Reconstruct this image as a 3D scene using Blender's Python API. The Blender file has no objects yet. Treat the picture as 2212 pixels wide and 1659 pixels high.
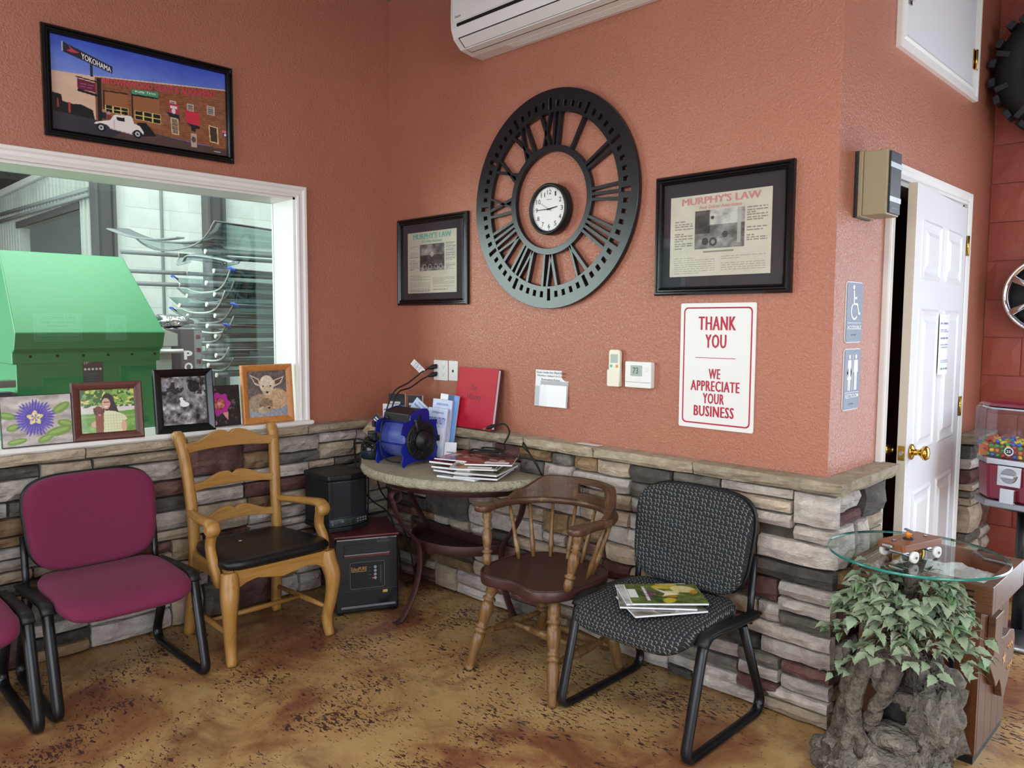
import bpy, bmesh, math, random
import numpy as np
from mathutils import Vector, Matrix, Euler, noise as mnoise
random.seed(7); np.random.seed(7)
PI = math.pi
scene = bpy.context.scene
COL = scene.collection

# ------------------------------------------------------------------ camera
cam_d = bpy.data.cameras.new('camera')
cam_d.sensor_fit = 'HORIZONTAL'; cam_d.sensor_width = 36.0
cam_d.lens = 36.0 * 1670.5 / 2212.0
cam_d.clip_start = 0.05; cam_d.clip_end = 100
cam = bpy.data.objects.new('camera', cam_d); COL.objects.link(cam)
CAMPOS = Vector((3.7257, -2.75, 1.465))
def _cam_matrix(yaw, pitch, roll):
    cy, sy, cp, sp = math.cos(yaw), math.sin(yaw), math.cos(pitch), math.sin(pitch)
    fwd = Vector((-sy * cp, cy * cp, -sp)); right = Vector((cy, sy, 0)); up = right.cross(fwd)
    r2 = math.cos(roll) * right + math.sin(roll) * up
    u2 = -math.sin(roll) * right + math.cos(roll) * up
    m = Matrix((r2, u2, -fwd)).transposed().to_4x4(); m.translation = CAMPOS
    return m
cam.matrix_world = _cam_matrix(math.radians(44.673), math.radians(4.529), math.radians(0.295))
scene.camera = cam

# ------------------------------------------------------------------ world, lights, exposure
vs = scene.view_settings
vs.view_transform = 'Standard'; vs.look = 'None'; vs.gamma = 1.0; vs.use_curve_mapping = False
vs.exposure = 0.10
scene.cycles.max_bounces = 6; scene.cycles.diffuse_bounces = 3; scene.cycles.glossy_bounces = 3
scene.cycles.use_adaptive_sampling = True; scene.cycles.adaptive_threshold = 0.06; scene.cycles.adaptive_min_samples = 12
scene.cycles.transmission_bounces = 5; scene.cycles.transparent_max_bounces = 10
scene.cycles.caustics_reflective = False; scene.cycles.caustics_refractive = False
scene.cycles.sample_clamp_indirect = 6.0
world = bpy.data.worlds.new('daylight_sky'); scene.world = world; world.use_nodes = True
_bg = world.node_tree.nodes['Background']; _bg.inputs[0].default_value = (0.80, 0.90, 1.0, 1); _bg.inputs[1].default_value = 1.2
def area_light(name, loc, direction, sx, sy, power, color):
    d = bpy.data.lights.new(name, 'AREA'); d.shape = 'RECTANGLE'; d.size = sx; d.size_y = sy
    d.energy = power; d.color = color
    o = bpy.data.objects.new(name, d); COL.objects.link(o); o.location = loc
    o.rotation_euler = Vector(direction).to_track_quat('-Z', 'Y').to_euler()
    return o
# daylight through the storefront windows behind and beside the camera, and through the glazed entrance
area_light('daylight_front_windows', (2.6, -6.42, 1.45), (0, 1, -0.28), 4.4, 1.9, 118, (0.76, 0.88, 1.0))
area_light('daylight_side_windows', (7.12, -3.3, 1.5), (-1, 0, -0.25), 3.9, 1.9, 128, (0.76, 0.88, 1.0))
area_light('daylight_entrance', (4.35, 1.86, 1.25), (-0.1, -1, -0.1), 1.9, 2.2, 70, (0.74, 0.87, 1.0))
# fluorescent ceiling fixtures of the waiting room (bodies built below)
CEIL_Z = 3.29
FIXTURES = [(3.3, -2.35), (2.4, -4.6), (5.3, -1.75), (5.3, -4.6)]
for _i, (_x, _y) in enumerate(FIXTURES):
    area_light('fluorescent_light', (_x, _y, CEIL_Z - 0.075), (0, 0, -1), 0.55, 1.15, 31, (0.93, 0.97, 1.0))
area_light('garage_fill_light', (-1.3, -1.2, 4.8), (-0.75, 0.25, -0.8), 3.0, 3.0, 470, (0.95, 1.0, 1.0))  # unseen overhead lamp, added and tilted to brighten the garage block wall
area_light('garage_door_daylight', (-3.4, -5.0, 1.9), (0.1, 1, 0.0), 3.4, 3.0, 460, (0.93, 0.98, 1.0))

# ------------------------------------------------------------------ materials
def lin(c):
    if isinstance(c, str):
        c = [int(c[i:i + 2], 16) / 255 for i in (0, 2, 4)]
    return tuple((x / 12.92 if x <= 0.04045 else ((x + 0.055) / 1.055) ** 2.4) for x in c[:3])
def lin4(c): return (*lin(c), 1.0)
MATS = {}
def _new(name):
    m = bpy.data.materials.new(name); m.use_nodes = True
    nt = m.node_tree; b = nt.nodes['Principled BSDF']
    MATS[name] = m
    return m, nt, b
def N(nt, t, **kw):
    n = nt.nodes.new(t)
    for k, v in kw.items():
        if k in ('op', 'operation'): n.operation = v
        elif k == 'blend': n.blend_type = v
        elif k == 'dtype': n.data_type = v
        else: n.inputs[k].default_value = v
    return n
def mixc(nt, fac, a, b, blend='MIX'):
    n = nt.nodes.new('ShaderNodeMix'); n.data_type = 'RGBA'; n.blend_type = blend
    for idx, val in ((0, fac), (6, a), (7, b)):
        if isinstance(val, (int, float)): n.inputs[idx].default_value = val
        elif isinstance(val, tuple): n.inputs[idx].default_value = val
        else: nt.links.new(val, n.inputs[idx])
    return n.outputs[2]
def ramp(nt, fac, stops):
    n = nt.nodes.new('ShaderNodeValToRGB'); cr = n.color_ramp
    while len(cr.elements) < len(stops): cr.elements.new(0.5)
    for e, (p, c) in zip(cr.elements, stops):
        e.position = p; e.color = c if isinstance(c, tuple) and len(c) == 4 else lin4(c)
    nt.links.new(fac, n.inputs[0]); return n.outputs[0]
def coords(nt, scale=(1, 1, 1), rnd=False, kind='Object', rot=(0, 0, 0)):
    tc = nt.nodes.new('ShaderNodeTexCoord'); mp = nt.nodes.new('ShaderNodeMapping')
    mp.inputs['Scale'].default_value = scale; mp.inputs['Rotation'].default_value = rot
    nt.links.new(tc.outputs[kind], mp.inputs[0])
    if rnd:
        oi = nt.nodes.new('ShaderNodeObjectInfo'); mu = N(nt, 'ShaderNodeMath', op='MULTIPLY'); mu.inputs[1].default_value = 37.0
        nt.links.new(oi.outputs['Random'], mu.inputs[0])
        cb = nt.nodes.new('ShaderNodeCombineXYZ'); nt.links.new(mu.outputs[0], cb.inputs[0]); nt.links.new(mu.outputs[0], cb.inputs[2])
        nt.links.new(cb.outputs[0], mp.inputs['Location'])
    return mp.outputs[0]
def noise(nt, vec, scale, detail=4, rough=0.55, dist=0.0):
    n = N(nt, 'ShaderNodeTexNoise', Scale=scale, Detail=detail, Roughness=rough, Distortion=dist)
    nt.links.new(vec, n.inputs['Vector']); return n.outputs['Fac']
def bump(nt, b, h, strength, dist=0.01):
    n = N(nt, 'ShaderNodeBump', Strength=strength, Distance=dist)
    nt.links.new(h, n.inputs['Height']); nt.links.new(n.outputs[0], b.inputs['Normal'])
def mat(name, c, rough=0.5, metal=0.0, spec=0.5, var=None, bmp=None, coat=0.0, rnd=False, emit=0.0, trans=0.0, ior=1.45):
    """var=(colour2, scale[, stretch]); bmp=(scale, strength, distance)"""
    m, nt, b = _new(name)
    b.inputs['Base Color'].default_value = lin4(c); b.inputs['Roughness'].default_value = rough
    b.inputs['Metallic'].default_value = metal; b.inputs['Specular IOR Level'].default_value = spec
    b.inputs['Coat Weight'].default_value = coat; b.inputs['Coat Roughness'].default_value = 0.15
    b.inputs['Transmission Weight'].default_value = trans; b.inputs['IOR'].default_value = ior
    if emit: b.inputs['Emission Color'].default_value = lin4(c); b.inputs['Emission Strength'].default_value = emit
    if var or bmp:
        v = coords(nt, var[2] if var and len(var) > 2 else (1, 1, 1), rnd)
        if var:
            f = noise(nt, v, var[1], 5, 0.6)
            nt.links.new(ramp(nt, f, [(0.32, c), (0.68, var[0])]), b.inputs['Base Color'])
        if bmp:
            bump(nt, b, noise(nt, v, bmp[0], 3, 0.6), bmp[1], bmp[2] if len(bmp) > 2 else 0.003)
    return m
def wood(name, c1, c2, axis=0, rough=0.4, scale=9, coat=0.0, wear=None):
    m, nt, b = _new(name)
    st = [7, 7, 7]; st[axis] = 0.7
    v = coords(nt, tuple(st), True)
    f = noise(nt, v, scale, 6, 0.65, 0.6)
    col = ramp(nt, f, [(0.3, c1), (0.52, c2), (0.72, c1)])
    if wear:
        wv = coords(nt, (1, 1, 1), True); wf = noise(nt, wv, 9, 6, 0.7)
        col = mixc(nt, ramp(nt, wf, [(0.55, (0, 0, 0, 1)), (0.66, (1, 1, 1, 1))]), col, lin4(wear))
    nt.links.new(col, b.inputs['Base Color'])
    b.inputs['Roughness'].default_value = rough; b.inputs['Coat Weight'].default_value = coat; b.inputs['Coat Roughness'].default_value = 0.2
    bump(nt, b, f, 0.12, 0.001)
    return m
def vcol_mat(name, rough=0.5, coat=0.0):
    m, nt, b = _new(name)
    a = nt.nodes.new('ShaderNodeAttribute'); a.attribute_name = 'print'
    nt.links.new(a.outputs['Color'], b.inputs['Base Color'])
    b.inputs['Roughness'].default_value = rough; b.inputs['Coat Weight'].default_value = coat
    return m

def m_wall():
    m, nt, b = _new('terracotta_paint')
    v = coords(nt)
    big = noise(nt, v, 1.3, 3)
    nt.links.new(ramp(nt, big, [(0.3, 'AA6A53'), (0.7, 'B2725B')]), b.inputs['Base Color'])
    b.inputs['Roughness'].default_value = 0.33; b.inputs['Specular IOR Level'].default_value = 0.55
    n1 = noise(nt, v, 95, 3, 0.6, 0.7)
    bump(nt, b, n1, 0.75, 0.007)
    return m
m_wall()
def m_block():
    m, nt, b = _new('painted_block')
    v = coords(nt, rnd=True)
    nt.links.new(ramp(nt, noise(nt, v, 3, 4), [(0.3, '9A4A3C'), (0.7, 'A85644')]), b.inputs['Base Color'])
    b.inputs['Roughness'].default_value = 0.5
    bump(nt, b, noise(nt, v, 40, 5, 0.7), 0.5, 0.006)
m_block()
def m_stone(name, c1, c2, c3):
    m, nt, b = _new(name)
    v = coords(nt, (1, 1, 1.0), True)
    f = noise(nt, v, 7, 5, 0.65, 0.8)
    col = ramp(nt, f, [(0.28, c1), (0.5, c2), (0.75, c3)])
    f2 = noise(nt, v, 38, 5, 0.7)
    col = mixc(nt, 0.35, col, ramp(nt, f2, [(0.3, (0.35, 0.33, 0.31, 1)), (0.65, (1, 1, 1, 1))]), 'MULTIPLY')
    oi = nt.nodes.new('ShaderNodeObjectInfo')
    hs = nt.nodes.new('ShaderNodeHueSaturation')
    mr = nt.nodes.new('ShaderNodeMapRange'); mr.inputs[3].default_value = 0.78; mr.inputs[4].default_value = 1.15
    nt.links.new(oi.outputs['Random'], mr.inputs[0]); nt.links.new(mr.outputs[0], hs.inputs['Value'])
    nt.links.new(col, hs.inputs['Color']); nt.links.new(hs.outputs[0], b.inputs['Base Color'])
    b.inputs['Roughness'].default_value = 0.85; b.inputs['Specular IOR Level'].default_value = 0.25
    v2 = coords(nt, (1, 1, 2.2), True)
    h1 = noise(nt, v2, 16, 6, 0.72, 0.5)
    bump(nt, b, h1, 0.9, 0.028)
    return m
m_stone('stone_cream', 'BAABA0', 'DACDC2', 'E6DCD2')
m_stone('stone_tan', 'AC977F', 'CCB8A0', 'D8C8B4')
m_stone('stone_ochre', '86684A', 'A98A66', 'B9A080')
m_stone('stone_grey', '605A54', '7C756C', '9C9388')
m_stone('stone_dark', '4A4642', '625C57', '7A7269')
m_stone('stone_maroon', '62443F', '7E5954', '98776E')
m_stone('stone_cap', 'A6967E', 'C2B298', 'D0C2AA')
mat('mortar', '4A423B', 0.95, var=('5C534A', 30), bmp=(60, 0.6, 0.004))
def m_floor():
    m, nt, b = _new('stained_concrete')
    v = coords(nt)
    big = noise(nt, v, 1.6, 5, 0.6, 0.7)
    col = ramp(nt, big, [(0.30, '643D29'), (0.41, '88593B'), (0.50, 'AA8454'), (0.62, 'B99864'), (0.78, '935F40')])
    rustn = noise(nt, coords(nt, (1, 1, 1), rot=(0, 0, 1.0)), 2.7, 6, 0.65, 1.0)
    col = mixc(nt, ramp(nt, rustn, [(0.5, (0, 0, 0, 1)), (0.7, (.75, .75, .75, 1))]), col, lin4('683A28'))
    # scattered dark flecks, stretched along one direction
    vf = coords(nt, (1.0, 2.3, 1), rot=(0, 0, 0.75))
    fl = noise(nt, vf, 34, 4, 0.62, 0.9)
    msk = noise(nt, v, 3.0, 4, 0.6, 0.4)
    fm = N(nt, 'ShaderNodeMath', op='MULTIPLY_ADD'); fm.inputs[1].default_value = 0.5
    nt.links.new(msk, fm.inputs[0]); nt.links.new(fl, fm.inputs[2])
    fleck = ramp(nt, fm.outputs[0], [(0.838, (0, 0, 0, 1)), (0.862, (1, 1, 1, 1))])
    col = mixc(nt, fleck, col, lin4('492F2B'))
    # a few pale cracks
    vo = nt.nodes.new('ShaderNodeTexVoronoi'); vo.feature = 'DISTANCE_TO_EDGE'; vo.inputs['Scale'].default_value = 1.7
    wv = nt.nodes.new('ShaderNodeVectorMath'); wv.operation = 'ADD'
    nz = N(nt, 'ShaderNodeTexNoise', Scale=2.6, Detail=5); nt.links.new(v, nz.inputs['Vector'])
    sc = nt.nodes.new('ShaderNodeVectorMath'); sc.operation = 'SCALE'; sc.inputs['Scale'].default_value = 0.7
    nt.links.new(nz.outputs['Color'], sc.inputs[0]); nt.links.new(v, wv.inputs[0]); nt.links.new(sc.outputs[0], wv.inputs[1])
    nt.links.new(wv.outputs[0], vo.inputs['Vector'])
    ck = ramp(nt, vo.outputs['Distance'], [(0.003, (1, 1, 1, 1)), (0.008, (0, 0, 0, 1))])
    cm = noise(nt, v, 2.1, 3); ckm = mixc(nt, 1.0, ck, ramp(nt, cm, [(0.55, (0, 0, 0, 1)), (0.62, (.7, .7, .7, 1))]), 'MULTIPLY')
    col = mixc(nt, ckm, col, lin4('857A74'))
    nt.links.new(col, b.inputs['Base Color'])
    rr = nt.nodes.new('ShaderNodeMapRange'); rr.inputs[3].default_value = 0.26; rr.inputs[4].default_value = 0.5
    nt.links.new(noise(nt, v, 6, 4), rr.inputs[0]); nt.links.new(rr.outputs[0], b.inputs['Roughness'])
    bump(nt, b, fleck, -0.15, 0.004)
m_floor()
def m_weave(name, c1, c2, scale):
    """upholstery: small repeated motif on a ground colour"""
    m, nt, b = _new(name)
    v = coords(nt, kind='UV')
    w = nt.nodes.new('ShaderNodeTexVoronoi'); w.voronoi_dimensions = '2D'; w.inputs['Scale'].default_value = scale; w.inputs['Randomness'].default_value = 0.12
    nt.links.new(v, w.inputs['Vector'])
    f = ramp(nt, w.outputs['Distance'], [(0.30, (0, 0, 0, 1)), (0.38, (1, 1, 1, 1)), (0.47, (1, 1, 1, 1)), (0.53, (0, 0, 0, 1))])
    col = mixc(nt, f, lin4(c1), lin4(c2))
    nt.links.new(col, b.inputs['Base Color'])
    b.inputs['Roughness'].default_value = 0.9; b.inputs['Specular IOR Level'].default_value = 0.15
    b.inputs['Sheen Weight'].default_value = 0.06
    bump(nt, b, noise(nt, v, 400, 2), 0.35, 0.001)
def m_crescent(name):
    """charcoal fabric with pale crescents"""
    m, nt, b = _new(name)
    v = coords(nt, (60, 60, 60), kind='UV')
    def cell(off):
        a = nt.nodes.new('ShaderNodeVectorMath'); a.operation = 'ADD'; a.inputs[1].default_value = off
        nt.links.new(v, a.inputs[0])
        w = nt.nodes.new('ShaderNodeTexVoronoi'); w.voronoi_dimensions = '2D'; w.inputs['Scale'].default_value = 1.0; w.inputs['Randomness'].default_value = 0.30
        nt.links.new(a.outputs[0], w.inputs['Vector']); return w.outputs['Distance']
    d1 = ramp(nt, cell((0, 0, 0)), [(0.36, (1, 1, 1, 1)), (0.42, (0, 0, 0, 1))])
    d2 = ramp(nt, cell((0.17, 0.12, 0)), [(0.36, (0, 0, 0, 1)), (0.42, (1, 1, 1, 1))])
    f = mixc(nt, 1.0, d1, d2, 'MULTIPLY')
    nt.links.new(mixc(nt, f, lin4('2B2D30'), lin4('83827B')), b.inputs['Base Color'])
    b.inputs['Roughness'].default_value = 0.9; b.inputs['Specular IOR Level'].default_value = 0.15
    bump(nt, b, noise(nt, coords(nt), 500, 2), 0.3, 0.001)
m_weave('burgundy_fabric', '6A2440', '7C3350', 110)
m_crescent('charcoal_fabric')
mat('black_metal', '101114', 0.32, 0.0, 0.6)
mat('black_plastic', '17181A', 0.45)
mat('black_gloss', '0C0C0E', 0.18)
mat('soft_black', '121214', 0.6)
mat('black_leather', '121215', 0.38, bmp=(140, 0.3, 0.001))
mat('brown_vinyl', '3E2522', 0.36, var=('4C2E29', 6), bmp=(90, 0.2, 0.001))
wood('honey_oak', '94682F', 'AC8044', 2, 0.38, 5)
wood('honey_oak_side', '94682F', 'AC8044', 0, 0.38, 5)
wood('captain_oak', '5C3E24', '7E5C36', 2, 0.36, 7, wear='9C8058')
wood('captain_top', '40291D', '573A29', 0, 0.36, 6, wear='806344')
wood('cabinet_wood', '452512', '64391C', 2, 0.38, 5)
wood('cabinet_trim', '4A2E1C', '6C4830', 0, 0.38, 5)
wood('cherry_frame', '4A241C', '5E3024', 0, 0.4, 6)
wood('orange_pine', 'B06C34', 'C88646', 0, 0.4, 6)
wood('walnut', '6A3C22', '865030', 0, 0.4, 5)
mat('jug_liquid', '6E7C86', 0.4)
mat('cherry_laminate', '4E1C22', 0.35, var=('5C262A', 5))
mat('rust_iron', '3E2422', 0.5, 0.3, var=('4C2E2A', 9), bmp=(60, 0.15, 0.001))
mat('white_trim', 'E6E2DC', 0.35, var=('EAE7E2', 3))
mat('white_plastic', 'E4E2DE', 0.4)
mat('ivory_plastic', 'E4DEC8', 0.4)
mat('white_paper', 'E8E8EA', 0.7)
mat('cream_paper', 'D8D0B8', 0.6, var=('C8BFA4', 6))
mat('beige_plastic', '968869', 0.45)
mat('door_white', 'E6E4E6', 0.32)
mat('door_edge', 'C8BDAA', 0.5)
mat('brass', 'C8A24C', 0.18, 1.0)
mat('chrome', 'D0D2D4', 0.12, 1.0)
mat('steel', '9A9CA0', 0.3, 1.0)
mat('dark_grey', '3A3C40', 0.45)
mat('mid_grey', '6A6D70', 0.5)
mat('lcd', '9AA49A', 0.3)
mat('lcd_dark', '3A423C', 0.3)
mat('ink_black', '141414', 0.6)
mat('ink_grey', '5A5A5A', 0.6)
mat('ink_red', 'B01F3C', 0.5)
mat('ink_white', 'F0F0F0', 0.5)
mat('ink_teal', '5FBFA4', 0.6)
mat('ink_pink', 'D98C86', 0.6)
mat('ink_blue', '4C6CB0', 0.6)
mat('ink_gold', 'C89A58', 0.4)
mat('red_cover', 'AE142C', 0.5, spec=0.3, var=('B81E34', 5), bmp=(200, 0.1, 0.0005))
mat('maroon_edge', '5A1420', 0.5)
mat('blower_blue', '0E1878', 0.33, var=('15228C', 7))
mat('blower_drum', '1C2A8E', 0.42, var=('6670A4', 4))
mat('sign_grey', '6E7488', 0.4)
mat('clock_black', '15171C', 0.3, 0.0, 0.6)
mat('mat_board', '2E3038', 0.8)
mat('tyre_rubber', '17181A', 0.7, bmp=(40, 0.2, 0.002))
mat('rubber_lug', '24262A', 0.6)
mat('candy_red', '7A0A2E', 0.2, coat=0.5)
mat('rock', '544E46', 0.9, var=('928A7C', 13), bmp=(26, 1.0, 0.035))
mat('bark', '463F37', 0.95, var=('82786A', 22), bmp=(45, 1.0, 0.03))
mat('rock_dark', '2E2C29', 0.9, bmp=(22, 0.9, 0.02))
for _n, _c, _d in (('leaf_sage', '7E8F70', '94A286'), ('leaf_green', '5C7E54', '7C9A6C'), ('leaf_dusty', '93997F', 'A9AC96')):
    mat(_n, _c, 0.75, var=(_d, 30))
mat('twig', '4A4030', 0.9)
mat('garage_white', 'DADCD8', 0.8, var=('CCCFCA', 1.5))
mat('garage_metal', 'A9ADA8', 0.6, var=('B9BDB8', 2))
mat('garage_post', '4E5052', 0.6)
mat('garage_dark', '1E2022', 0.8)
mat('machine_green', '3C8A5C', 0.4)
mat('machine_green_dark', '3A8A5A', 0.45)
mat('shop_grey', '7C8082', 0.6)
mat('box_dark', '55575C', 0.7)
mat('blue_tape', '2C5FC8', 0.5)
mat('cardboard', '8A7048', 0.85)
mat('ceiling_paint', '8E8A86', 0.9)
mat('fixture_white', 'E8E8E8', 0.5)
mat('diffuser', 'FFF4E8', 0.5, emit=2.5)
mat('led_red', 'FF2040', 0.4, emit=2.0)
mat('table_stone', '9A937C', 0.75, var=('ACA58E', 10), bmp=(70, 0.6, 0.006))
mat('table_stone_edge', '989078', 0.85, var=('B4AD96', 22), bmp=(55, 1.0, 0.02))
mat('plastic_bag', 'D8D6D4', 0.35, bmp=(14, 0.8, 0.02))
mat('fastener_tape', 'C4C8D0', 0.3)
mat('orange_knob', 'D8842C', 0.4)
def m_glass(name, tint, rough=0.0, refl=0.10, alpha_tint=0.92):
    """thin pane: mostly see-through, with a mirror-like share"""
    m = bpy.data.materials.new(name); m.use_nodes = True; nt = m.node_tree; nt.nodes.clear(); MATS[name] = m
    o = nt.nodes.new('ShaderNodeOutputMaterial'); t = nt.nodes.new('ShaderNodeBsdfTransparent'); g = nt.nodes.new('ShaderNodeBsdfGlossy')
    t.inputs[0].default_value = (*lin(tint), 1); g.inputs['Roughness'].default_value = rough
    lw = nt.nodes.new('ShaderNodeLayerWeight'); lw.inputs['Blend'].default_value = 0.5
    pw = N(nt, 'ShaderNodeMath', op='POWER'); pw.inputs[1].default_value = 4.0; nt.links.new(lw.outputs['Facing'], pw.inputs[0])
    ad = N(nt, 'ShaderNodeMath', op='MULTIPLY_ADD'); ad.inputs[1].default_value = 0.8; ad.inputs[2].default_value = refl; ad.use_clamp = True
    nt.links.new(pw.outputs[0], ad.inputs[0])
    mx = nt.nodes.new('ShaderNodeMixShader'); nt.links.new(ad.outputs[0], mx.inputs[0])
    nt.links.new(t.outputs[0], mx.inputs[1]); nt.links.new(g.outputs[0], mx.inputs[2]); nt.links.new(mx.outputs[0], o.inputs[0])
m_glass('window_glass', 'EEF6F2', 0.0, 0.06)
m_glass('clear_plastic', 'F0F4F6', 0.02, 0.04)
m_glass('smoke_plastic', '9AA6B0', 0.05, 0.04)
m_glass('table_glass', 'E4F2EC', 0.0, 0.06)
m_glass('windshield_glass', 'B4CCC8', 0.02, 0.14)
m_glass('frame_glass', 'FAFAFA', 0.02, 0.035)
mat('glass_edge', '1E7A70', 0.1, coat=1.0)
vcol_mat('print', 0.45); vcol_mat('print_gloss', 0.22, 0.3)
# ------------------------------------------------------------------ mesh helpers
class MB:
    def __init__(s): s.v = []; s.f = []; s.s = []; s.uv = None
    def add(s, vs_, fs, smooth=False, M=None):
        o = len(s.v)
        for p in vs_:
            p = Vector(p)
            s.v.append(tuple(M @ p if M is not None else p))
        for f in fs: s.f.append([i + o for i in f]); s.s.append(smooth)
        return s
    def box(s, x0, x1, y0, y1, z0, z1, M=None):
        v = [(x, y, z) for x in (x0, x1) for y in (y0, y1) for z in (z0, z1)]
        return s.add(v, [(0, 1, 3, 2), (4, 6, 7, 5), (0, 4, 5, 1), (2, 3, 7, 6), (0, 2, 6, 4), (1, 5, 7, 3)], False, M)
    def obox(s, c, size, rot=(0, 0, 0)):
        M = Matrix.Translation(c) @ Euler(rot).to_matrix().to_4x4()
        a, b, d = size[0] / 2, size[1] / 2, size[2] / 2
        return s.box(-a, a, -b, b, -d, d, M)
    def loft(s, rings, closed_ring=True, caps=True, smooth=True, closed=False):
        n = len(rings[0]); v = [p for r in rings for p in r]; f = []
        m = len(rings)
        for i in range(m if closed else m - 1):
            for j in range(n if closed_ring else n - 1):
                a = i * n + j; b = i * n + (j + 1) % n; i2 = (i + 1) % m
                f.append((a, b, i2 * n + (j + 1) % n, i2 * n + j))
        o = len(s.v); s.add(v, f, smooth)
        if caps and not closed:
            s.f.append([o + j for j in range(n)]); s.s.append(False)
            s.f.append([o + (m - 1) * n + j for j in range(n)][::-1]); s.s.append(False)
        return s
    def tube(s, pts, r, n=10, closed=False, caps=True):
        pts = [Vector(p) for p in pts]; m = len(pts)
        rr = r if isinstance(r, (list, tuple)) else [r] * m
        T = []
        for i in range(m):
            a = pts[(i - 1) % m] if (closed or i > 0) else pts[0]; b = pts[(i + 1) % m] if (closed or i < m - 1) else pts[-1]
            t = (b - a); T.append(t.normalized() if t.length > 1e-9 else Vector((0, 0, 1)))
        u = T[0].orthogonal().normalized(); rings = []
        for i in range(m):
            u = (u - T[i] * u.dot(T[i]))
            u = u.normalized() if u.length > 1e-6 else T[i].orthogonal().normalized()
            w = T[i].cross(u)
            rings.append([pts[i] + (u * math.cos(2 * PI * k / n) + w * math.sin(2 * PI * k / n)) * rr[i] for k in range(n)])
        return s.loft(rings, True, caps, True, closed)
    def strip(s, pts, wdir, w, t, closed=False, caps=True, rnd=0.35, smooth=True):
        """sweep a rounded rectangle: width w along the fixed direction wdir, thickness t across; w, t scalar or lists"""
        pts = [Vector(p) for p in pts]; m = len(pts); W = Vector(wdir).normalized(); rings = []
        ws = w if isinstance(w, (list, tuple)) else [w] * m; ts = t if isinstance(t, (list, tuple)) else [t] * m
        for i in range(m):
            a = pts[(i - 1) % m] if (closed or i > 0) else pts[0]; b = pts[(i + 1) % m] if (closed or i < m - 1) else pts[-1]
            T = (b - a).normalized(); nrm = T.cross(W).normalized(); hw, ht = ws[i] / 2, ts[i] / 2; q = min(hw, ht) * rnd * 2
            q = min(q, hw * 0.98, ht * 0.98)
            prof = [(hw, ht - q), (hw - q, ht), (-hw + q, ht), (-hw, ht - q), (-hw, -ht + q), (-hw + q, -ht), (hw - q, -ht), (hw, -ht + q)]
            rings.append([pts[i] + W * x + nrm * y for x, y in prof])
        return s.loft(rings, True, caps, smooth, closed)
    def cyl(s, p0, p1, r0, r1=None, n=16): return s.tube([p0, p1], [r0, r0 if r1 is None else r1], n)
    def lathe(s, prof, p0, p1, n=14, caps=True):
        """prof = [(t along p0-p1 in 0..1, radius)]"""
        p0 = Vector(p0); p1 = Vector(p1); d = p1 - p0; T = d.normalized(); u = T.orthogonal().normalized(); w = T.cross(u)
        rings = [[p0 + d * t + (u * math.cos(2 * PI * k / n) + w * math.sin(2 * PI * k / n)) * max(r, 1e-4) for k in range(n)] for t, r in prof]
        return s.loft(rings, True, caps, True)
    def prism(s, poly, fn, w0, w1, smooth=False):
        """poly in (a, b); fn(a, b, w) -> point"""
        n = len(poly); v = [fn(a, b, w0) for a, b in poly] + [fn(a, b, w1) for a, b in poly]
        f = [list(range(n))[::-1], list(range(n, 2 * n))] + [[i, (i + 1) % n, n + (i + 1) % n, n + i] for i in range(n)]
        return s.add(v, f, smooth)
    def gridsolid(s, us, vs_, keep, fn, w0, w1, wrap=False, smooth=False):
        """solid plate over cells of a (u, v) grid; keep(i, j) tells if a cell is filled"""
        nu, nv = len(us), len(vs_); cu = nu if wrap else nu - 1
        k = lambda i, j: (0 <= j < nv - 1) and (wrap or 0 <= i < nu - 1) and keep(i % cu, j)
        vid = {}
        V = []; F = []
        def vi(i, j, w):
            i = i % nu if wrap else i
            key = (i, j, w)
            if key not in vid: vid[key] = len(V); V.append(fn(us[i], vs_[j], w))
            return vid[key]
        for i in range(cu):
            for j in range(nv - 1):
                if not k(i, j): continue
                F.append((vi(i, j, w1), vi(i + 1, j, w1), vi(i + 1, j + 1, w1), vi(i, j + 1, w1)))
                F.append((vi(i, j, w0), vi(i, j + 1, w0), vi(i + 1, j + 1, w0), vi(i + 1, j, w0)))
                for di, dj, a, b in ((-1, 0, (0, 0), (0, 1)), (1, 0, (1, 0), (1, 1)), (0, -1, (0, 0), (1, 0)), (0, 1, (0, 1), (1, 1))):
                    if not k(i + di, j + dj):
                        F.append((vi(i + a[0], j + a[1], w0), vi(i + b[0], j + b[1], w0), vi(i + b[0], j + b[1], w1), vi(i + a[0], j + a[1], w1)))
        return s.add(V, F, smooth)
    def pad(s, hw, hd, t, n=3.2, bulge=0.4, fn=None, nr=40, edge=0.5):
        """upholstered pad: superellipse plan hw x hd, thickness t, z from 0 to t (+bulge)"""
        prof = [(0.86, 0.0), (0.95, 0.06), (1.0, 0.32), (1.0, 0.62), (0.965, 0.86), (0.9, 0.97), (0.75, 1.03), (0.5, 1.08), (0.25, 1.1)]
        rings = []; s.uv = []
        for r, h in prof:
            ring = []
            for k in range(nr):
                a = 2 * PI * k / nr; c, q = math.cos(a), math.sin(a)
                x = math.copysign(abs(c) ** (2 / n), c) * hw * r; y = math.copysign(abs(q) ** (2 / n), q) * hd * r
                z = t * (h if h <= 1 else 1 + (h - 1) * bulge * 10)
                s.uv.append((x, y + math.copysign(t - z, y) * (h < .97))); p = Vector((x, y, z)); ring.append(fn(p) if fn else p)
            rings.append(ring)
        return s.loft(rings, True, True, True)
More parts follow.
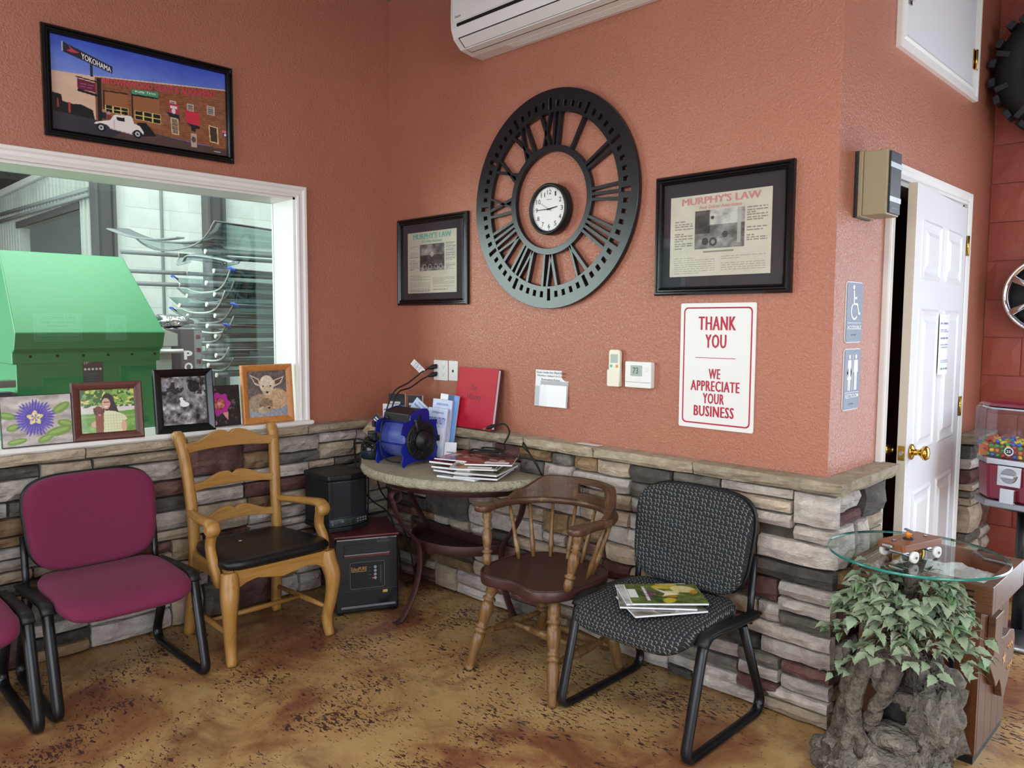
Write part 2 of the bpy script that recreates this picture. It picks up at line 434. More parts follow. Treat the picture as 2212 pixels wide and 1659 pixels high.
    def build(s, name, mt, parent=None, bevel=None, seg=2, label=None, smooth_cap=False):
        me = bpy.data.meshes.new(name); me.from_pydata([tuple(p) for p in s.v], [], s.f)
        me.polygons.foreach_set('use_smooth', s.s)
        bm = bmesh.new(); bm.from_mesh(me); bmesh.ops.recalc_face_normals(bm, faces=bm.faces[:]); bm.to_mesh(me); bm.free()
        if s.uv:
            ul = me.uv_layers.new(name='plan')
            for lp in me.loops: ul.data[lp.index].uv = s.uv[lp.vertex_index]
        return mkobj(name, me, mt, parent, bevel, seg, label)
def mkobj(name, me, mt, parent=None, bevel=None, seg=2, label=None):
    if mt is not None and not me.materials: me.materials.append(MATS[mt] if isinstance(mt, str) else mt)
    o = bpy.data.objects.new(name, me); COL.objects.link(o)
    if parent is not None: o.parent = parent
    if bevel:
        md = o.modifiers.new('bevel', 'BEVEL'); md.width = bevel; md.segments = seg; md.limit_method = 'ANGLE'; md.angle_limit = math.radians(40)
    if label: o['label'] = label
    return o
def tag(o, label, cat, group=None, kind=None):
    if label: o['label'] = label
    if cat: o['category'] = cat
    if group: o['group'] = group
    if kind: o['kind'] = kind
    return o
def thing(name, label, cat, loc=(0, 0, 0), rotz=0.0, group=None, rot=None, kind=None):
    o = bpy.data.objects.new(name, None); COL.objects.link(o); o.empty_display_size = 0.05
    o.location = loc; o.rotation_euler = rot if rot else (0, 0, rotz)
    return tag(o, label, cat, group, kind)
def struct(name, mb, mt, parent=None, bevel=None, label=None, cat=None):
    o = mb.build(name, mt, parent, bevel) if mb is not None else thing(name, None, None)
    if parent is None: tag(o, label, cat, None, 'structure')
    return o
def dup(root, loc=None, rotz=None, label=None):
    r = root.copy(); COL.objects.link(r)
    if loc is not None: r.location = loc
    if rotz is not None: r.rotation_euler = (0, 0, rotz)
    if label: r['label'] = label
    for ch in list(root.children):
        c = ch.copy(); COL.objects.link(c); c.parent = r
        for g in list(ch.children):
            d = g.copy(); COL.objects.link(d); d.parent = c
    return r
def B(x0, x1, y0, y1, z0, z1): return MB().box(x0, x1, y0, y1, z0, z1)
def arc(c, r, a0, a1, n): return [(c[0] + r * math.cos(a0 + (a1 - a0) * i / n), c[1] + r * math.sin(a0 + (a1 - a0) * i / n)) for i in range(n + 1)]
def rrect(x0, x1, y0, y1, r, n=4):
    p = []
    for cx, cy, a in ((x1 - r, y1 - r, 0), (x0 + r, y1 - r, PI / 2), (x0 + r, y0 + r, PI), (x1 - r, y0 + r, 1.5 * PI)):
        p += arc((cx, cy), r, a, a + PI / 2, n)
    return p
def smooth_path(pts, sub=6):
    """Catmull-Rom through the points"""
    P = [Vector(p) for p in pts]; out = []
    for i in range(len(P) - 1):
        a = P[max(i - 1, 0)]; b = P[i]; c = P[i + 1]; d = P[min(i + 2, len(P) - 1)]
        for k in range(sub):
            t = k / sub
            out.append(0.5 * ((2 * b) + (c - a) * t + (2 * a - 5 * b + 4 * c - d) * t * t + (3 * b - a - 3 * c + d) * t ** 3))
    out.append(P[-1]); return out
def fillet(pts, r, n=5):
    """polyline with rounded corners"""
    P = [Vector(p) for p in pts]; out = [P[0]]
    for i in range(1, len(P) - 1):
        a = (P[i - 1] - P[i]); b = (P[i + 1] - P[i]); la, lb = a.length, b.length; a.normalize(); b.normalize()
        q = min(r, la * 0.49, lb * 0.49); s0 = P[i] + a * q; s1 = P[i] + b * q
        for k in range(n + 1):
            t = k / n; out.append((1 - t) ** 2 * s0 + 2 * t * (1 - t) * P[i] + t * t * s1)
    out.append(P[-1]); return out
# ---- lettering: real glyph geometry laid into a quad (bl, br, tr, tl)
def text_geo(body, bold=0.0, spacing=1.0, align='CENTER', line=1.0, shear=0.0):
    cu = bpy.data.curves.new('t', 'FONT'); cu.body = body; cu.resolution_u = 2; cu.offset = bold; cu.align_x = align
    cu.space_character = spacing; cu.space_line = line; cu.shear = shear; cu.fill_mode = 'FRONT'
    ob = bpy.data.objects.new('t', cu)
    me = ob.to_mesh(); v = np.array([x.co[:2] for x in me.vertices]) if len(me.vertices) else np.zeros((0, 2))
    f = [list(p.vertices) for p in me.polygons]
    ob.to_mesh_clear(); bpy.data.objects.remove(ob); bpy.data.curves.remove(cu)
    return v, f
def lettering(body, quad, mt, parent, bold=0.0, spacing=1.0, align='CENTER', line=1.0, lift=0.0006, name='lettering', heavy=0.0, shear=0.0):
    v, f = text_geo(body, bold, spacing, align, line, shear)
    if not len(v): return None
    if heavy:
        n0 = len(v); offs = (-heavy, -heavy / 3, heavy / 3, heavy)
        f = [[i + k * n0 for i in p] for k in range(4) for p in f]; v = np.concatenate([v + np.array([o, 0]) for o in offs])
    lo, hi = v.min(0), v.max(0); uv = (v - lo) / np.maximum(hi - lo, 1e-6)
    q = [Vector(p) for p in quad]; nrm = (q[1] - q[0]).cross(q[3] - q[0]).normalized()
    zoff = [lift + (i // n0 if heavy else 0) * .00012 for i in range(len(v))]
    pts = [tuple((q[0] * (1 - a) * (1 - b) + q[1] * a * (1 - b) + q[2] * a * b + q[3] * (1 - a) * b) + nrm * w_) for (a, b), w_ in zip(uv, zoff)]
    me = bpy.data.meshes.new(name); me.from_pydata(pts, [], f)
    return mkobj(name, me, mt, parent)
class Plane:
    """2D frame on a surface: origin o, unit u (right), unit v (up)"""
    def __init__(s, o, u, v): s.o = Vector(o); s.u = Vector(u).normalized(); s.v = Vector(v).normalized(); s.n = s.u.cross(s.v)
    def p(s, a, b, w=0.0): return s.o + s.u * a + s.v * b + s.n * w
    def quad(s, a0, a1, b0, b1, w=0.0): return [s.p(a0, b0, w), s.p(a1, b0, w), s.p(a1, b1, w), s.p(a0, b1, w)]
    def text(s, body, a0, a1, b0, b1, mt, parent, **k): return lettering(body, s.quad(a0, a1, b0, b1), mt, parent, **k)
    def plate(s, poly, w0, w1, name, mt, parent, bevel=None):
        return MB().prism(poly, lambda a, b, w: s.p(a, b, w), w0, w1).build(name, mt, parent, bevel)
    def rect(s, a0, a1, b0, b1, w0, w1, name, mt, parent, bevel=None):
        return s.plate([(a0, b0), (a1, b0), (a1, b1), (a0, b1)], w0, w1, name, mt, parent, bevel)
# ---- painted prints: colour per vertex of a fine flat grid
class Paint:
    def __init__(s, w, h, c):
        s.w, s.h = w, h; s.a = np.zeros((h, w, 3)); s.a[:] = s.col(c)
        yy, xx = np.mgrid[0:h, 0:w]; s.X = (xx + 0.5) / w; s.Y = 1 - (yy + 0.5) / h
    def col(s, c): return np.array([int(c[i:i + 2], 16) / 255 for i in (0, 2, 4)]) if isinstance(c, str) else np.array(c)
    def put(s, m, c, al=1.0):
        m = np.asarray(m, float)[..., None] * al; s.a = s.a * (1 - m) + s.col(c) * m
    def poly(s, pts, c, al=1.0):
        ins = np.zeros(s.X.shape, bool); n = len(pts)
        for i in range(n):
            x0, y0 = pts[i]; x1, y1 = pts[(i + 1) % n]
            if y0 == y1: continue
            cond = ((y0 > s.Y) != (y1 > s.Y)) & (s.X < (x1 - x0) * (s.Y - y0) / (y1 - y0) + x0)
            ins ^= cond
        s.put(ins, c, al)
    def rect(s, x0, x1, y0, y1, c, al=1.0): s.put((s.X >= x0) & (s.X <= x1) & (s.Y >= y0) & (s.Y <= y1), c, al)
    def ell(s, cx, cy, rx, ry, c, al=1.0, ang=0.0):
        dx, dy = s.X - cx, s.Y - cy; ca, sa = math.cos(ang), math.sin(ang)
        s.put(((dx * ca + dy * sa) / rx) ** 2 + ((-dx * sa + dy * ca) / ry) ** 2 <= 1, c, al)
    def line(s, x0, y0, x1, y1, wd, c, al=1.0):
        dx, dy = x1 - x0, y1 - y0; L = max(dx * dx + dy * dy, 1e-9)
        t = np.clip(((s.X - x0) * dx + (s.Y - y0) * dy) / L, 0, 1)
        d = np.hypot(s.X - x0 - t * dx, (s.Y - y0 - t * dy) * s.h / s.w); s.put(d <= wd, c, al)
    def grad(s, c0, c1, y0=0.0, y1=1.0):
        t = np.clip((s.Y - y0) / (y1 - y0), 0, 1)[..., None]; m = ((s.Y >= y0) & (s.Y <= y1))[..., None]
        s.a = np.where(m, s.col(c0) * (1 - t) + s.col(c1) * t, s.a)
    def fbm(s, sc, seed=0, octv=4):
        rs = np.random.RandomState(seed); out = np.zeros(s.X.shape); amp = 1; tot = 0
        for o in range(octv):
            n = int(sc * 2 ** o) + 2; g = rs.rand(n + 2, n + 2); x = s.X * n; y = s.Y * n; xi = x.astype(int); yi = y.astype(int); fx = x - xi; fy = y - yi
            fx = fx * fx * (3 - 2 * fx); fy = fy * fy * (3 - 2 * fy)
            out += amp * (g[yi, xi] * (1 - fx) * (1 - fy) + g[yi, xi + 1] * fx * (1 - fy) + g[yi + 1, xi] * (1 - fx) * fy + g[yi + 1, xi + 1] * fx * fy)
            tot += amp; amp *= 0.6
        return out / tot
    def noise(s, sc, amt, seed=0): s.a = np.clip(s.a + ((s.fbm(sc, seed) - 0.5) * 2 * amt)[..., None], 0, 1)
    def textlines(s, x0, x1, y0, y1, n, c, seed=0, al=0.75):
        rs = np.random.RandomState(seed); dy = (y1 - y0) / n
        for i in range(n):
            y = y1 - dy * (i + 0.5); x = x0; xe = x1 if rs.rand() > 0.25 else x0 + (x1 - x0) * rs.uniform(0.35, 0.8)
            if rs.rand() < 0.14: continue
            while x < xe:
                w = rs.uniform(0.02, 0.06); s.rect(x, min(x + w, xe), y - dy * 0.22, y + dy * 0.22, c, al); x += w + 0.008
def print_panel(name, P, quad, parent, mt='print', lift=0.0, bend=None):
    h, w = P.a.shape[:2]; q = [Vector(p) for p in quad]; nrm = (q[1] - q[0]).cross(q[3] - q[0]).normalized()
    q = [np.array(p + nrm * lift) for p in q]
    a = np.linspace(0, 1, w)[None, :, None]; b = np.linspace(1, 0, h)[:, None, None]
    pts = q[0] * (1 - a) * (1 - b) + q[1] * a * (1 - b) + q[2] * a * b + q[3] * (1 - a) * b
    if bend is not None: pts = pts + np.array(nrm) * bend(a[..., 0], b[..., 0])[..., None]
    pts = pts.reshape(-1, 3)
    idx = np.arange(h * w).reshape(h, w)
    f = np.stack([idx[1:, :-1], idx[1:, 1:], idx[:-1, 1:], idx[:-1, :-1]], -1).reshape(-1, 4)
    me = bpy.data.meshes.new(name); me.vertices.add(h * w); me.vertices.foreach_set('co', pts.ravel().astype(np.float32))
    me.loops.add(f.size); me.loops.foreach_set('vertex_index', f.ravel().astype(np.int32))
    me.polygons.add(len(f)); me.polygons.foreach_set('loop_start', np.arange(0, f.size, 4, dtype=np.int32)); me.update(calc_edges=True)
    at = me.color_attributes.new('print', 'FLOAT_COLOR', 'POINT')
    c = np.clip(P.a, 0, 1).reshape(-1, 3); c = np.where(c <= 0.04045, c / 12.92, ((c + 0.055) / 1.055) ** 2.4)
    at.data.foreach_set('color', np.concatenate([c, np.ones((len(c), 1))], 1).astype(np.float32).ravel())
    return mkobj(name, me, mt, parent)
# ------------------------------------------------------------------ room shell
XR = 2.603; YB = 1.97; RX = 7.2; FY = -6.5; ST = 0.055; CAPZ = 0.918
def holed(name, fn, U0, U1, V0, V1, holes, w0, w1, mt):
    """wall slab in (u, v) with rectangular openings; fn(u, v, w)"""
    us = sorted({U0, U1, *[h[0] for h in holes], *[h[1] for h in holes]}); vv = sorted({V0, V1, *[h[2] for h in holes], *[h[3] for h in holes]})
    def keep(i, j):
        cu, cv = (us[i] + us[i + 1]) / 2, (vv[j] + vv[j + 1]) / 2
        return not any(h[0] < cu < h[1] and h[2] < cv < h[3] for h in holes)
    return struct(name, MB().gridsolid(us, vv, keep, fn, w0, w1), mt)
fnX = lambda u, v, w: (w, u, v)      # wall in the plane x = const
fnY = lambda u, v, w: (u, w, v)      # wall in the plane y = const
floor = struct('floor', MB().add([(-0.24, FY, 0), (RX, FY, 0), (RX, YB + .2, 0), (-0.24, YB + .2, 0)], [(0, 1, 2, 3)]), 'stained_concrete')
ceiling = struct('ceiling', B(-0.24, RX, FY, YB + .2, CEIL_Z, CEIL_Z + 0.1), 'ceiling_paint')
WY0, WY1, WZ0, WZ1 = -3.1, -0.616, 0.915, 2.117
wall_left = holed('wall_left', fnX, FY, 0.0, 0, CEIL_Z, [(WY0, WY1, WZ0, WZ1)], -0.24, 0.0, 'terracotta_paint')
wall_back = struct('wall_back', B(-0.24, XR, 0, 0.12, 0, CEIL_Z), 'terracotta_paint')
DY0, DY1, DZ = 0.522, 1.505, 2.045
wall_restroom = holed('wall_restroom', fnX, 0.12, YB, 0, CEIL_Z, [(DY0, DY1, 0, DZ)], XR - 0.12, XR, 'terracotta_paint')
struct('wall_restroom_rear', B(0.9, 1.0, 0.12, YB, 0, CEIL_Z), 'garage_dark')  # near-black colour stands in for the darkness of the unlit restroom
wall_brick = holed('wall_brick', fnY, -0.24, RX, 0, CEIL_Z, [(3.3, 5.4, 0.0, 2.4)], YB, YB + 0.2, 'painted_block')
holed('wall_front', fnY, -0.24, RX, 0, CEIL_Z, [(0.3, 4.9, 0.45, 2.65)], FY - 0.2, FY, 'terracotta_paint')
wall_right = holed('wall_right', fnX, FY, YB, 0, CEIL_Z, [(-5.3, -1.3, 0.5, 2.7)], RX, RX + 0.2, 'terracotta_paint')
# glass pane and frame of each daylight window
def storefront(name, fn, u0, u1, v0, v1, w, n):
    root = thing(name, None, None, kind='structure')
    mb = MB()
    for i in range(n + 1):
        u = u0 + (u1 - u0) * i / n; mb.prism([(u - .03, v0), (u + .03, v0), (u + .03, v1), (u - .03, v1)], fn, w - .04, w + .04)
    for v in (v0 + .03, v1 - .03): mb.prism([(u0, v - .03), (u1, v - .03), (u1, v + .03), (u0, v + .03)], fn, w - .04, w + .04)
    mb.build('window_frame', 'dark_grey', root); return root
storefront('window_2', fnY, 0.3, 4.9, 0.45, 2.65, FY - 0.1, 4)
storefront('window_3', fnX, -5.3, -1.3, 0.5, 2.7, RX + 0.1, 3)
storefront('window_4', fnY, 3.3, 5.4, 0.0, 2.4, YB + 0.1, 2)
# baseboard-free stone wainscot ------------------------------------------------
STONE_W = (['stone_cream'] * 40 + ['stone_tan'] * 24 + ['stone_ochre'] * 10 + ['stone_grey'] * 12 + ['stone_dark'] * 7 + ['stone_maroon'] * 14)
def stone(parent, fn, u0, u1, v0, v1, depth, mt=None, name='stone', cap=False, g=0.0035):
    u0 += g; u1 -= g; v0 += g; v1 -= g
    nx = max(3, min(6, int((u1 - u0) / 0.05) + 2)); nz = 3 if (v1 - v0) < 0.085 else 4
    if cap: nz = 4; nx = max(5, int((u1 - u0) / 0.06))
    d = depth * random.uniform(0.88, 1.18) if not cap else depth
    G = {}; V = []; F = []
    cu, cv = (u0 + u1) / 2, (v0 + v1) / 2; c = Vector(fn(cu, cv, 0))
    ch = min(0.012, (v1 - v0) * 0.18) * min(1, depth / .03)
    for i in range(nx):
        for j in range(nz):
            a = i / (nx - 1); b = j / (nz - 1); e = i in (0, nx - 1) or j in (0, nz - 1); corner = i in (0, nx - 1) and j in (0, nz - 1)
            u = u0 + (u1 - u0) * a; v = v0 + (v1 - v0) * b; w = d
            if not e:
                u += random.uniform(-.3, .3) * (u1 - u0) / nx; v += random.uniform(-.2, .2) * (v1 - v0) / nz; w = d + random.uniform(-.004, .009) * min(1, depth / .04)
            else:
                w = d - ch * random.uniform(0.6, 1.5)
                u += (ch * .45 * random.random()) * (1 if i == 0 else -1 if i == nx - 1 else 0) ; v += (ch * .5 * random.random()) * (1 if j == 0 else -1 if j == nz - 1 else 0)
                if corner: w -= ch * .5
            if cap and j == nz - 1: w = d - 0.004; v = v1 - random.uniform(0, .004)
            G[i, j] = len(V); V.append(Vector(fn(u, v, w)) - c)
    for i in range(nx - 1):
        for j in range(nz - 1): F.append((G[i, j], G[i + 1, j], G[i + 1, j + 1], G[i, j + 1]))
    per = [(i, 0) for i in range(nx)] + [(nx - 1, j) for j in range(1, nz)] + [(i, nz - 1) for i in range(nx - 2, -1, -1)] + [(0, j) for j in range(nz - 2, 0, -1)]
    bk = []
    for i, j in per:
        bk.append(len(V)); V.append(Vector(fn(u0 + (u1 - u0) * i / (nx - 1), v0 + (v1 - v0) * j / (nz - 1), 0.002)) - c)
    for k in range(len(per)):
        k2 = (k + 1) % len(per); F.append((G[per[k]], bk[k], bk[k2], G[per[k2]]))
    me = bpy.data.meshes.new(name); me.from_pydata([tuple(p) for p in V], [], F)
    bm = bmesh.new(); bm.from_mesh(me); bmesh.ops.recalc_face_normals(bm, faces=bm.faces[:]); bm.to_mesh(me); bm.free()
    o = mkobj(name, me, mt or random.choice(STONE_W), parent); o.location = c
    return o
def stone_field(parent, fn, u0, u1, z0, z1, depth=ST, lead=None):
    z = z0
    while z < z1 - 0.01:
        h = random.choice([0.11, 0.13, 0.145, 0.165])
        if z1 - z - h < 0.06: h = z1 - z
        u = u0
        while u < u1 - 0.005:
            L = random.uniform(0.16, 0.40)
            if u1 - u - L < 0.12: L = u1 - u if u1 - u < 0.45 else (u1 - u) / 2
            k = random.random()
            if h < 0.09: parts = [1.0] if k < .6 else [.5, .5]
            elif k < 0.14: parts = [1.0]
            elif k < 0.86: q = random.uniform(0.36, 0.64); parts = [q, 1 - q]
            else: parts = [0.36, 0.33, 0.31]; random.shuffle(parts)
            v = z
            for p in parts:
                hh = h * p
                if L > 0.27 and random.random() < 0.45:
                    s_ = u + L * random.uniform(0.35, 0.65)
                    stone(parent, fn, u, s_, v, v + hh, depth); stone(parent, fn, s_, u + L, v, v + hh, depth)
                else: stone(parent, fn, u, u + L, v, v + hh, depth)
                v += hh
            u += L
        z += h
def caps(parent, fn, u0, u1, z0, z1, depth):
    n = max(1, round((u1 - u0) / 0.5)); e = [u0 + (u1 - u0) * (i + (random.uniform(-.2, .2) if 0 < i < n else 0)) / n for i in range(n + 1)]
    for a, b in zip(e[:-1], e[1:]): stone(parent, fn, a, b, z0, z1, depth, 'stone_cap', 'cap_stone', True, 0.0015)
fL = lambda u, v, w: (w, u, v)                  # on the left wall, growing to +x
fB = lambda u, v, w: (u, -w, v)                 # on the back wall, growing to -y
fR = lambda u, v, w: (XR + w, u, v)             # on the restroom wall, growing to +x
MATS_m = MATS['mortar']
B(0, 0.012, -2.75, -0.012, 0, 0.865).build('mortar_bed', 'mortar', wall_left)
B(0, XR + 0.012, -0.012, 0, 0, 0.865).build('mortar_bed', 'mortar', wall_back)
B(XR, XR + 0.012, 0.0, 0.455, 0, 0.865).build('mortar_bed', 'mortar', wall_restroom)
B(XR, XR + 0.012, 1.585, YB, 0, 0.865).build('mortar_bed', 'mortar', wall_restroom)
random.seed(11)
stone_field(wall_left, fL, -2.72, -ST - .004, 0.004, 0.862)
caps(wall_left, fL, -2.72, -0.095, 0.866, CAPZ - .004, 0.088)
random.seed(21)
stone_field(wall_back, fB, 0.0, 1.98, 0.004, 0.862)
# the clearly seen end of the back wall, stone by stone: (u0, u1, z0, z1, kind)
C_, T_, O_, G_, D_, M_ = 'stone_cream', 'stone_tan', 'stone_ochre', 'stone_grey', 'stone_dark', 'stone_maroon'
XE = XR + ST
for u0, u1, z0, z1, k in [
    (1.98, 2.20, .80, .862, G_), (2.20, 2.50, .82, .862, C_), (2.50, XE, .735, .862, C_), (1.98, 2.22, .745, .80, C_), (2.22, 2.50, .77, .82, T_), (2.22, 2.50, .715, .77, C_),
    (1.98, 2.10, .67, .745, C_), (2.10, 2.22, .67, .745, T_), (2.50, XE, .675, .735, C_), (2.36, XE, .585, .675, C_), (2.22, 2.36, .585, .715, O_), (2.08, 2.22, .60, .67, C_), (1.98, 2.08, .60, .67, G_),
    (2.18, XE, .515, .585, D_), (1.98, 2.18, .545, .60, G_), (1.98, 2.18, .49, .545, C_),
    (2.16, 2.29, .42, .515, C_), (2.29, 2.45, .42, .515, M_), (2.45, XE, .455, .515, C_), (2.45, XE, .40, .455, C_), (1.98, 2.16, .43, .49, M_),
    (2.16, 2.37, .345, .42, T_), (2.37, 2.46, .345, .42, C_), (2.46, XE, .345, .40, G_), (1.98, 2.16, .36, .43, C_),
    (2.16, 2.33, .28, .345, M_), (2.33, XE, .285, .345, C_), (1.98, 2.16, .30, .36, T_), (2.16, 2.38, .22, .28, D_), (2.38, XE, .215, .285, C_),
    (1.98, 2.16, .235, .30, C_), (1.98, 2.30, .155, .22, C_), (2.30, 2.47, .17, .22, G_), (1.98, 2.16, .22, .235, G_), (2.47, XE, .165, .215, M_),
    (2.30, 2.47, .115, .17, C_), (2.30, 2.47, .06, .115, M_), (2.47, XE, .105, .165, C_), (1.98, 2.30, .10, .155, G_), (1.98, 2.14, .045, .10, C_), (2.14, 2.30, .045, .10, C_),
    (2.10, 2.38, .004, .06, C_), (2.38, XE, .06, .105, C_), (2.38, XE, .004, .06, T_), (1.98, 2.10, .004, .045, D_)]:
    stone(wall_back, fB, u0, u1, z0, z1, ST, k)
caps(wall_back, fB, 0.0, XR + 0.088, 0.866, CAPZ, 0.09)
random.seed(5)
stone_field(wall_restroom, fR, 0.0, 0.455, 0.004, 0.862)
caps(wall_restroom, fR, 0.0, 0.485, 0.866, CAPZ, 0.09)
stone_field(wall_restroom, fR, 1.59, YB, 0.004, 0.862, 0.075)
caps(wall_restroom, fR, 1.59, YB, 0.866, CAPZ - .004, 0.1)
# painted concrete blocks of the brick wall
z = 0.0; row = 0
while z < CEIL_Z - 0.02:
    x = XR - 0.02 + (0.0 if row % 2 else -0.2)
    while x < 3.25:
        a, b = max(x, XR), min(x + 0.4, 3.25)
        if b - a > 0.03: stone(wall_brick, lambda u, v, w: (u, YB - w, v), a, b, z, min(z + 0.2, CEIL_Z), 0.012, 'painted_block', 'block', False, 0.002)
        x += 0.4
    z += 0.2; row += 1
# ------------------------------------------------------------------ window to the garage
win = thing('window_1', None, None, kind='structure')
def casing_profile(d=1): return [(0, 0), (0, .018), (.010, .022), (.020, .016), (.034, .016), (.042, .024), (.055, .024), (.058, .018), (.058, 0)]
def casing(name, mt, parent, axis, fixed, a0, a1, out, fn):
    """moulded strip: runs along a0..a1, profile grows 'out' (+1/-1) from the line 'fixed'"""
    mb = MB(); pr = casing_profile()
    r0 = [Vector(fn(a0 - (w if True else 0) * 1, fixed + out * w, d)) for w, d in pr]; r1 = [Vector(fn(a1 + w, fixed + out * w, d)) for w, d in pr]
    mb.loft([r0, r1], True, True, False); return mb.build(name, mt, parent)
wy0, wy1, wz1 = WY0, WY1, WZ1
casing('casing', 'white_trim', win, 'y', wz1, wy0, wy1, 1, lambda a, f, d: (d, a, f))
casing('casing', 'white_trim', win, 'z', wy1, 0.5, wz1, 1, lambda a, f, d: (d, f, min(max(a, 0.935), 9)))
casing('casing', 'white_trim', win, 'z', wy0, 0.5, wz1, -1, lambda a, f, d: (d, f, min(max(a, 0.935), 9)))
mb = MB(); mb.box(-0.23, 0.0, wy1 - 0.012, wy1, 0.93, wz1); mb.box(-0.23, 0.0, wy0, wy0 + 0.012, 0.93, wz1); mb.box(-0.23, 0.0, wy0, wy1, wz1 - 0.012, wz1)
mb.build('jamb', 'white_trim', win)
B(-0.24, 0.062, WY0 - .07, -0.555, 0.916, 0.937).build('sill', 'white_trim', win, 0.005)
B(0.0, 0.05, WY0 - .07, -0.56, 0.905, 0.916).build('sill_trim', 'white_trim', win, 0.003)
B(-0.216, -0.210, wy0 + .012, wy1 - .012, 0.937, wz1 - .012).build('glass_pane', 'window_glass', win)
# ------------------------------------------------------------------ restroom door
dr = thing('door_1', None, None, kind='structure')
for a, f, o in ((DZ, (DY0, DY1), 1),):
    casing('casing', 'white_trim', dr, 'y', DZ, DY0, DY1, 1, lambda a, f, d: (XR + d, a, f))
casing('casing', 'white_trim', dr, 'z', DY0, 0.0, DZ, -1, lambda a, f, d: (XR + d, f, max(a, 0)))
casing('casing', 'white_trim', dr, 'z', DY1, 0.0, DZ, 1, lambda a, f, d: (XR + d, f, max(a, 0)))
mb = MB(); mb.box(XR - .12, XR, DY0, DY0 + .018, 0, DZ); mb.box(XR - .12, XR, DY1 - .018, DY1, 0, DZ); mb.box(XR - .12, XR, DY0, DY1, DZ - .018, DZ)
mb.build('jamb', 'white_trim', dr)
# leaf: local u along the leaf from the hinge (0) to the free edge (.895), outer face at w = 0
DH = Vector((XR + 0.022, DY1 - 0.022, 0.012)); DW = 0.925; DHH = 2.012
DF = Vector((2.686, 0.575, 0.012)); du = (Vector((DF.x, DF.y, 0)) - Vector((DH.x, DH.y, 0))).normalized()
dp = Plane(DH, -du, (0, 0, 1)); dp.o = Vector(DH) + du * DW   # u from free edge to hinge, normal towards +x side
sgn = 1 if dp.n.x > 0 else -1
leaf = dp.rect(0, DW, 0, DHH, -0.035 * sgn, 0, 'door_leaf', 'door_white', dr, 0.002)
dp.rect(-0.0012, 0.0, 0.001, DHH - .001, -0.034 * sgn, -0.001 * sgn, 'leaf_edge', 'door_edge', leaf)
for (u0, u1) in ((0.115, 0.415), (0.515, 0.815)):
    for (v0, v1) in ((0.22, 0.76), (0.92, 1.52), (1.64, 1.88)):
        # recessed moulding ring and raised field
        ring = MB(); o_ = [(u0, v0), (u1, v0), (u1, v1), (u0, v1)]
        def rr_(k, h): return [dp.p(u0 + k, v0 + k, h * sgn), dp.p(u1 - k, v0 + k, h * sgn), dp.p(u1 - k, v1 - k, h * sgn), dp.p(u0 + k, v1 - k, h * sgn)]
        ring.loft([rr_(0, 0.0004), rr_(0.012, 0.008), rr_(0.03, 0.0015), rr_(0.045, 0.0015), rr_(0.062, 0.009)], True, False, False)
        ring.f.append([16, 17, 18, 19]); ring.s.append(False)
        ring.build('door_panel', 'door_white', leaf)
def knob(side):
    mb = MB(); p0 = dp.p(0.066, 0.935, 0); n = dp.n * sgn * side; p0 = p0 if side > 0 else dp.p(0.066, 0.935, -0.035 * sgn)
    mb.lathe([(0, .033), (.10, .033), (.16, .026), (.22, .013), (.48, .012), (.56, .02), (.68, .029), (.82, .030), (.94, .023), (1, .008)], p0, p0 + n * 0.072, 20)
    return mb.build('door_knob', 'brass', leaf, label='round brass door knob')
knob(1); knob(-1)
dp.rect(-0.003, -0.0012, 0.935 - .03, 0.935 + .03, -0.03 * sgn, -0.005 * sgn, 'latch_plate', 'brass', leaf)
MB().cyl(dp.p(-0.003, 0.935, -0.0175 * sgn), dp.p(-0.012, 0.935, -0.0175 * sgn), 0.008).build('latch_bolt', 'steel', leaf)
for hz in (0.22, 1.02, 1.80):
    mb = MB(); mb.cyl((XR + .027, DY1 - .012, hz), (XR + .027, DY1 - .012, hz + .095), .007)
    mb.box(XR + .0155, XR + .0275, DY1 - .006, DY1 + .018, hz, hz + .095)
    mb.build('hinge', 'brass', dr)
# ------------------------------------------------------------------ attic hatch high on the restroom wall
ht = thing('door_2', None, None, kind='structure')
HY0, HY1, HZ0 = 0.555, 1.50, 2.60
hfn = lambda a, f, d: (XR + d, a, f)
casing('casing', 'white_trim', ht, 'y', HZ0, HY0, HY1, -1, hfn)
casing('casing', 'white_trim', ht, 'z', HY0, HZ0, CEIL_Z - 0.06, -1, lambda a, f, d: (XR + d, f, a))
casing('casing', 'white_trim', ht, 'z', HY1, HZ0, CEIL_Z - 0.06, 1, lambda a, f, d: (XR + d, f, a))
B(XR, XR + .014, HY0, HY1, HZ0, CEIL_Z - .01).build('hatch_leaf', 'door_white', ht, 0.002)
for hz in (2.68, 3.02):
    mb = MB(); mb.cyl((XR + .024, HY1 - .004, hz), (XR + .024, HY1 - .004, hz + .09), .006); mb.box(XR + .0145, XR + .0175, HY1 - .03, HY1 - .004, hz, hz + .09)
    mb.box(XR + .0145, XR + .0235, HY1, HY1 + .02, hz, hz + .09); mb.build('hinge', 'brass', ht)
mb = MB(); mb.box(XR + .014, XR + .02, HY0 + .02, HY0 + .045, 2.72, 2.765); mb.cyl((XR + .02, HY0 + .034, 2.742), (XR + .045, HY0 + .034, 2.742), .008)
mb.build('latch', 'steel', ht)
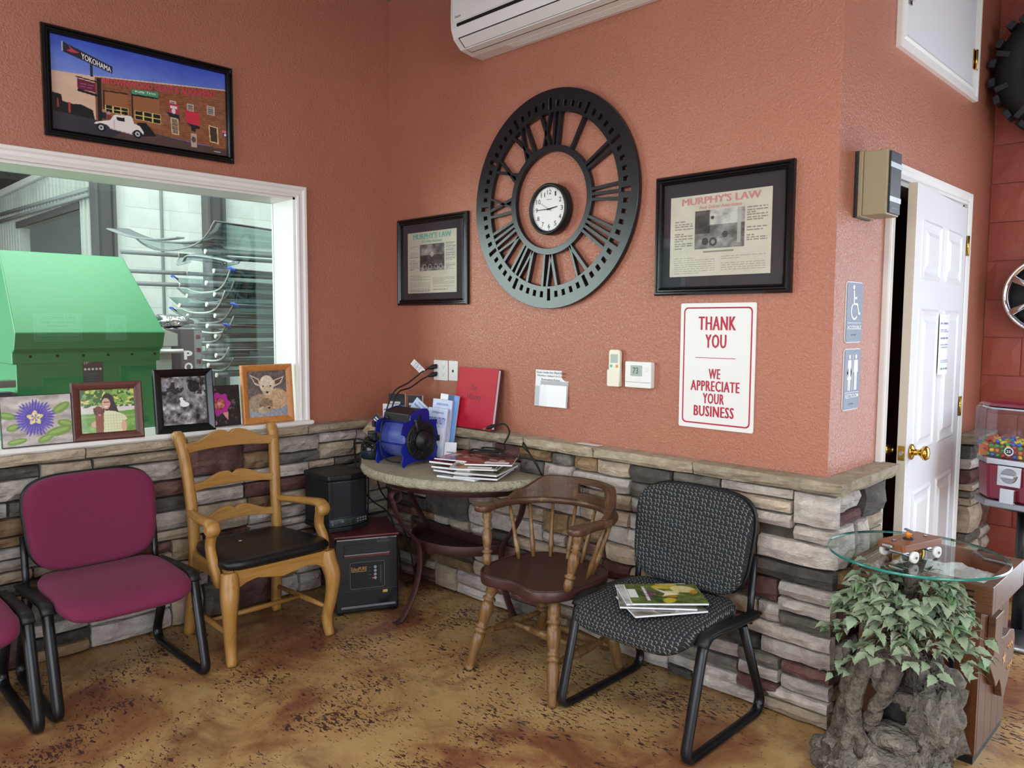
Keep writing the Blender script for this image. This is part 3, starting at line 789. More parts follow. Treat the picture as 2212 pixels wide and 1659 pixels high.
# ------------------------------------------------------------------ ceiling fixtures
for i, (x, y) in enumerate(FIXTURES):
    t = thing('ceiling_light', 'fluorescent ceiling fixture ' + ['nearest the window corner', 'towards the front left windows', 'towards the glazed entrance', 'farthest towards the front right'][i], 'ceiling light', (x, y, CEIL_Z), 0, 'ceiling fixtures of the waiting room')
    mb = MB(); mb.box(-.3, -.28, -.6, .6, -.07, 0); mb.box(.28, .3, -.6, .6, -.07, 0); mb.box(-.3, .3, -.6, -.58, -.07, 0); mb.box(-.3, .3, .58, .6, -.07, 0)
    mb.build('housing', 'fixture_white', t); B(-.28, .28, -.58, .58, -.06, -.055).build('diffuser', 'diffuser', t)
# ------------------------------------------------------------------ garage shell behind the window
gf = struct('floor_garage', MB().add([(-14, -7, 0), (-0.24, -7, 0), (-0.24, 5, 0), (-14, 5, 0)], [(0, 1, 2, 3)]), 'shop_grey')
GX, GY = -4.5, -0.1
wb = struct('wall_garage_block', B(GX - .2, GX, GY, 5, 0, 5.2), 'garage_white')
z = 0.0; row = 0
while z < 4.2:
    y = GY + 0.22 - (0.2 if row % 2 else 0)
    while y < 2.3:
        a, b = max(y, GY + .18), y + .4
        if b - a > .06 and z > 0.8: stone(wb, lambda u, v, w: (GX + w, u, v), a, b, z, z + .2, 0.004, 'garage_white', 'block', False, 0.001)
        y += .4
    z += .2; row += 1
wa = holed('wall_garage_siding', fnY, -14, GX - .2, 0, 5.2, [(-7.6, -5.25, 0.0, 2.62)], GY, GY + 0.1, 'garage_metal')
for i in range(34):   # standing ribs of the metal siding
    x = -4.8 - i * 0.13
    zz = 2.66 if -7.6 < x < -5.25 else 0.0
    B(x - .012, x + .012, GY - .018, GY, zz, 5.2).build('rib', 'garage_metal', wa)
struct('wall_garage_far', B(-14.2, -14, -7, 5, 0, 5.2), 'garage_metal')
struct('wall_garage_left', B(-14, -0.24, -7.2, -7, 0, 5.2), 'garage_metal')
struct('wall_garage_bay', B(-9.5, GX - .2, 1.6, 1.7, 0, 3.2), 'garage_dark')
struct('ceiling_garage', B(-14, -0.24, -7, 5, 5.2, 5.3), 'garage_metal')
struct('trim_1', B(-14, -6.25, -1.6, GY - .02, 3.16, 3.3), 'garage_dark')
struct('trim_2', MB().prism([(-14, 3.03), (-6.2, 3.10), (-6.2, 3.22), (-14, 3.15)], fnY, -0.16, GY - .02), 'white_trim')
for y0, y1, nm in ((GY - .13, GY + .035, 'steel column at the corner of the garage siding'), (0.86, 1.03, 'steel column on the white garage block wall')):
    t = thing('steel_column', nm, 'column', (GX + .02, (y0 + y1) / 2, 0)); h = (y1 - y0) / 2
    for q in (-1, 1): B(0, .16, q * h - .012, q * h + .012, 0, 5.18).build('flange', 'garage_post', t)
    B(.07, .085, -h, h, 0, 5.18).build('web', 'garage_post', t)
for k, (za, zb) in enumerate(((2.845, 2.768), (2.75, 2.715))):
    mb = MB(); mb.tube([(-9, -0.16, za + .02), (-4.72, -0.16, zb)], 0.022, 8)
    tag(mb.build('conduit_pipe', 'shop_grey'), ['upper', 'lower'][k] + ' grey conduit pipe along the garage siding', 'pipe')
mb = MB(); mb.tube([(GX + .05, .42, 0.02), (GX + .05, .42, 5.18)], 0.015, 8); tag(mb.build('conduit_pipe', 'shop_grey'), 'thin vertical conduit on the white garage block wall', 'pipe')
B(-7.7, -5.2, GY - .03, GY, 2.62, 2.70).build('door_header', 'garage_post', wa)
# ------------------------------------------------------------------ framed things on the walls
def frame_ring(pl, a0, a1, b0, b1, prof, name, mt, parent):
    """mitred moulding; prof = [(inset from the outer edge, height)]"""
    mb = MB(); rings = []
    for k, h in prof: rings.append([pl.p(a0 + k, b0 + k, h), pl.p(a1 - k, b0 + k, h), pl.p(a1 - k, b1 - k, h), pl.p(a0 + k, b1 - k, h)])
    mb.loft(rings, True, False, False, True); return mb.build(name, mt, parent)
FR = [(0, 0), (0, .018), (.006, .026), (.012, .026), (.016, .02), (.022, .02), (.026, .026), (.031, .022), (.034, .01), (.034, 0)]
PLW = Plane((0, 0, 0), (0, 1, 0), (0, 0, 1))      # on the left wall: a = y, b = z
PLB = Plane((0, 0, 0), (1, 0, 0), (0, 0, 1))      # on the back wall: a = x, b = z
PLR = Plane((XR, 0, 0), (0, 1, 0), (0, 0, 1))     # on the restroom wall: a = y, b = z
# --- big photograph of the shop
P = Paint(360, 200, '5C78C8')
P.grad('8FA6E4', '3E5AC6', 0.5, 1.0); P.noise(4, 0.03, 1)
P.poly([(0, .614), (.23, .643), (.23, .1), (0, .1)], 'DDB9A2')
P.poly([(0, .39), (.05, .38), (.055, .31), (.11, .30), (.15, .31), (.21, .27), (.22, .16), (0, .2)], '17161A')
P.rect(.083, .094, .2, .31, 'B04438'); P.rect(.028, .036, .24, .33, 'A03A40')
WALLP = [(.226, .643), (1, .80), (1, .08), (.60, .125), (.226, .17)]
P.poly(WALLP, '8A5638')
mw = np.abs(P.a - P.col('8A5638')).sum(2) < .01
brick = np.sin((P.Y - P.X * .2) * 260) * .025 + (P.fbm(60, 3, 2) - .5) * .14
P.a = np.where(mw[..., None], np.clip(P.a + brick[..., None], 0, 1), P.a)
P.poly([(.226, .648), (1, .812), (1, .797), (.226, .637)], 'E0C0A4')
P.poly([(0, .20), (.226, .17), (.60, .125), (.82, .09), (1, .085), (1, 0), (0, 0)], '55403A'); P.poly([(0, .2), (.226, .17), (.4, .13), (.3, 0), (0, 0)], '34303A'); P.noise(9, .04, 5)
for x0, x1, t0, t1 in ((.27, .403, .507, .52), (.427, .582, .545, .56)):
    P.poly([(x0, t0), (x1, t1), (x1, .2), (x0, .2)], '9A6440'); P.line(x0, t0, x1, t1, .004, '2A2226'); P.line(x0, t0, x0, .2, .004, '2A2226')
for x0, x1, a0, a1, b0, b1 in ((.276, .403, .356, .36, .275, .284), (.438, .59, .355, .362, .256, .249)):
    P.poly([(x0, a0), (x1, a1), (x1, b1), (x0, b0)], 'E2C878')
    for i in range(3):
        for j in range(2):
            u0, u1 = (i + .08) / 3, (i + .92) / 3; v0, v1 = (j + .08) / 2, (j + .9) / 2
            q = lambda u, v: (x0 + (x1 - x0) * u, (a0 + (a1 - a0) * u) * (1 - v) + (b0 + (b1 - b0) * u) * v)
            P.poly([q(u0, v0), q(u1, v0), q(u1, v1), q(u0, v1)], '141416')
for x0, x1, y0, y1 in ((.645, .682, .50, .549), (.75, .792, .472, .557), (.874, .924, .471, .577)):
    P.rect(x0, x1, y0, y1, 'C8B8A8'); P.rect(x0 + .006, x1 - .006, y0 + .01, y1 - .01, '6A6464')
    for k in range(1, 4): P.rect(x0, x1, y0 + (y1 - y0) * k / 4 - .003, y0 + (y1 - y0) * k / 4 + .003, 'C8B8A8')
P.poly([(.64, .52), (.697, .51), (.697, .40), (.642, .41)], 'B83850'); P.rect(.648, .69, .46, .49, 'E8D8DC'); P.ell(.667, .43, .012, .03, 'E8D8DC'); P.poly([(.625, .41), (.70, .395), (.705, .33), (.685, .345), (.64, .36)], '202430')
P.poly([(.738, .475), (.828, .465), (.828, .31), (.745, .325)], 'CC3048'); P.poly([(.745, .325), (.828, .31), (.828, .28), (.80, .27), (.80, .235), (.775, .24), (.77, .29)], '22242A')
P.rect(.770, .805, .05, .21, 'BFA498'); P.ell(.787, .14, .014, .035, '5A4A48')
P.poly([(.647, .354), (.693, .352), (.697, .16), (.652, .162)], 'D0BC90'); P.poly([(.654, .342), (.687, .34), (.69, .172), (.658, .175)], '5A4A48')
for k in range(1, 4): P.line(.654 + .009 * k, .342, .656 + .009 * k, .172, .0015, 'B0A080'); P.line(.654, .17 + .043 * k, .69, .17 + .043 * k, .0015, 'B0A080')
P.poly([(.883, .345), (.943, .335), (.947, .135), (.889, .145)], 'DCC088'); P.poly([(.890, .332), (.936, .323), (.94, .15), (.895, .158)], '3E302C')
P.poly([(.972, .315), (1, .315), (1, .235), (.975, .24)], '26306A'); P.poly([(.972, .315), (1, .315), (1, .28), (.974, .28)], 'D87088'); P.ell(.99, .26, .008, .015, 'F0F0F0')
# people beside the car, then the pale coupe and its shadow
P.ell(.268, .285, .010, .020, 'B08070'); P.rect(.257, .281, .20, .268, '20223A'); P.ell(.294, .270, .010, .018, 'C09080'); P.poly([(.284, .255), (.305, .255), (.318, .20), (.284, .20)], '7A4030')
P.poly([(.45, .22), (.50, .235), (.53, .18), (.56, .10), (.46, .07)], '15151A')
P.poly([(.213, .130), (.222, .150), (.245, .165), (.30, .195), (.322, .258), (.335, .268), (.415, .282), (.425, .265), (.432, .205), (.465, .185), (.488, .12), (.483, .095), (.472, .12), (.45, .135), (.43, .125), (.415, .080), (.33, .095), (.30, .105), (.285, .135), (.262, .145), (.24, .140), (.225, .128)], 'EBE3DF')
P.poly([(.334, .245), (.380, .248), (.382, .205), (.338, .208)], '1E1E24'); P.line(.30, .105, .42, .08, .003, 'C8BCB8'); P.line(.322, .2, .322, .11, .002, 'C8BCB8')
for cx, cy in ((.251, .098), (.451, .092)): P.ell(cx, cy, .024, .048, '141418'); P.ell(cx, cy, .014, .028, 'C0C0C8'); P.ell(cx, cy, .006, .012, '303038')
# signs in the photograph
P.poly([(.066, .94), (.322, .788), (.322, .708), (.064, .836)], '2A2E34'); P.rect(.204, .216, .63, .80, '2A2E34'); P.rect(.060, .068, .838, .94, 'C8C8CC')
P.poly([(.092, .925), (.11, .888), (.15, .855), (.118, .843), (.083, .853), (.106, .875)], 'C0405A')
P.line(.13, .60, .235, .585, .004, '241C22'); P.poly([(.133, .584), (.229, .569), (.229, .467), (.135, .47)], '6E2440'); P.line(.14, .46, .229, .44, .008, '1C1820'); P.rect(.235, .258, .17, .63, '1E1C20')
P.poly([(.424, .585), (.577, .612), (.577, .548), (.424, .535)], '4E9876'); P.poly([(.424, .535), (.577, .548), (.577, .53), (.43, .515)], '1A1A1E')
P.textlines(.15, .22, .49, .55, 2, 'A87888', 3, .7); P.textlines(.915, .975, .03, .05, 1, 'D8D0D0', 5, .8)
fr = thing('picture_frame', 'long black framed photograph of a brick shop with a pale vintage car', 'picture', (0, 0, 0))
A0, A1, Z0, Z1 = -1.778, -0.953, 2.238, 2.695
frame_ring(PLW, A0, A1, Z0, Z1, FR, 'frame', 'black_gloss', fr)
ph = print_panel('photograph', P, PLW.quad(A0 + .033, A1 - .033, Z0 + .033, Z1 - .033, .006), fr, 'print_gloss')
def inpic(x, y): return PLW.p(A0 + .033 + x * (A1 - A0 - .066), Z0 + .033 + y * (Z1 - Z0 - .066), .0062)
def pict(body, x0, y0, x1, y1, h, mt, heavy=.02): lettering(body, [inpic(x0, y0), inpic(x1, y1), inpic(x1, y1 + h), inpic(x0, y0 + h)], mt, ph, lift=.0008, heavy=heavy)
lettering('YOKOHAMA', [inpic(.158, .800), inpic(.314, .722), inpic(.314, .775), inpic(.158, .866)], 'ink_white', ph, lift=.0008, heavy=.02)
mat('shop_letter_red', 'CC4058', 0.5)
lettering('BROWNWOOD GLASS & ALIGNMENT', [inpic(.262, .582), inpic(.935, .682), inpic(.935, .768), inpic(.262, .640)], 'shop_letter_red', ph, lift=.0008, heavy=.035)
lettering('Kelly Tires', [inpic(.445, .552), inpic(.562, .565), inpic(.562, .598), inpic(.445, .580)], 'ink_white', ph, lift=.0008, heavy=.01)
# --- the two framed pages on the back wall
def murphy(w, h, seed, photo, wide):
    P = Paint(w, h, 'D9D3BE'); P.noise(3, .05, seed)
    if wide:
        P.textlines(.05, .24, .34, .76, 14, '6A665C', seed); P.textlines(.77, .96, .36, .80, 15, '6A665C', seed + 1)
        P.textlines(.05, .47, .03, .27, 9, '77736A', seed + 2); P.textlines(.53, .95, .03, .27, 9, '77736A', seed + 3); P.rect(.35, .65, .285, .305, '77736A', .8)
        x0, x1, y0, y1 = .26, .75, .33, .80
    else:
        P.textlines(.04, .24, .38, .78, 16, '77736A', seed); P.textlines(.79, .97, .36, .80, 16, '77736A', seed + 1)
        P.textlines(.04, .47, .02, .30, 12, '77736A', seed + 2); P.textlines(.53, .96, .02, .30, 12, '77736A', seed + 3)
        x0, x1, y0, y1 = .26, .76, .36, .79
    m = (P.X > x0) & (P.X < x1) & (P.Y > y0) & (P.Y < y1); u = (P.X - x0) / (x1 - x0); v = (P.Y - y0) / (y1 - y0)
    g = 0.42 + (P.fbm(7, seed + 7, 5) - .5) * 0.9
    if wide: g = np.where((v > .62) & (u > .3), g + .3, g); g = np.where((u < .32) & (v > .4), g - .25, g); g = np.where((v < .25), g + .08, g)
    else: g = np.where((v > .15) & (v < .6), g - .2, g + .08)
    P.a = np.where(m[..., None], np.clip(g, .05, .85)[..., None] * np.array([1, .98, .94]), P.a)
    def e(cx, cy, r, c): P.ell(x0 + (x1 - x0) * cx, y0 + (y1 - y0) * cy, (x1 - x0) * r, (y1 - y0) * r * (w / h) * (x1 - x0) / (y1 - y0), c, .85)
    if wide:
        e(.22, .2, .07, '16161A'); e(.38, .18, .08, '1E1E20'); e(.38, .18, .04, 'A8A498'); e(.62, .35, .06, '2A2A2C'); e(.36, .72, .05, 'D0C8B8'); e(.36, .8, .035, '1A1A1A')
        P.rect(x0 + .86 * (x1 - x0), x0 + .93 * (x1 - x0), y0 + .1 * (y1 - y0), y1, 'B8B4A8', .9)
    else:
        for cx in (.2, .42, .66, .85): e(cx, .16, .07, 'B8B0A0'); e(cx, .16, .05, '1C1C1E')
        e(.5, .62, .07, 'C0B8A8')
    return P
def framed_page(name, label, x0, x1, z0, z1, px0, px1, pz0, pz1, P, tmat, h0):
    t = thing(name, label, 'picture')
    pl = Plane((0, 0, 0), (1, 0, 0), (0, 0, 1))
    frame_ring(pl, x0, x1, z0, z1, FR, 'frame', 'black_gloss', t)
    pl.rect(x0 + .03, x1 - .03, z0 + .03, z1 - .03, .002, .005, 'mat_board', 'mat_board', t)
    pg = print_panel('page', P, pl.quad(px0, px1, pz0, pz1, .007), t)
    W_, H_ = px1 - px0, pz1 - pz0
    pl2 = Plane((0, -.0074, 0), (1, 0, 0), (0, 0, 1))
    pl2.text("MURPHY'S LAW", px0 + W_ * .12, px0 + W_ * .9, pz0 + H_ * (.885 if h0 else .885), pz0 + H_ * .975, tmat, pg, heavy=.035)
    pl2.text('And Other Anecdotes', px0 + W_ * .3, px0 + W_ * .72, pz0 + H_ * .82, pz0 + H_ * .865, tmat, pg, bold=.005)
    pl.rect(x0 + .034, x1 - .034, z0 + .034, z1 - .034, .0120, .0130, 'glass', 'frame_glass', t)
    return t
framed_page('picture_frame', 'small black framed clipping with green title beside the wall corner', .094, .691, 1.560, 2.045, .175, .595, 1.628, 1.965, murphy(150, 130, 31, 0, False), 'ink_teal', 1)
framed_page('picture_frame', 'larger black framed clipping with red title above the thank you sign', 1.858, 2.450, 1.580, 2.062, 1.925, 2.365, 1.655, 1.975, murphy(200, 150, 41, 0, True), 'ink_pink', 0)
# --- thank-you sign
t = thing('thank_you_sign', 'white sign with red THANK YOU lettering on the terracotta wall', 'sign')
PLB.plate(rrect(1.983, 2.314, 1.045, 1.547, .006, 2), .001, .006, 'panel', 'white_plastic', t)
us, ue, vs0, ve = 1.998, 2.300, 1.062, 1.531
mb = MB(); o1 = rrect(us, ue, vs0, ve, .018, 4); o2 = rrect(us + .006, ue - .006, vs0 + .006, ve - .006, .014, 4)
mb.loft([[PLB.p(a, b, .0063) for a, b in o1], [PLB.p(a, b, .0063) for a, b in o2]], True, False, False); mb.build('border', 'ink_red', t)
ps = Plane((0, -.0062, 0), (1, 0, 0), (0, 0, 1))
for body, a0, a1, b0, b1 in (('THANK', 2.066, 2.231, 1.440, 1.494), ('YOU', 2.098, 2.192, 1.369, 1.423), ('WE', 2.117, 2.169, 1.246, 1.286), ('APPRECIATE', 2.036, 2.254, 1.196, 1.238), ('YOUR', 2.093, 2.188, 1.146, 1.188), ('BUSINESS', 2.053, 2.232, 1.094, 1.137)):
    ps.text(body, a0, a1, b0, b1, 'ink_red', t, heavy=.045, spacing=1.12)
ps.rect(2.056, 2.232, 1.328, 1.3305, 0, .0006, 'rule', 'ink_red', t)
# --- big skeleton clock wheel
ck = thing('skeleton_clock', 'large black openwork clock wheel with roman numerals', 'wall decor', (1.275, 0, 2.035))
TH0, TH1 = .006, .030
def polar(r, a, w): return (r * math.sin(a), -w, r * math.cos(a))
angs = []; hole = []
for m in range(60):
    c = math.radians(6 * m)
    for d, hh in ((-3, 0), (-1.15, 1), (1.15, 0)): angs.append(c + math.radians(d)); hole.append(hh)
rad = [.398, .411, .424, .450, .464, .503]
def keepr(i, j):
    m = i // 3
    if not hole[i]: return True
    return not ((j == 2) or (m % 5 == 0 and j in (1, 2, 3)))
MB().gridsolid(angs, rad, keepr, lambda a, r, w: polar(r, a, w), TH0, TH1, True).build('minute_ring', 'clock_black', ck, .0015, 1)
ia = [2 * PI * k / 72 for k in range(72)]
MB().gridsolid(ia, [.222, .252], lambda i, j: True, lambda a, r, w: polar(r, a, w), TH0, TH1, True).build('inner_ring', 'clock_black', ck, .0015, 1)
CW = {'I': .030, 'V': .078, 'X': .080}
for h, s in enumerate(['XII', 'I', 'II', 'III', 'IIII', 'V', 'VI', 'VII', 'VIII', 'IX', 'X', 'XI']):
    a = h * PI / 6; ur = Vector((math.sin(a), 0, math.cos(a))); ut = Vector((math.cos(a), 0, -math.sin(a)))
    tot = sum(CW[c] for c in s); x = -tot / 2; mb = MB()
    def bar(x0, x1, wd=.0135):
        # stroke from inner ring (x0) to outer ring (x1)
        s0, s1 = (.75, 1.12)
        pts = [(.246, x0 * s0 - wd / 2), (.246, x0 * s0 + wd / 2), (.403, x1 * s1 + wd / 2), (.403, x1 * s1 - wd / 2)]
        mb.prism(pts, lambda r, q, w: ur * r + ut * q + Vector((0, -w, 0)), TH0 + .001, TH1 - .001)
    for c in s:
        cx = x + CW[c] / 2
        if c == 'I': bar(cx, cx)
        elif c == 'V': bar(cx, cx - .028, .016); bar(cx, cx + .028, .011)
        else: bar(cx + .028, cx - .028, .015); bar(cx - .028, cx + .028, .011)
        x += CW[c]
    mb.build('numeral', 'clock_black', ck)
# --- small round clock in the middle
sc = thing('wall_clock', 'small round white faced wall clock with black rim', 'clock', (1.283, 0, 1.992))
mb = MB(); n = 48; cr = lambda r, d: [(r * math.sin(2 * PI * k / n), -d, r * math.cos(2 * PI * k / n)) for k in range(n)]
mb.loft([cr(.100, .044), cr(.106, .055), cr(.113, .057), cr(.118, .050), cr(.119, .012), cr(.110, .001)], True, False, True); mb.build('rim', 'black_plastic', sc)
MB().loft([cr(.108, .001), cr(.108, .040)], True, True, False).build('dial', 'white_plastic', sc)
pc = Plane((0, -.0402, 0), (1, 0, 0), (0, 0, 1))
for h in range(1, 13):
    a = h * PI / 6; x, z_ = .078 * math.sin(a), .078 * math.cos(a); wd = .007 if h < 10 else .013
    pc.text(str(h), x - wd * (.6 if h in (1,) else 1), x + wd * (.6 if h in (1,) else 1), z_ - .0105, z_ + .0105, 'ink_black', sc, name='numeral')
mb = MB()
for m in range(60):
    a = m * PI / 30; r0 = .094 if m % 5 else .0915; u = Vector((math.sin(a), 0, math.cos(a))); q = Vector((math.cos(a), 0, -math.sin(a))) * (.0005 if m % 5 else .0012)
    mb.add([u * r0 - q + Vector((0, -.0405, 0)), u * r0 + q + Vector((0, -.0405, 0)), u * .0985 + q + Vector((0, -.0405, 0)), u * .0985 - q + Vector((0, -.0405, 0))], [(0, 1, 2, 3)])
mb.build('minute_track', 'ink_black', sc)
def hand(deg, L, tail, w, d, mt, nm):
    a = math.radians(deg); ur = Vector((math.sin(a), 0, math.cos(a))); ut = Vector((math.cos(a), 0, -math.sin(a)))
    MB().prism([(-tail, -w), (-tail, w), (L, w * .55), (L, -w * .55)], lambda r, q, ww: ur * r + ut * q + Vector((0, -ww, 0)), d, d + .001).build(nm, mt, sc)
hand(82, .052, .012, .0034, .042, 'ink_black', 'hour_hand'); hand(270, .075, .015, .0022, .0435, 'ink_black', 'minute_hand'); hand(301, .06, .02, .0007, .045, 'ink_black', 'second_hand')
MB().cyl((0, -.040, 0), (0, -.0465, 0), .004).build('hub', 'ink_black', sc)
pc.rect(-.016, .016, .043, .0455, 0, .0003, 'dial_mark', 'mid_grey', sc)
# --- split air conditioner
ac = thing('air_conditioner', 'white wall mounted split air conditioner above the clock', 'air conditioner', (0.785, 0, 2.782))
AL = 1.075
prof = [(0, 0), (.075, .0), (.15, .012), (.195, .05), (.212, .095), (.215, .14), (.212, .285), (.19, .30), (0, .30)]
MB().prism(prof, lambda d, z_, w: (w, -d, z_), 0, AL).build('body', 'white_plastic', ac, .006)
fp = [(.212, .115), (.2195, .12), (.2215, .15), (.2215, .27), (.214, .288), (.209, .288)]
MB().prism(fp, lambda d, z_, w: (w, -d, z_), .025, AL - .025).build('front_panel', 'white_plastic', ac, .004)
mb = MB(); mb.prism([(.2135, .098), (.2165, .1), (.2165, .112), (.2135, .114)], lambda d, z_, w: (w, -d, z_), .05, AL - .05); mb.build('intake_gap', 'soft_black', ac)
# outlet below the front lip: two flaps with dark gaps between
def acpt(t, o):   # along the underside from the front lip (0) to the flat bottom (1), offset o outwards
    A, Bq, Cq = Vector((.199, .054)), Vector((.152, .0135)), Vector((.085, .0018))
    if t < .45: p = A.lerp(Bq, t / .45); n_ = Vector((.653, -.757))
    else: p = Bq.lerp(Cq, (t - .45) / .55); n_ = Vector((.172, -.985))
    return p + n_ * o
def acslab(t0, t1, o0, o1, x0, x1, name, mt, n=6):
    poly = [acpt(t0 + (t1 - t0) * i / n, o1) for i in range(n + 1)] + [acpt(t1 + (t0 - t1) * i / n, o0) for i in range(n + 1)]
    return MB().prism([(p.x, p.y) for p in poly], lambda d, z_, w: (w, -d, z_), x0, x1).build(name, mt, ac)
acslab(.02, .80, -.006, .0012, .040, AL - .040, 'outlet_gap', 'soft_black')
acslab(.05, .41, .0, .004, .048, AL - .048, 'louver', 'white_plastic'); acslab(.455, .735, .0, .004, .048, AL - .048, 'louver', 'white_plastic')
for k in range(6): B(.25, AL - .02, -.03 - k * .009, -.027 - k * .009, -.0012, .002).build('rib', 'white_plastic', ac)
Plane((0, -.2225, 0), (1, 0, 0), (0, 0, 1)).text('Daikin', .045, .085, .135, .146, 'ink_grey', ac)
# --- outlet, phone plate
def plate(x0, x1, z0, z1, name, label):
    t = thing(name, label, 'wall plate'); PLB.plate(rrect(x0, x1, z0, z1, .004, 2), .0, .006, 'plate', 'white_plastic', t, .002); return t
t = plate(.400, .518, 1.147, 1.258, 'outlet_plate', 'white double outlet plate with two black plugs in it')
for gx in (.432, .486):
    for gz in (1.182, 1.224):
        s_ = PLB.plate(rrect(gx - .016, gx + .016, gz - .013, gz + .013, .008, 3), .006, .008, 'socket', 'white_plastic', t)
        mb = MB(); mb.box(gx - .007, gx - .0055, -.0084, -.008, gz - .002, gz + .006); mb.box(gx + .0055, gx + .007, -.0084, -.008, gz - .002, gz + .006); mb.box(gx - .002, gx + .002, -.0084, -.008, gz - .009, gz - .005)
        mb.build('slot', 'soft_black', s_)
t = plate(.527, .600, 1.150, 1.258, 'phone_plate', 'white phone jack plate right of the outlet')
PLB.rect(.557, .569, 1.196, 1.209, .006, .0075, 'jack', 'soft_black', t)
for z_ in (1.17, 1.24): MB().cyl((.5635, -.006, z_), (.5635, -.0068, z_), .0025, n=8).build('screw', 'white_plastic', t)
# --- taped paper note on the wall (its square code left out)
t = thing('paper_note', 'white paper note taped to the wall above the stone ledge', 'note')
bent = lambda a, b: .012 * np.maximum(0, (1 - b) - .2) + .004 * np.sin(a * 5)
Pn = Paint(60, 60, 'E6E6E8'); Pn.rect(.0, .16, 0, .55, 'BDBDC2'); Pn.rect(.18, 1, .58, .70, 'A8A8AC')
print_panel('sheet', Pn, PLB.quad(1.172, 1.378, 1.066, 1.240, .003), t, 'print', 0, bent)
Pn2 = Paint(30, 30, 'EEEEF2')
print_panel('front_sheet', Pn2, PLB.quad(1.218, 1.376, 1.068, 1.170, .007), t, 'print', 0, lambda a, b: .012 * np.maximum(0, (1 - b) * .55 + .2))
pn = Plane((0, -.0085, 0), (1, 0, 0), (0, 0, 1))
pn.text('Scan code for Red Rash', 1.184, 1.370, 1.224, 1.234, 'ink_black', t); pn.text('Machine. Subject to Comp', 1.190, 1.366, 1.207, 1.217, 'ink_black', t); pn.text('Promotion Rules', 1.215, 1.330, 1.190, 1.200, 'ink_black', t)
# --- remote in its holder, thermostat
t = thing('remote_control', 'ivory air conditioner remote in its wall holder', 'remote control')
PLB.plate(rrect(1.622, 1.688, 1.187, 1.262, .006, 3), 0, .026, 'holder', 'ivory_plastic', t, .003)
pr_ = Plane((0, -.006, 0), (1, 0, 0), (0, 0, 1))
pr_.plate(rrect(1.630, 1.690, 1.200, 1.350, .014, 4), 0, .018, 'handset', 'ivory_plastic', t, .003)
pr_.rect(1.640, 1.680, 1.292, 1.330, .018, .0186, 'screen', 'lcd', t)
for k, c in enumerate(('ink_teal', 'white_paper', 'orange_knob')): pr_.rect(1.639 + .0155 * k, 1.650 + .0155 * k, 1.272, 1.284, .018, .0195, 'button', c, t)
t = thing('thermostat', 'white wall thermostat reading 73 next to the remote', 'thermostat')
PLB.plate(rrect(1.722, 1.857, 1.190, 1.302, .005, 3), 0, .028, 'body', 'white_plastic', t, .003)
PLB.rect(1.752, 1.812, 1.240, 1.286, .028, .0285, 'screen', 'lcd', t)
Plane((0, -.0287, 0), (1, 0, 0), (0, 0, 1)).text('73', 1.764, 1.792, 1.250, 1.277, 'lcd_dark', t, bold=.01)
for k in range(2): PLB.rect(1.826, 1.842, 1.262 + k * .011, 1.270 + k * .011, .028, .030, 'button', 'white_plastic', t, .001)
for a in (1.757, 1.800): PLB.plate([(a - .007, 1.222), (a + .007, 1.222), (a, 1.231)], .028, .0295, 'button', 'white_plastic', t)
PLB.rect(1.724, 1.855, 1.213, 1.2145, .028, .0284, 'seam', 'mid_grey', t); PLB.rect(1.765, 1.795, 1.196, 1.206, .028, .0292, 'slider', 'white_plastic', t)
# --- restroom signs on the side wall
def restsign(z0, z1, label):
    t = thing('restroom_sign', label, 'sign'); PLR.plate(rrect(.100, .252, z0, z1, .014, 4), 0, .004, 'border', 'white_plastic', t)
    PLR.plate(rrect(.103, .249, z0 + .003, z1 - .003, .012, 4), .002, .006, 'panel', 'sign_grey', t); return t
t = restsign(1.398, 1.621, 'grey accessible restroom sign with white wheelchair symbol'); W6 = .0062
psr = Plane((XR + W6, 0, 0), (0, 1, 0), (0, 0, 1))
mb = MB(); S = lambda pts, w: mb.strip([psr.p(a, b, .0006) for a, b in pts], (1, 0, 0), .001, w, False, True, .1, False)
mb.prism(arc((.160, 1.601), .0085, 0, 2 * PI, 12)[:-1], lambda a, b, w: psr.p(a, b, w), 0, .001)
S([(.162, 1.590), (.165, 1.540), (.196, 1.540), (.214, 1.503), (.226, 1.508)], .009); S([(.164, 1.562), (.190, 1.562)], .008)
S(arc((.172, 1.515), .030, 2.2, 5.6, 12), .007); mb.build('wheelchair_symbol', 'ink_white', t)
psr.text('ACCESSIBLE', .111, .241, 1.447, 1.461, 'ink_white', t, bold=.01); psr.rect(.112, .240, 1.470, 1.4715, 0, .0006, 'rule', 'ink_white', t)
mb = MB()
for k in range(8): mb.box(XR + .006, XR + .0072, .150 + k * .006, .153 + k * .006, 1.424 + (k % 2) * .003, 1.427 + (k % 2) * .003)
mb.build('braille', 'mid_grey', t)
t = restsign(1.148, 1.376, 'grey restroom sign with white man and woman figures')
mb = MB()
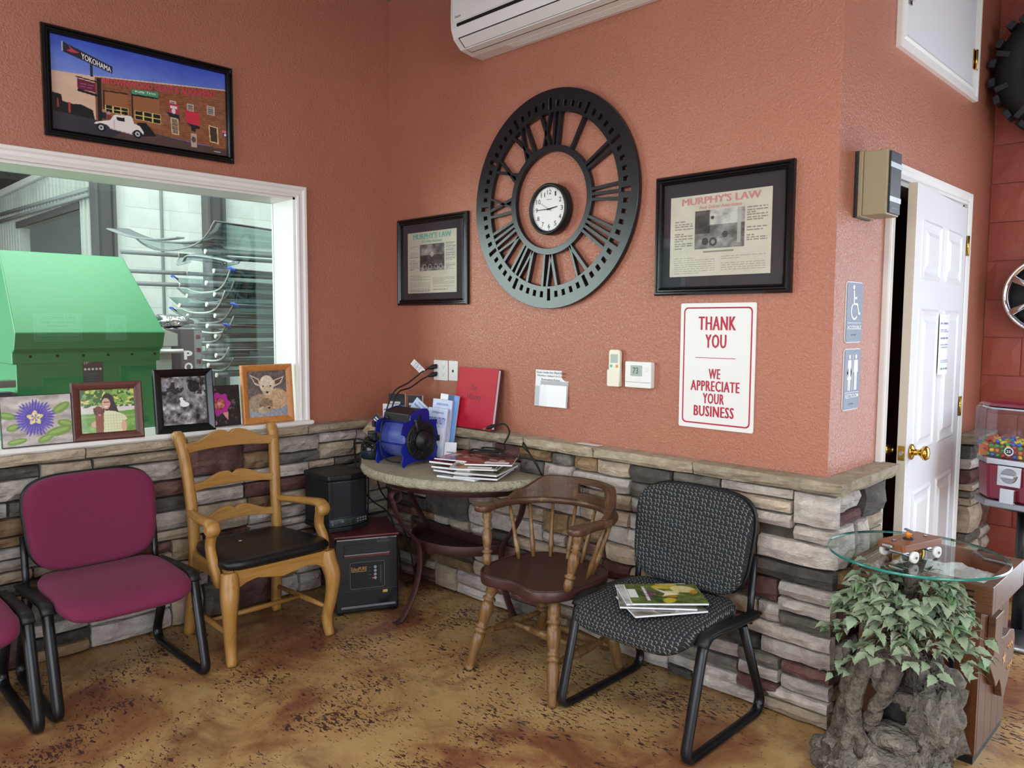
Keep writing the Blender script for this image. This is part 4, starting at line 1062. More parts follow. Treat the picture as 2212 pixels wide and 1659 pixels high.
for cx, sk in ((.146, 1), (.205, 0)):
    mb.prism(arc((cx, 1.346), .008, 0, 2 * PI, 12)[:-1], lambda a, b, w: psr.p(a, b, w), 0, .001)
    body = [(-.014, 1.334), (.014, 1.334), (.019, 1.290), (.013, 1.290), (.010, 1.315), (.020, 1.262), (.010, 1.262), (.010, 1.222), (.002, 1.222), (.002, 1.262), (-.002, 1.262), (-.002, 1.222), (-.010, 1.222), (-.010, 1.262), (-.020, 1.262), (-.010, 1.315), (-.013, 1.290), (-.019, 1.290)] if sk else \
           [(-.015, 1.334), (.015, 1.334), (.020, 1.288), (.014, 1.288), (.011, 1.312), (.011, 1.222), (.002, 1.222), (.002, 1.280), (-.002, 1.280), (-.002, 1.222), (-.011, 1.222), (-.011, 1.312), (-.014, 1.288), (-.020, 1.288)]
    mb.prism([(cx + a, b) for a, b in body], lambda a, b, w: psr.p(a, b, w), 0, .001)
mb.prism([(.1745, 1.222), (.1765, 1.222), (.1765, 1.354), (.1745, 1.354)], lambda a, b, w: psr.p(a, b, w), 0, .001); mb.build('figures', 'ink_white', t)
psr.text('RESTROOM', .115, .238, 1.193, 1.208, 'ink_white', t, bold=.01); psr.rect(.112, .240, 1.213, 1.2145, 0, .0006, 'rule', 'ink_white', t)
mb = MB()
for k in range(7): mb.box(XR + .006, XR + .0072, .152 + k * .006, .155 + k * .006, 1.168 + (k % 2) * .003, 1.171 + (k % 2) * .003)
mb.build('braille', 'mid_grey', t)
# --- beige wall box beside the door
t = thing('wall_box', 'beige plastic wall box with black taped face beside the door', 'wall box', (XR, .145, 1.855))
B(0, .012, -.006, .135, -.004, .232).build('backplate', 'black_plastic', t, .002); B(.012, .028, -.004, .133, -.002, .23).build('base', 'beige_plastic', t, .003)
B(.028, .112, 0, .128, 0, .228).build('cover', 'beige_plastic', t, .004)
s_ = B(.112, .119, .012, .118, .006, .222).build('face_strip', 'black_plastic', t, .002)
for z_ in (.055, .175): B(.1192, .1198, .010, .122, z_ - .009, z_ + .009).build('tape', 'fastener_tape', s_)
Plane((.1191, 0, 0), (0, 1, 0), (0, 0, 1)).rect(.03, .09, .022, .026, 0, .0003, 'print_mark', 'mid_grey', s_)
# --- paper sign on the door
t = thing('door_notice', 'curled white paper notice with black print on the restroom door', 'notice')
Pd = Paint(40, 70, 'E8E8EC')
for k in range(7): Pd.textlines(.12, .88, .06 + k * .125, .06 + k * .125 + .075, 2 if k % 2 else 1, '3C4A70', k, .8)
dq = [dp.p(.41, 1.235, .012 * sgn), dp.p(.60, 1.235, .004 * sgn), dp.p(.60, 1.50, .011 * sgn), dp.p(.41, 1.50, .011 * sgn)]
print_panel('sheet', Pd, dq, t, 'print', 0, lambda a, b: .02 * (1 - b) * np.sin(a * 3))
# ------------------------------------------------------------------ things standing on the window sill
SZ = 0.938
def standing(name, label, y0, y1, h, x, lean, P, fmat, fw, paint_name, prof=None, rotz=0.0):
    """framed picture standing on the sill: local a along +y, b up, normal +x, leaning back"""
    w = y1 - y0; t = thing(name, label, 'picture', (x, y0, SZ), rot=(0, -lean, rotz))
    pl = Plane((0, 0, 0), (0, 1, 0), (0, 0, 1)); T = .016
    if fw:
        frame_ring(pl, 0, w, 0, h, [(0, -T), (0, .004), (fw * .15, .008), (fw * .45, .006), (fw * .8, .002), (fw, -.002), (fw, -T)] if not prof else prof, 'frame', fmat, t)
        pl.rect(fw * .6, w - fw * .6, fw * .6, h - fw * .6, -T, -.006, 'backing', 'cardboard', t)
        print_panel('photograph', P, pl.quad(fw * .9, w - fw * .9, fw * .9, h - fw * .9, -.0045), t, 'print_gloss')
        mb = MB(); mb.prism([(w * .38, .0), (w * .62, .0), (w * .56, h * .7), (w * .44, h * .7)], lambda a, b, q: Vector((-T - .004 - (h * .7 - b) * .42 - q, a, b * .985 + .004)), 0, .003); mb.build('easel_back', 'cardboard', t)
    else:
        pl.rect(0, w, 0, h, -.02, 0, 'canvas', 'soft_black', t); print_panel('photograph', P, pl.quad(.002, w - .002, .003, h - .003, .0008), t)
    return t
# passion flower canvas
P = Paint(150, 120, 'B4ACA6'); P.noise(3, .12, 3)
g = np.sin((P.Y * 26 + P.fbm(3, 8) * 9)) * .07; P.a = np.clip(P.a + g[..., None], 0, 1)
for cx, cy, rx, ry, an in ((.08, .62, .13, .07, -.3), (.16, .38, .10, .07, .4), (.85, .72, .16, .08, .7), (.8, .25, .2, .09, .3), (.9, .4, .12, .08, -.4), (.2, .1, .14, .06, .2), (.6, .12, .12, .07, .5)):
    P.ell(cx, cy, rx, ry, '7C9A4C', 1, an); P.ell(cx, cy + .01, rx * .75, ry * .4, '9CB868', .8, an)
th = np.arctan2((P.Y - .55) * .8, P.X - .47); rr_2 = np.hypot(P.X - .47, (P.Y - .55) * .8)
P.put(rr_2 < .25 + .04 * np.sin(th * 34 + 8 * rr_2) + .02 * np.sin(th * 9), '5C4CA8'); P.put((rr_2 < .25) & (np.sin(th * 30 + rr_2 * 20) > .4), '8478C8', .8); P.put((rr_2 < .15) & (np.sin(th * 44) > 0), '4438 90'.replace(' ', ''), .7)
P.put(rr_2 < .095 + .025 * np.sin(th * 5), 'E0D090'); P.put(rr_2 < .06, '8C70A8', .8); P.put((rr_2 < .085) & (np.abs(np.sin(th * 2.5)) > .85), 'F0E4A8')
standing('flower_canvas', 'canvas print of a purple passion flower on the window sill', -1.985, -1.722, .215, .032, .10, P, None, 0, 'print', rotz=-.02)
# woman and dog
P = Paint(130, 100, '7CA850'); P.noise(8, .2, 5); P.rect(0, 1, .45, .62, 'D8D0C8'); P.put((P.Y > .58) & (P.fbm(9, 4) > .48), '3C6428'); P.put((P.Y > .66) & (P.fbm(12, 14) > .58), 'D8D070')
P.poly([(0, .42), (1, .5), (1, .3), (0, .25)], '6CA040'); P.rect(0, 1, .36, .39, 'B8A898', .6)
P.ell(.5, .69, .115, .2, '2A1C18'); P.poly([(.4, .62), (.62, .7), (.70, .42), (.55, .45)], '2A1C18'); P.ell(.47, .66, .075, .125, 'D8A890'); P.rect(.42, .53, .68, .70, '3A3038'); P.ell(.465, .59, .03, .015, 'F4ECE8')
P.poly([(.36, .44), (.5, .50), (.62, .48), (.78, .40), (.84, .3), (.76, .22), (.74, 0), (.32, 0), (.3, .3)], 'DCDDB4'); P.put((P.X > .3) & (P.X < .8) & (P.Y < .42) & ((np.sin(P.X * 120) > .5) | (np.sin(P.Y * 100) > .5)) & (P.a[..., 2] > .6), 'C4C898', .7)
P.ell(.77, .14, .05, .13, 'D8A890'); P.ell(.28, .22, .10, .07, 'D8A890', 1, .5)
P.ell(.33, .50, .085, .11, '7A3C1E'); P.ell(.27, .49, .03, .09, '5E2C14', 1, .2); P.ell(.40, .47, .03, .09, '5E2C14', 1, -.3); P.poly([(.27, .42), (.42, .42), (.40, 0), (.27, 0)], '82441F'); P.ell(.345, .415, .022, .035, 'C8707C'); P.ell(.34, .46, .02, .018, '201410')
standing('photo_frame', 'brown wooden frame with photo of woman holding a puppy', -1.722, -1.437, .258, .040, .14, P, 'cherry_frame', .034, 'print', rotz=-.12)
# white cat in grey undergrowth
P = Paint(110, 145, '7C7C7E'); P.a = np.clip(P.a + ((P.fbm(6, 3, 5) - .5) * 1.3)[..., None], .12, .92); P.put((P.fbm(5, 9) > .55) & (P.Y > .62), '202022', .75); P.ell(.72, .78, .13, .12, '1A1A1C', .8); P.rect(.5, .57, .62, .95, '9A9A9C', .6)
P.ell(.5, .42, .10, .05, 'F2F2F4'); P.poly([(.4, .42), (.42, .54), (.50, .50), (.56, .42)], 'F4F4F6'); P.ell(.435, .53, .04, .035, 'F6F6F8')
standing('photo_frame', 'black frame with grey photo of white cat in undergrowth', -1.372, -1.098, .300, .035, .12, P, 'black_gloss', .036, 'print', rotz=-.08)
# pink flower canvas
P = Paint(90, 100, '241C1E'); P.noise(7, .12, 9); P.put(P.fbm(10, 8) > .66, '9C9488', .5)
th = np.arctan2(P.Y - .55, (P.X - .42) * .92); q_ = np.hypot((P.X - .42) * .92, P.Y - .55)
P.put(q_ < .27 + .03 * np.cos(th * 7), 'C030A0'); P.put(q_ < .16, 'A82C60'); P.put((q_ < .14) & (P.fbm(40, 3, 2) > .5), 'D89060'); P.put(q_ < .04, 'F0A0C0'); P.poly([(.5, .32), (.66, .34), (.64, .14), (.56, .22)], 'E0A090'); P.ell(.2, .08, .13, .08, 'C870A0')
standing('flower_canvas', 'dark canvas print of a pink flower between two frames', -1.112, -.925, .205, -.03, .10, P, None, 0, 'print')
# two dogs
P = Paint(100, 120, '6C625E'); P.noise(4, .1, 2); P.rect(0, 1, 0, .30, '9AA0AC'); P.rect(0, 1, .62, 1, '5A5252', .6); P.noise(8, .05, 5)
P.ell(.34, .30, .34, .20, 'A89478'); P.ell(.72, .38, .3, .22, 'C8A47C'); P.ell(.45, .26, .17, .15, '8C7658'); P.ell(.36, .16, .12, .07, 'C4B49C'); P.ell(.5, .18, .11, .07, 'B09C80')
P.poly([(.08, .92), (.3, .82), (.34, .66), (.2, .70)], 'D8C8B4'); P.poly([(.94, .86), (.66, .78), (.66, .64), (.84, .70)], 'D8C8B4'); P.poly([(.12, .88), (.28, .8), (.3, .7), (.2, .74)], '6A4A40'); P.poly([(.9, .83), (.70, .77), (.70, .68), (.82, .72)], '6A4A40')
P.ell(.49, .70, .18, .19, 'E0D4BC'); P.ell(.49, .56, .12, .10, 'D0BC9C'); P.ell(.49, .53, .03, .022, '201814'); P.ell(.40, .66, .022, .018, '201814'); P.ell(.58, .66, .022, .018, '201814'); P.ell(.52, .20, .03, .02, '2A2018')
P.a = np.clip(P.a + ((P.fbm(24, 6, 3) - .5) * .25)[..., None], 0, 1)
standing('photo_frame', 'orange pine frame with photo of two scruffy dogs', -.930, -.647, .305, .010, .08, P, 'orange_pine', .034, 'print')
# red album and magazine scrap on the back ledge
t = thing('red_album', 'red album titled Our History leaning on the wall', 'book', (.660, -.087, CAPZ + .0055), rot=(-.16, 0, 0))
pa = Plane((0, 0, 0), (1, 0, 0), (0, 0, 1))
pa.plate(rrect(0, .292, 0, .312, .004, 2), .0, .004, 'front_cover', 'red_cover', t); pa.rect(.004, .284, .006, .306, -.022, 0, 'pages', 'white_paper', t)
pa.plate(rrect(0, .297, 0, .312, .004, 2), -.026, -.022, 'back_cover', 'maroon_edge', t); pa.rect(-.004, 0, 0, .312, -.026, .004, 'spine', 'red_cover', t, .002)
pa2 = Plane((0, -.0042, 0), (1, 0, 0), (0, 0, 1)); pa2.text('Our', .105, .158, .196, .222, 'maroon_edge', t); pa2.text('History', .085, .190, .140, .178, 'maroon_edge', t)
t = tag(B(1.48, 1.60, -.055, -.018, CAPZ, CAPZ + .0015).build('paper_scrap', 'white_paper'), 'flat white paper scrap on the back stone ledge', 'paper')
# ------------------------------------------------------------------ guest chairs on sled bases (local: front = -y)
def guest_chair(name, label, fabric, loc, rotz):
    t = thing(name, label, 'chair', loc, rotz)
    for s in (-1, 1):
        x = s * .272
        fr_ = fillet([(x, .205, .392), (x, -.152, .408), (x, -.262, .012), (x, .236, .012), (x, .265, .055), (x, .110, .385)], .05, 6)
        # one continuous bent tube: top bar, front leg, floor runner, rear leg
        MB().strip(fr_, (1, 0, 0), .040, .022, rnd=.42).build('sled_frame', 'black_metal', t)
        MB().strip(fillet([(x, .215, .402), (x, -.1, .419), (x, -.15, .414), (x, -.172, .385)], .03, 4), (1, 0, 0), .046, .014, rnd=.4).build('arm_pad', 'black_plastic', t)
        MB().strip([(x * .93, .195, .36), (x * .93, .205, .43), (x * .93, .222, .60)], (1, 0, 0), .026, .012, rnd=.3).build('back_post', 'black_metal', t)
    mb = MB()
    for y in (-.12, .14): mb.tube([(-.262, y, .375), (.262, y, .375)], .011, 8)
    mb.build('seat_support', 'black_metal', t)
    def sf(p):  # seat: waterfall front and slight dish
        fy = (p.y) / .235
        d = -0.030 * max(0, -fy - .45) ** 2 * 3 - .008 * (1 - min(1, (p.x / .24) ** 2)) * (p.z > .03)
        return Vector((p.x * (1 - .04 * max(0, fy)), p.y - .04, p.z + .378 + d + .012 * fy))
    MB().pad(.246, .235, .062, 5.5, .02, sf, 56).build('seat', fabric, t)
    def bf(p):  # backrest: stand it up, curve it around the sitter
        x, z, th = p.x, p.y, p.z
        yy = .214 + .13 * (z / .37) * .5 + .02 * (1 - (x / .25) ** 2) - th
        return Vector((x * (1 + .05 * z / .19), yy - .005, .635 + z))
    MB().pad(.252, .192, .05, 4.0, .02, bf, 48).build('backrest', fabric, t)
    def shell(p):
        x, z, th = p.x, p.y, p.z
        return Vector((x * (1 + .05 * z / .19), .221 + .13 * (z / .37) * .5 + .02 * (1 - (x / .25) ** 2) - th, .635 + z))
    MB().pad(.256, .196, .012, 4.0, .01, shell, 48).build('back_shell', 'black_plastic', t)
    return t
guest_chair('guest_chair', 'burgundy upholstered guest chair next to the wooden ladder-back chair', 'burgundy_fabric', (.405, -1.708, 0), PI / 2)
guest_chair('guest_chair', 'burgundy guest chair cut off at the left edge', 'burgundy_fabric', (.445, -2.325, 0), PI / 2)
guest_chair('guest_chair', 'charcoal patterned guest chair holding magazines on its seat', 'charcoal_fabric', (2.142, -.345, 0), 0)
# ------------------------------------------------------------------ ladder-back armchair (local front = -y), stands facing +x
lb = thing('ladder_back_chair', 'honey oak ladder-back armchair with black leather seat', 'chair', (.40, -1.078, 0), PI / 2)
def sq(pts, w, t_, name, wdir=(1, 0, 0), mt='honey_oak', parent=lb, rnd=.2, sub=6): return MB().strip(smooth_path(pts, sub), wdir, w, t_, rnd=rnd).build(name, mt, parent)
for s in (-1, 1):
    # rear stile with the rear leg: one sweep, scrolled back at the top
    sq([(s * .222, .235, .0), (s * .214, .205, .2), (s * .208, .185, .42), (s * .210, .195, .60), (s * .221, .222, .80), (s * .230, .246, .895), (s * .234, .265, .932), (s * .236, .284, .928)], .044, .046, 'stile')
    # cabriole front leg
    mb = MB(); pts = smooth_path([(s * .236, -.232, .405), (s * .240, -.240, .35), (s * .250, -.258, .28), (s * .246, -.246, .18), (s * .236, -.226, .08), (s * .240, -.242, .0)], 5)
    k = len(pts); ws = [.064 + .011 * math.sin(PI * min(1, i / (k * .5))) - .022 * max(0, (i / (k - 1) - .3)) / .7 for i in range(k)]
    mb.strip(pts, (1, 0, 0), ws, ws, rnd=.3); mb.build('leg', 'honey_oak', lb)
    # arm with scrolled end
    pts = smooth_path([(s * .214, .205, .585), (s * .238, .10, .592), (s * .262, -.03, .600), (s * .268, -.11, .606), (s * .268, -.148, .598), (s * .268, -.160, .578), (s * .268, -.148, .562)], 5)
    MB().strip(pts, (1, 0, 0), [.040 + .022 * min(1, i / 14) for i in range(len(pts))], [.030 + .006 * (i / len(pts)) for i in range(len(pts))], rnd=.35).build('arm', 'honey_oak_side', lb)
    MB().cyl((s * .268 - .028, -.146, .580), (s * .268 + .028, -.146, .580), .022, n=18).build('arm_scroll', 'honey_oak_side', lb)
    # curved arm support from the side rail
    sq([(s * .262, -.135, .568), (s * .266, -.118, .50), (s * .270, -.150, .44), (s * .262, -.165, .37), (s * .252, -.160, .335)], .034, .046, 'arm_support')
    # side rails of the seat, and side stretcher
    MB().prism([(-.235, .41), (.185, .41), (.185, .33), (.06, .345), (-.10, .345), (-.235, .315)], lambda a, b, w: (s * (.232 - .02 * (a + .235) / .42) + w, a, b), -.012, .012).build('side_rail', 'honey_oak_side', lb)
    MB().lathe([(0, .009), (.5, .014), (1, .009)], (s * .238, -.23, .13), (s * .216, .20, .13), 10).build('stretcher', 'honey_oak', lb)
MB().lathe([(0, .009), (.5, .013), (1, .009)], (-.228, -.01, .131), (.228, -.01, .131), 10).build('stretcher', 'honey_oak_side', lb)
# scalloped front apron and rear rail
top = [(-.215, .41), (.215, .41)]
bot = [(.215, .330), (.17, .352), (.12, .362), (.06, .350), (0, .340), (-.06, .350), (-.12, .362), (-.17, .352), (-.215, .330)]
MB().prism(top + bot, lambda a, b, w: (a, -.24 + w, b), -.012, .012).build('front_apron', 'honey_oak_side', lb, .003)
B(-.2, .2, .175, .197, .34, .41).build('rear_rail', 'honey_oak_side', lb)
def ladder(z0, h, y0, lift, name, HL=.205):
    n = 24; us = [-HL + 2 * HL * i / n for i in range(n + 1)]; mb = MB(); rows = []
    def topz(u):
        q = abs(u) / HL
        return z0 + h * (.45 + .55 * (math.cos(min(1, max(0, (q - .22) / .6)) * PI) * .5 + .5)) - h * .22 * max(0, 1 - q / .10)
    def botz(u): return z0 - lift + lift * 1.6 * (1 - (u / HL) ** 2)
    rings = []
    for u in us:
        yb = y0 + .022 * (1 - (u / HL) ** 2)
        rings.append([Vector((u, yb - .010, botz(u))), Vector((u, yb + .010, botz(u))), Vector((u, yb + .010 + .03 * (topz(u) - botz(u)), topz(u))), Vector((u, yb - .010 + .03, topz(u))) if False else Vector((u, yb - .010 + .03 * (topz(u) - botz(u)), topz(u)))])
    mb.loft(rings, True, True, False); return mb.build(name, 'honey_oak_side', lb, .004)
ladder(.862, .085, .226, .008, 'crest_rail', .222); ladder(.685, .068, .196, .008, 'ladder_slat', .209); ladder(.518, .066, .180, .008, 'ladder_slat')
def cush(p):
    f = (p.y + .21) / .42
    return Vector((p.x * (1.0 - .18 * f), p.y - .035, p.z + .408))
MB().pad(.272, .232, .048, 5.5, .035, cush, 56).build('seat_cushion', 'black_leather', lb)
tag(MB().prism([(-.012, -.006), (.010, -.008), (.001, .008)], lambda a, b, w: (.42 + a, -1.16 + b, .4690 + w), 0, .001).build('paper_scrap', 'cream_paper'), 'tiny torn yellow scrap on the black leather seat', 'paper scrap')
# ------------------------------------------------------------------ captain's chair (local front = -y)
cc = thing('captains_chair', 'dark oak spindle-back captains chair with brown vinyl seat', 'chair', (1.602, -.385, 0), 0)
LEG = [(0, .016), (.03, .018), (.30, .0255), (.38, .023), (.395, .017), (.41, .027), (.43, .027), (.445, .018), (.46, .026), (.475, .026), (.49, .018), (.53, .023), (.63, .029), (.70, .027), (.735, .018), (.75, .028), (.765, .028), (.78, .018), (.83, .026), (.90, .024), (1, .017)]
feet = [(-.234, -.231), (.234, -.226), (-.226, .222), (.226, .219)]; tops = [(-.165, -.14), (.165, -.14), (-.15, .13), (.15, .13)]
for (a, b), (c, d) in zip(feet, tops):
    MB().lathe(LEG, (a, b, 0), (c, d, .40), 14).build('leg', 'captain_oak', cc)
    MB().cyl((a, b, 0), (a, b, .006), .013, n=10).build('glide', 'steel', cc)
STR = [(0, .009), (.12, .012), (.16, .009), (.18, .015), (.2, .010), (.35, .017), (.5, .021), (.65, .017), (.8, .010), (.82, .015), (.84, .009), (.88, .012), (1, .009)]
def at_z(i, z): (a, b), (c, d) = feet[i], tops[i]; k = z / .40; return Vector((a + (c - a) * k, b + (d - b) * k, z))
sl0, sl1 = at_z(0, .15), at_z(2, .15); sr0, sr1 = at_z(1, .15), at_z(3, .15)
for a, b in ((sl0, sl1), (sr0, sr1), ((sl0 + sl1) / 2, (sr0 + sr1) / 2), (at_z(2, .10), at_z(3, .10))): MB().lathe(STR, a, b, 10).build('stretcher', 'captain_oak', cc)
# seat: shaped plan with a two-lobed front
out = []
for i in range(64):
    a = 2 * PI * i / 64; c, q = math.cos(a), math.sin(a)
    x = math.copysign(abs(c) ** .62, c) * .238; y = math.copysign(abs(q) ** .62, q) * .232
    if y < 0: y += .026 * math.exp(-(x / .07) ** 2) - .012 * math.exp(-((abs(x) - .16) / .06) ** 2); x *= 1 + .02 * q
    else: x *= 1 - .10 * (y / .232) ** 2
    out.append((x, y))
mb = MB(); rings = []
for k, z_ in ((.90, .385), (.99, .390), (1.0, .400), (1.0, .428), (.985, .434), (.93, .4345), (.7, .430), (.4, .428), (.1, .428)): rings.append([Vector((x * k, y * k - .01, z_)) for x, y in out])
mb.loft(rings, True, True, True); mb.build('seat', 'brown_vinyl', cc)
mb = MB(); mb.tube([Vector((x * .99, y * .99 - .01, .4345)) for x, y in out], .003, 6, True); mb.build('seat_piping', 'brown_vinyl', cc)
# arm bow
def bow(s):  # s in -1..1 along the U, returns plan point
    a = s * PI / 2
    if abs(s) <= .55:
        q = s / .55 * PI / 2; return Vector((.268 * math.sin(q), .02 + .235 * math.cos(q), 0))
    k = (abs(s) - .55) / .45; return Vector((math.copysign(.268 - .004 * k, s), .02 - .12 * k, 0))
pts = [bow(-1 + 2 * i / 40) + Vector((0, 0, .672)) for i in range(41)]
ws = [.046 + .020 * max(0, (abs(-1 + 2 * i / 40) - .75) / .25) for i in range(41)]
rings = []
for i, p in enumerate(pts):
    a = pts[max(i - 1, 0)]; b = pts[min(i + 1, 40)]; T = (b - a).normalized(); nn = T.cross(Vector((0, 0, 1))); w = ws[i] / 2; th = .014
    rings.append([p + nn * (w - .006) + Vector((0, 0, th)), p + nn * w + Vector((0, 0, th - .006)), p + nn * w - Vector((0, 0, th - .006)), p + nn * (w - .006) - Vector((0, 0, th)), p - nn * (w - .006) - Vector((0, 0, th)), p - nn * w - Vector((0, 0, th - .006)), p - nn * w + Vector((0, 0, th - .006)), p - nn * (w - .006) + Vector((0, 0, th))])
MB().loft(rings, True, True, True).build('arm_bow', 'captain_top', cc)
for s in (-1, 1):
    p = Vector((s * .262, -.112, .672)); MB().pad(.036, .05, .028, 2.6, .02, lambda q, p=p: p + Vector((q.x, q.y, q.z - .014)), 20).build('arm_end', 'captain_top', cc)
# crest with hand slot
n = 40; us = [-.50 + i / n for i in range(n + 1)]
def crest_top(u):
    q = abs(u) / .5
    return .690 + .030 * (1 - max(0, (q - .86) / .14)) * 1.0 + .062 * (.5 + .5 * math.cos(PI * min(1, max(0, (q - .45) / .40))))
def crest(u, v, w):
    p = bow(u * 1.06); tz = crest_top(u)
    if v <= 1: z_ = .686 + (.716 - .686) * v
    elif v <= 2: z_ = .738 + (.757 - .738) * (v - 1)
    else: z_ = tz
    if u < -.07 or u > .17: z_ = .686 + (tz - .686) * (v / 3)
    rad = Vector((p.x, p.y - .02, 0)); rad = rad.normalized() if rad.length else Vector((0, 1, 0))
    return Vector((p.x, p.y, z_)) + rad * (w + .04 * (z_ - .686))
MB().gridsolid(us, [0, 1, 2, 3], lambda i, j: not (j == 1 and -.075 < us[i] < .165), lambda u, v, w: crest(u, {0: 0, 1: 1.0, 2: 2.0, 3: 3}[v], w), -.014, .012).build('crest_rail', 'captain_top', cc, .004)
# spindles and turned arm posts
for i in range(8):
    s = -.60 + 1.2 * i / 7
    p1 = bow(s * .86) + Vector((0, 0, .664)); p0 = Vector((p1.x * .72, .02 + (p1.y - .02) * .72 - .01, .43))
    MB().lathe([(0, .008), (.25, .0115), (.5, .009), (1, .0065)], p0, p1, 10).build('spindle', 'captain_oak', cc)
POST = [(0, .014), (.10, .020), (.19, .018), (.21, .013), (.23, .022), (.26, .022), (.28, .013), (.33, .017), (.5, .022), (.60, .020), (.66, .013), (.69, .021), (.72, .013), (.75, .021), (.78, .013), (.86, .021), (.93, .020), (1, .014)]
for s in (-1, 1): MB().lathe(POST, (s * .225, -.135, .43), (s * .258, -.105, .662), 14).build('arm_post', 'captain_oak', cc)
# ------------------------------------------------------------------ magazines on the charcoal chair
def cover_paint(w, h, base, seed, blobs, n=7):
    P = Paint(w, h, base); P.noise(4, .18, seed); rs = np.random.RandomState(seed)
    for i in range(n):
        c = blobs[i % len(blobs)]; P.ell(rs.uniform(.1, .9), rs.uniform(.1, .75), rs.uniform(.06, .2), rs.uniform(.05, .16), c, .85, rs.uniform(0, 3))
    P.noise(12, .10, seed + 3); return P
def magazine(label, loc, rotz, P, w=.205, h=.272, th=.006, tilt=(0, 0), title=None, tmat='ink_white', bend=0.0, group=None, sticker=False, name='magazine'):
    t = thing(name, label, 'magazine', loc, rot=(tilt[0], tilt[1], rotz), group=group)
    n = 8; rings = []
    bz = lambda x: bend * (x / w + .5) ** 2
    for i in range(n + 1):
        x = -w / 2 + w * i / n; z_ = bz(x); rings.append([Vector((x, -h / 2, z_)), Vector((x, h / 2, z_)), Vector((x, h / 2, z_ + th)), Vector((x, -h / 2, z_ + th))])
    MB().loft(rings, True, True, False).build('pages', 'white_paper', t)
    c = print_panel('cover', P, [(-w / 2, -h / 2, th + .0006), (w / 2, -h / 2, th + .0006), (w / 2, h / 2, th + .0006), (-w / 2, h / 2, th + .0006)], t, 'print_gloss', 0, (lambda a, b: bend * a ** 2 + 0 * b) if bend else None)
    z_ = th + .0012
    if title: lettering(title, [(-w * .4, h * .33, z_ + bz(-w * .4)), (w * .4, h * .33, z_ + bz(w * .4)), (w * .4, h * .45, z_ + bz(w * .4)), (-w * .4, h * .45, z_ + bz(-w * .4))], tmat, c, .015)
    if sticker: MB().add([(-w * .1, -h * .46, z_ + bz(-w * .1)), (w * .42, -h * .46, z_ + bz(w * .42)), (w * .42, -h * .30, z_ + bz(w * .42)), (-w * .1, -h * .30, z_ + bz(-w * .1))], [(0, 1, 2, 3)]).build('address_label', 'white_paper', c)
    return t
SZC = .4515
P1 = cover_paint(60, 80, '5A6A28', 4, ['E0C040', '7A3C6C', 'F0E0A0', 'C88A20', '3A4A20'], 10)
P1.rect(.30, .72, .88, .985, 'F0F0F0'); P1.textlines(.15, .85, .72, .80, 1, 'F0F0F0', 3, .9); P1.poly([(.35, .55), (.5, .5), (.75, .62), (.55, .42), (.45, .3), (.42, .45)], 'F4ECC8')
P2 = cover_paint(40, 50, 'C8C4C0', 9, ['B07080', '8890A8', 'E8E0D8'], 6); P3 = cover_paint(40, 50, '7A7468', 19, ['3A3830', 'B0A890', '907040'], 8)
magazine('brown covered magazine lying lowest in the fan on charcoal chair', (2.185, -.415, SZC - .008), 2.55, P3, title=None)
magazine('grey covered magazine under the others on the charcoal chair', (2.150, -.40, SZC + .000), 2.28, P3)
magazine('pale pink covered magazine second from top on charcoal chair', (2.140, -.375, SZC + .008), 2.42, P2)
magazine('yellow and purple flower magazine topmost on the charcoal chair', (2.175, -.375, SZC + .016), 2.36, P1)
# ------------------------------------------------------------------ half-moon table
TZ = .748; TC = Vector((.765, -.10, 0)); TR, TD = .575, .50
tb = thing('half_moon_table', 'half-moon side table with stone top and curved iron legs', 'table', TC)
def moon(k, n=36): return [(TR * k * math.cos(-PI * i / n), TD * k * math.sin(-PI * i / n)) for i in range(n + 1)]
mb = MB(); rings = []
rs = random.Random(3)
for k, z_ in ((.985, TZ - .046), (1.004, TZ - .040), (1.012, TZ - .030), (1.010, TZ - .018), (.998, TZ - .006), (.985, TZ)):
    rings.append([Vector((x * (1 + rs.uniform(-.005, .005)), y * (1 + rs.uniform(-.005, .005)) , z_ + rs.uniform(-.001, .001) * (z_ < TZ))) for x, y in moon(k, 90)])
mb.loft(rings, True, False, True); mb.f.append(list(range(91))); mb.s.append(False); mb.build('top_edge', 'table_stone_edge', tb)
MB().prism(moon(.984, 60), lambda a, b, w: (a, b, w), TZ - .004, TZ).build('stone_top', 'table_stone', tb)
ap = [(x * .80, y * .80, TZ - .070) for x, y in moon(1, 40)]
MB().strip(ap, (0, 0, 1), .046, .006, rnd=.1).build('apron_band', 'rust_iron', tb)
B(-.44, .44, -.012, -.004, TZ - .093, TZ - .047).build('apron_back', 'rust_iron', tb)
for deg in (-91, -4, -176):
    a = math.radians(deg); d = Vector((math.cos(a), math.sin(a), 0)); n_ = Vector((-d.y, d.x, 0))
    path = smooth_path([(.405, .600), (.425, .625), (.452, .612), (.455, .580), (.425, .520), (.345, .430), (.298, .355), (.292, .270), (.330, .150), (.395, .050), (.432, .004), (.462, .004)], 5)if False else None
    P2 = smooth_path([(.456, .612, 0), (.432, .540, 0), (.380, .460, 0), (.318, .390, 0), (.296, .330, 0), (.300, .230, 0), (.335, .120, 0), (.395, .030, 0), (.425, .006, 0), (.450, .006, 0)], 5)
    pts = [d * p.x + Vector((0, 0, p.y)) for p in P2]
    MB().strip(pts, n_, .036, .008, rnd=.15).build('leg', 'rust_iron', tb)
    c = d * .440 + Vector((0, 0, .632)); MB().strip([c + (d * math.cos(t) + Vector((0, 0, 1)) * math.sin(t)) * .026 for t in [2 * PI * k / 16 for k in range(16)]], n_, .036, .007, True, False, .15).build('leg_scroll', 'rust_iron', tb)
hf = [(.292 * math.cos(-PI * i / 30), .262 * math.sin(-PI * i / 30) , .352) for i in range(31)]
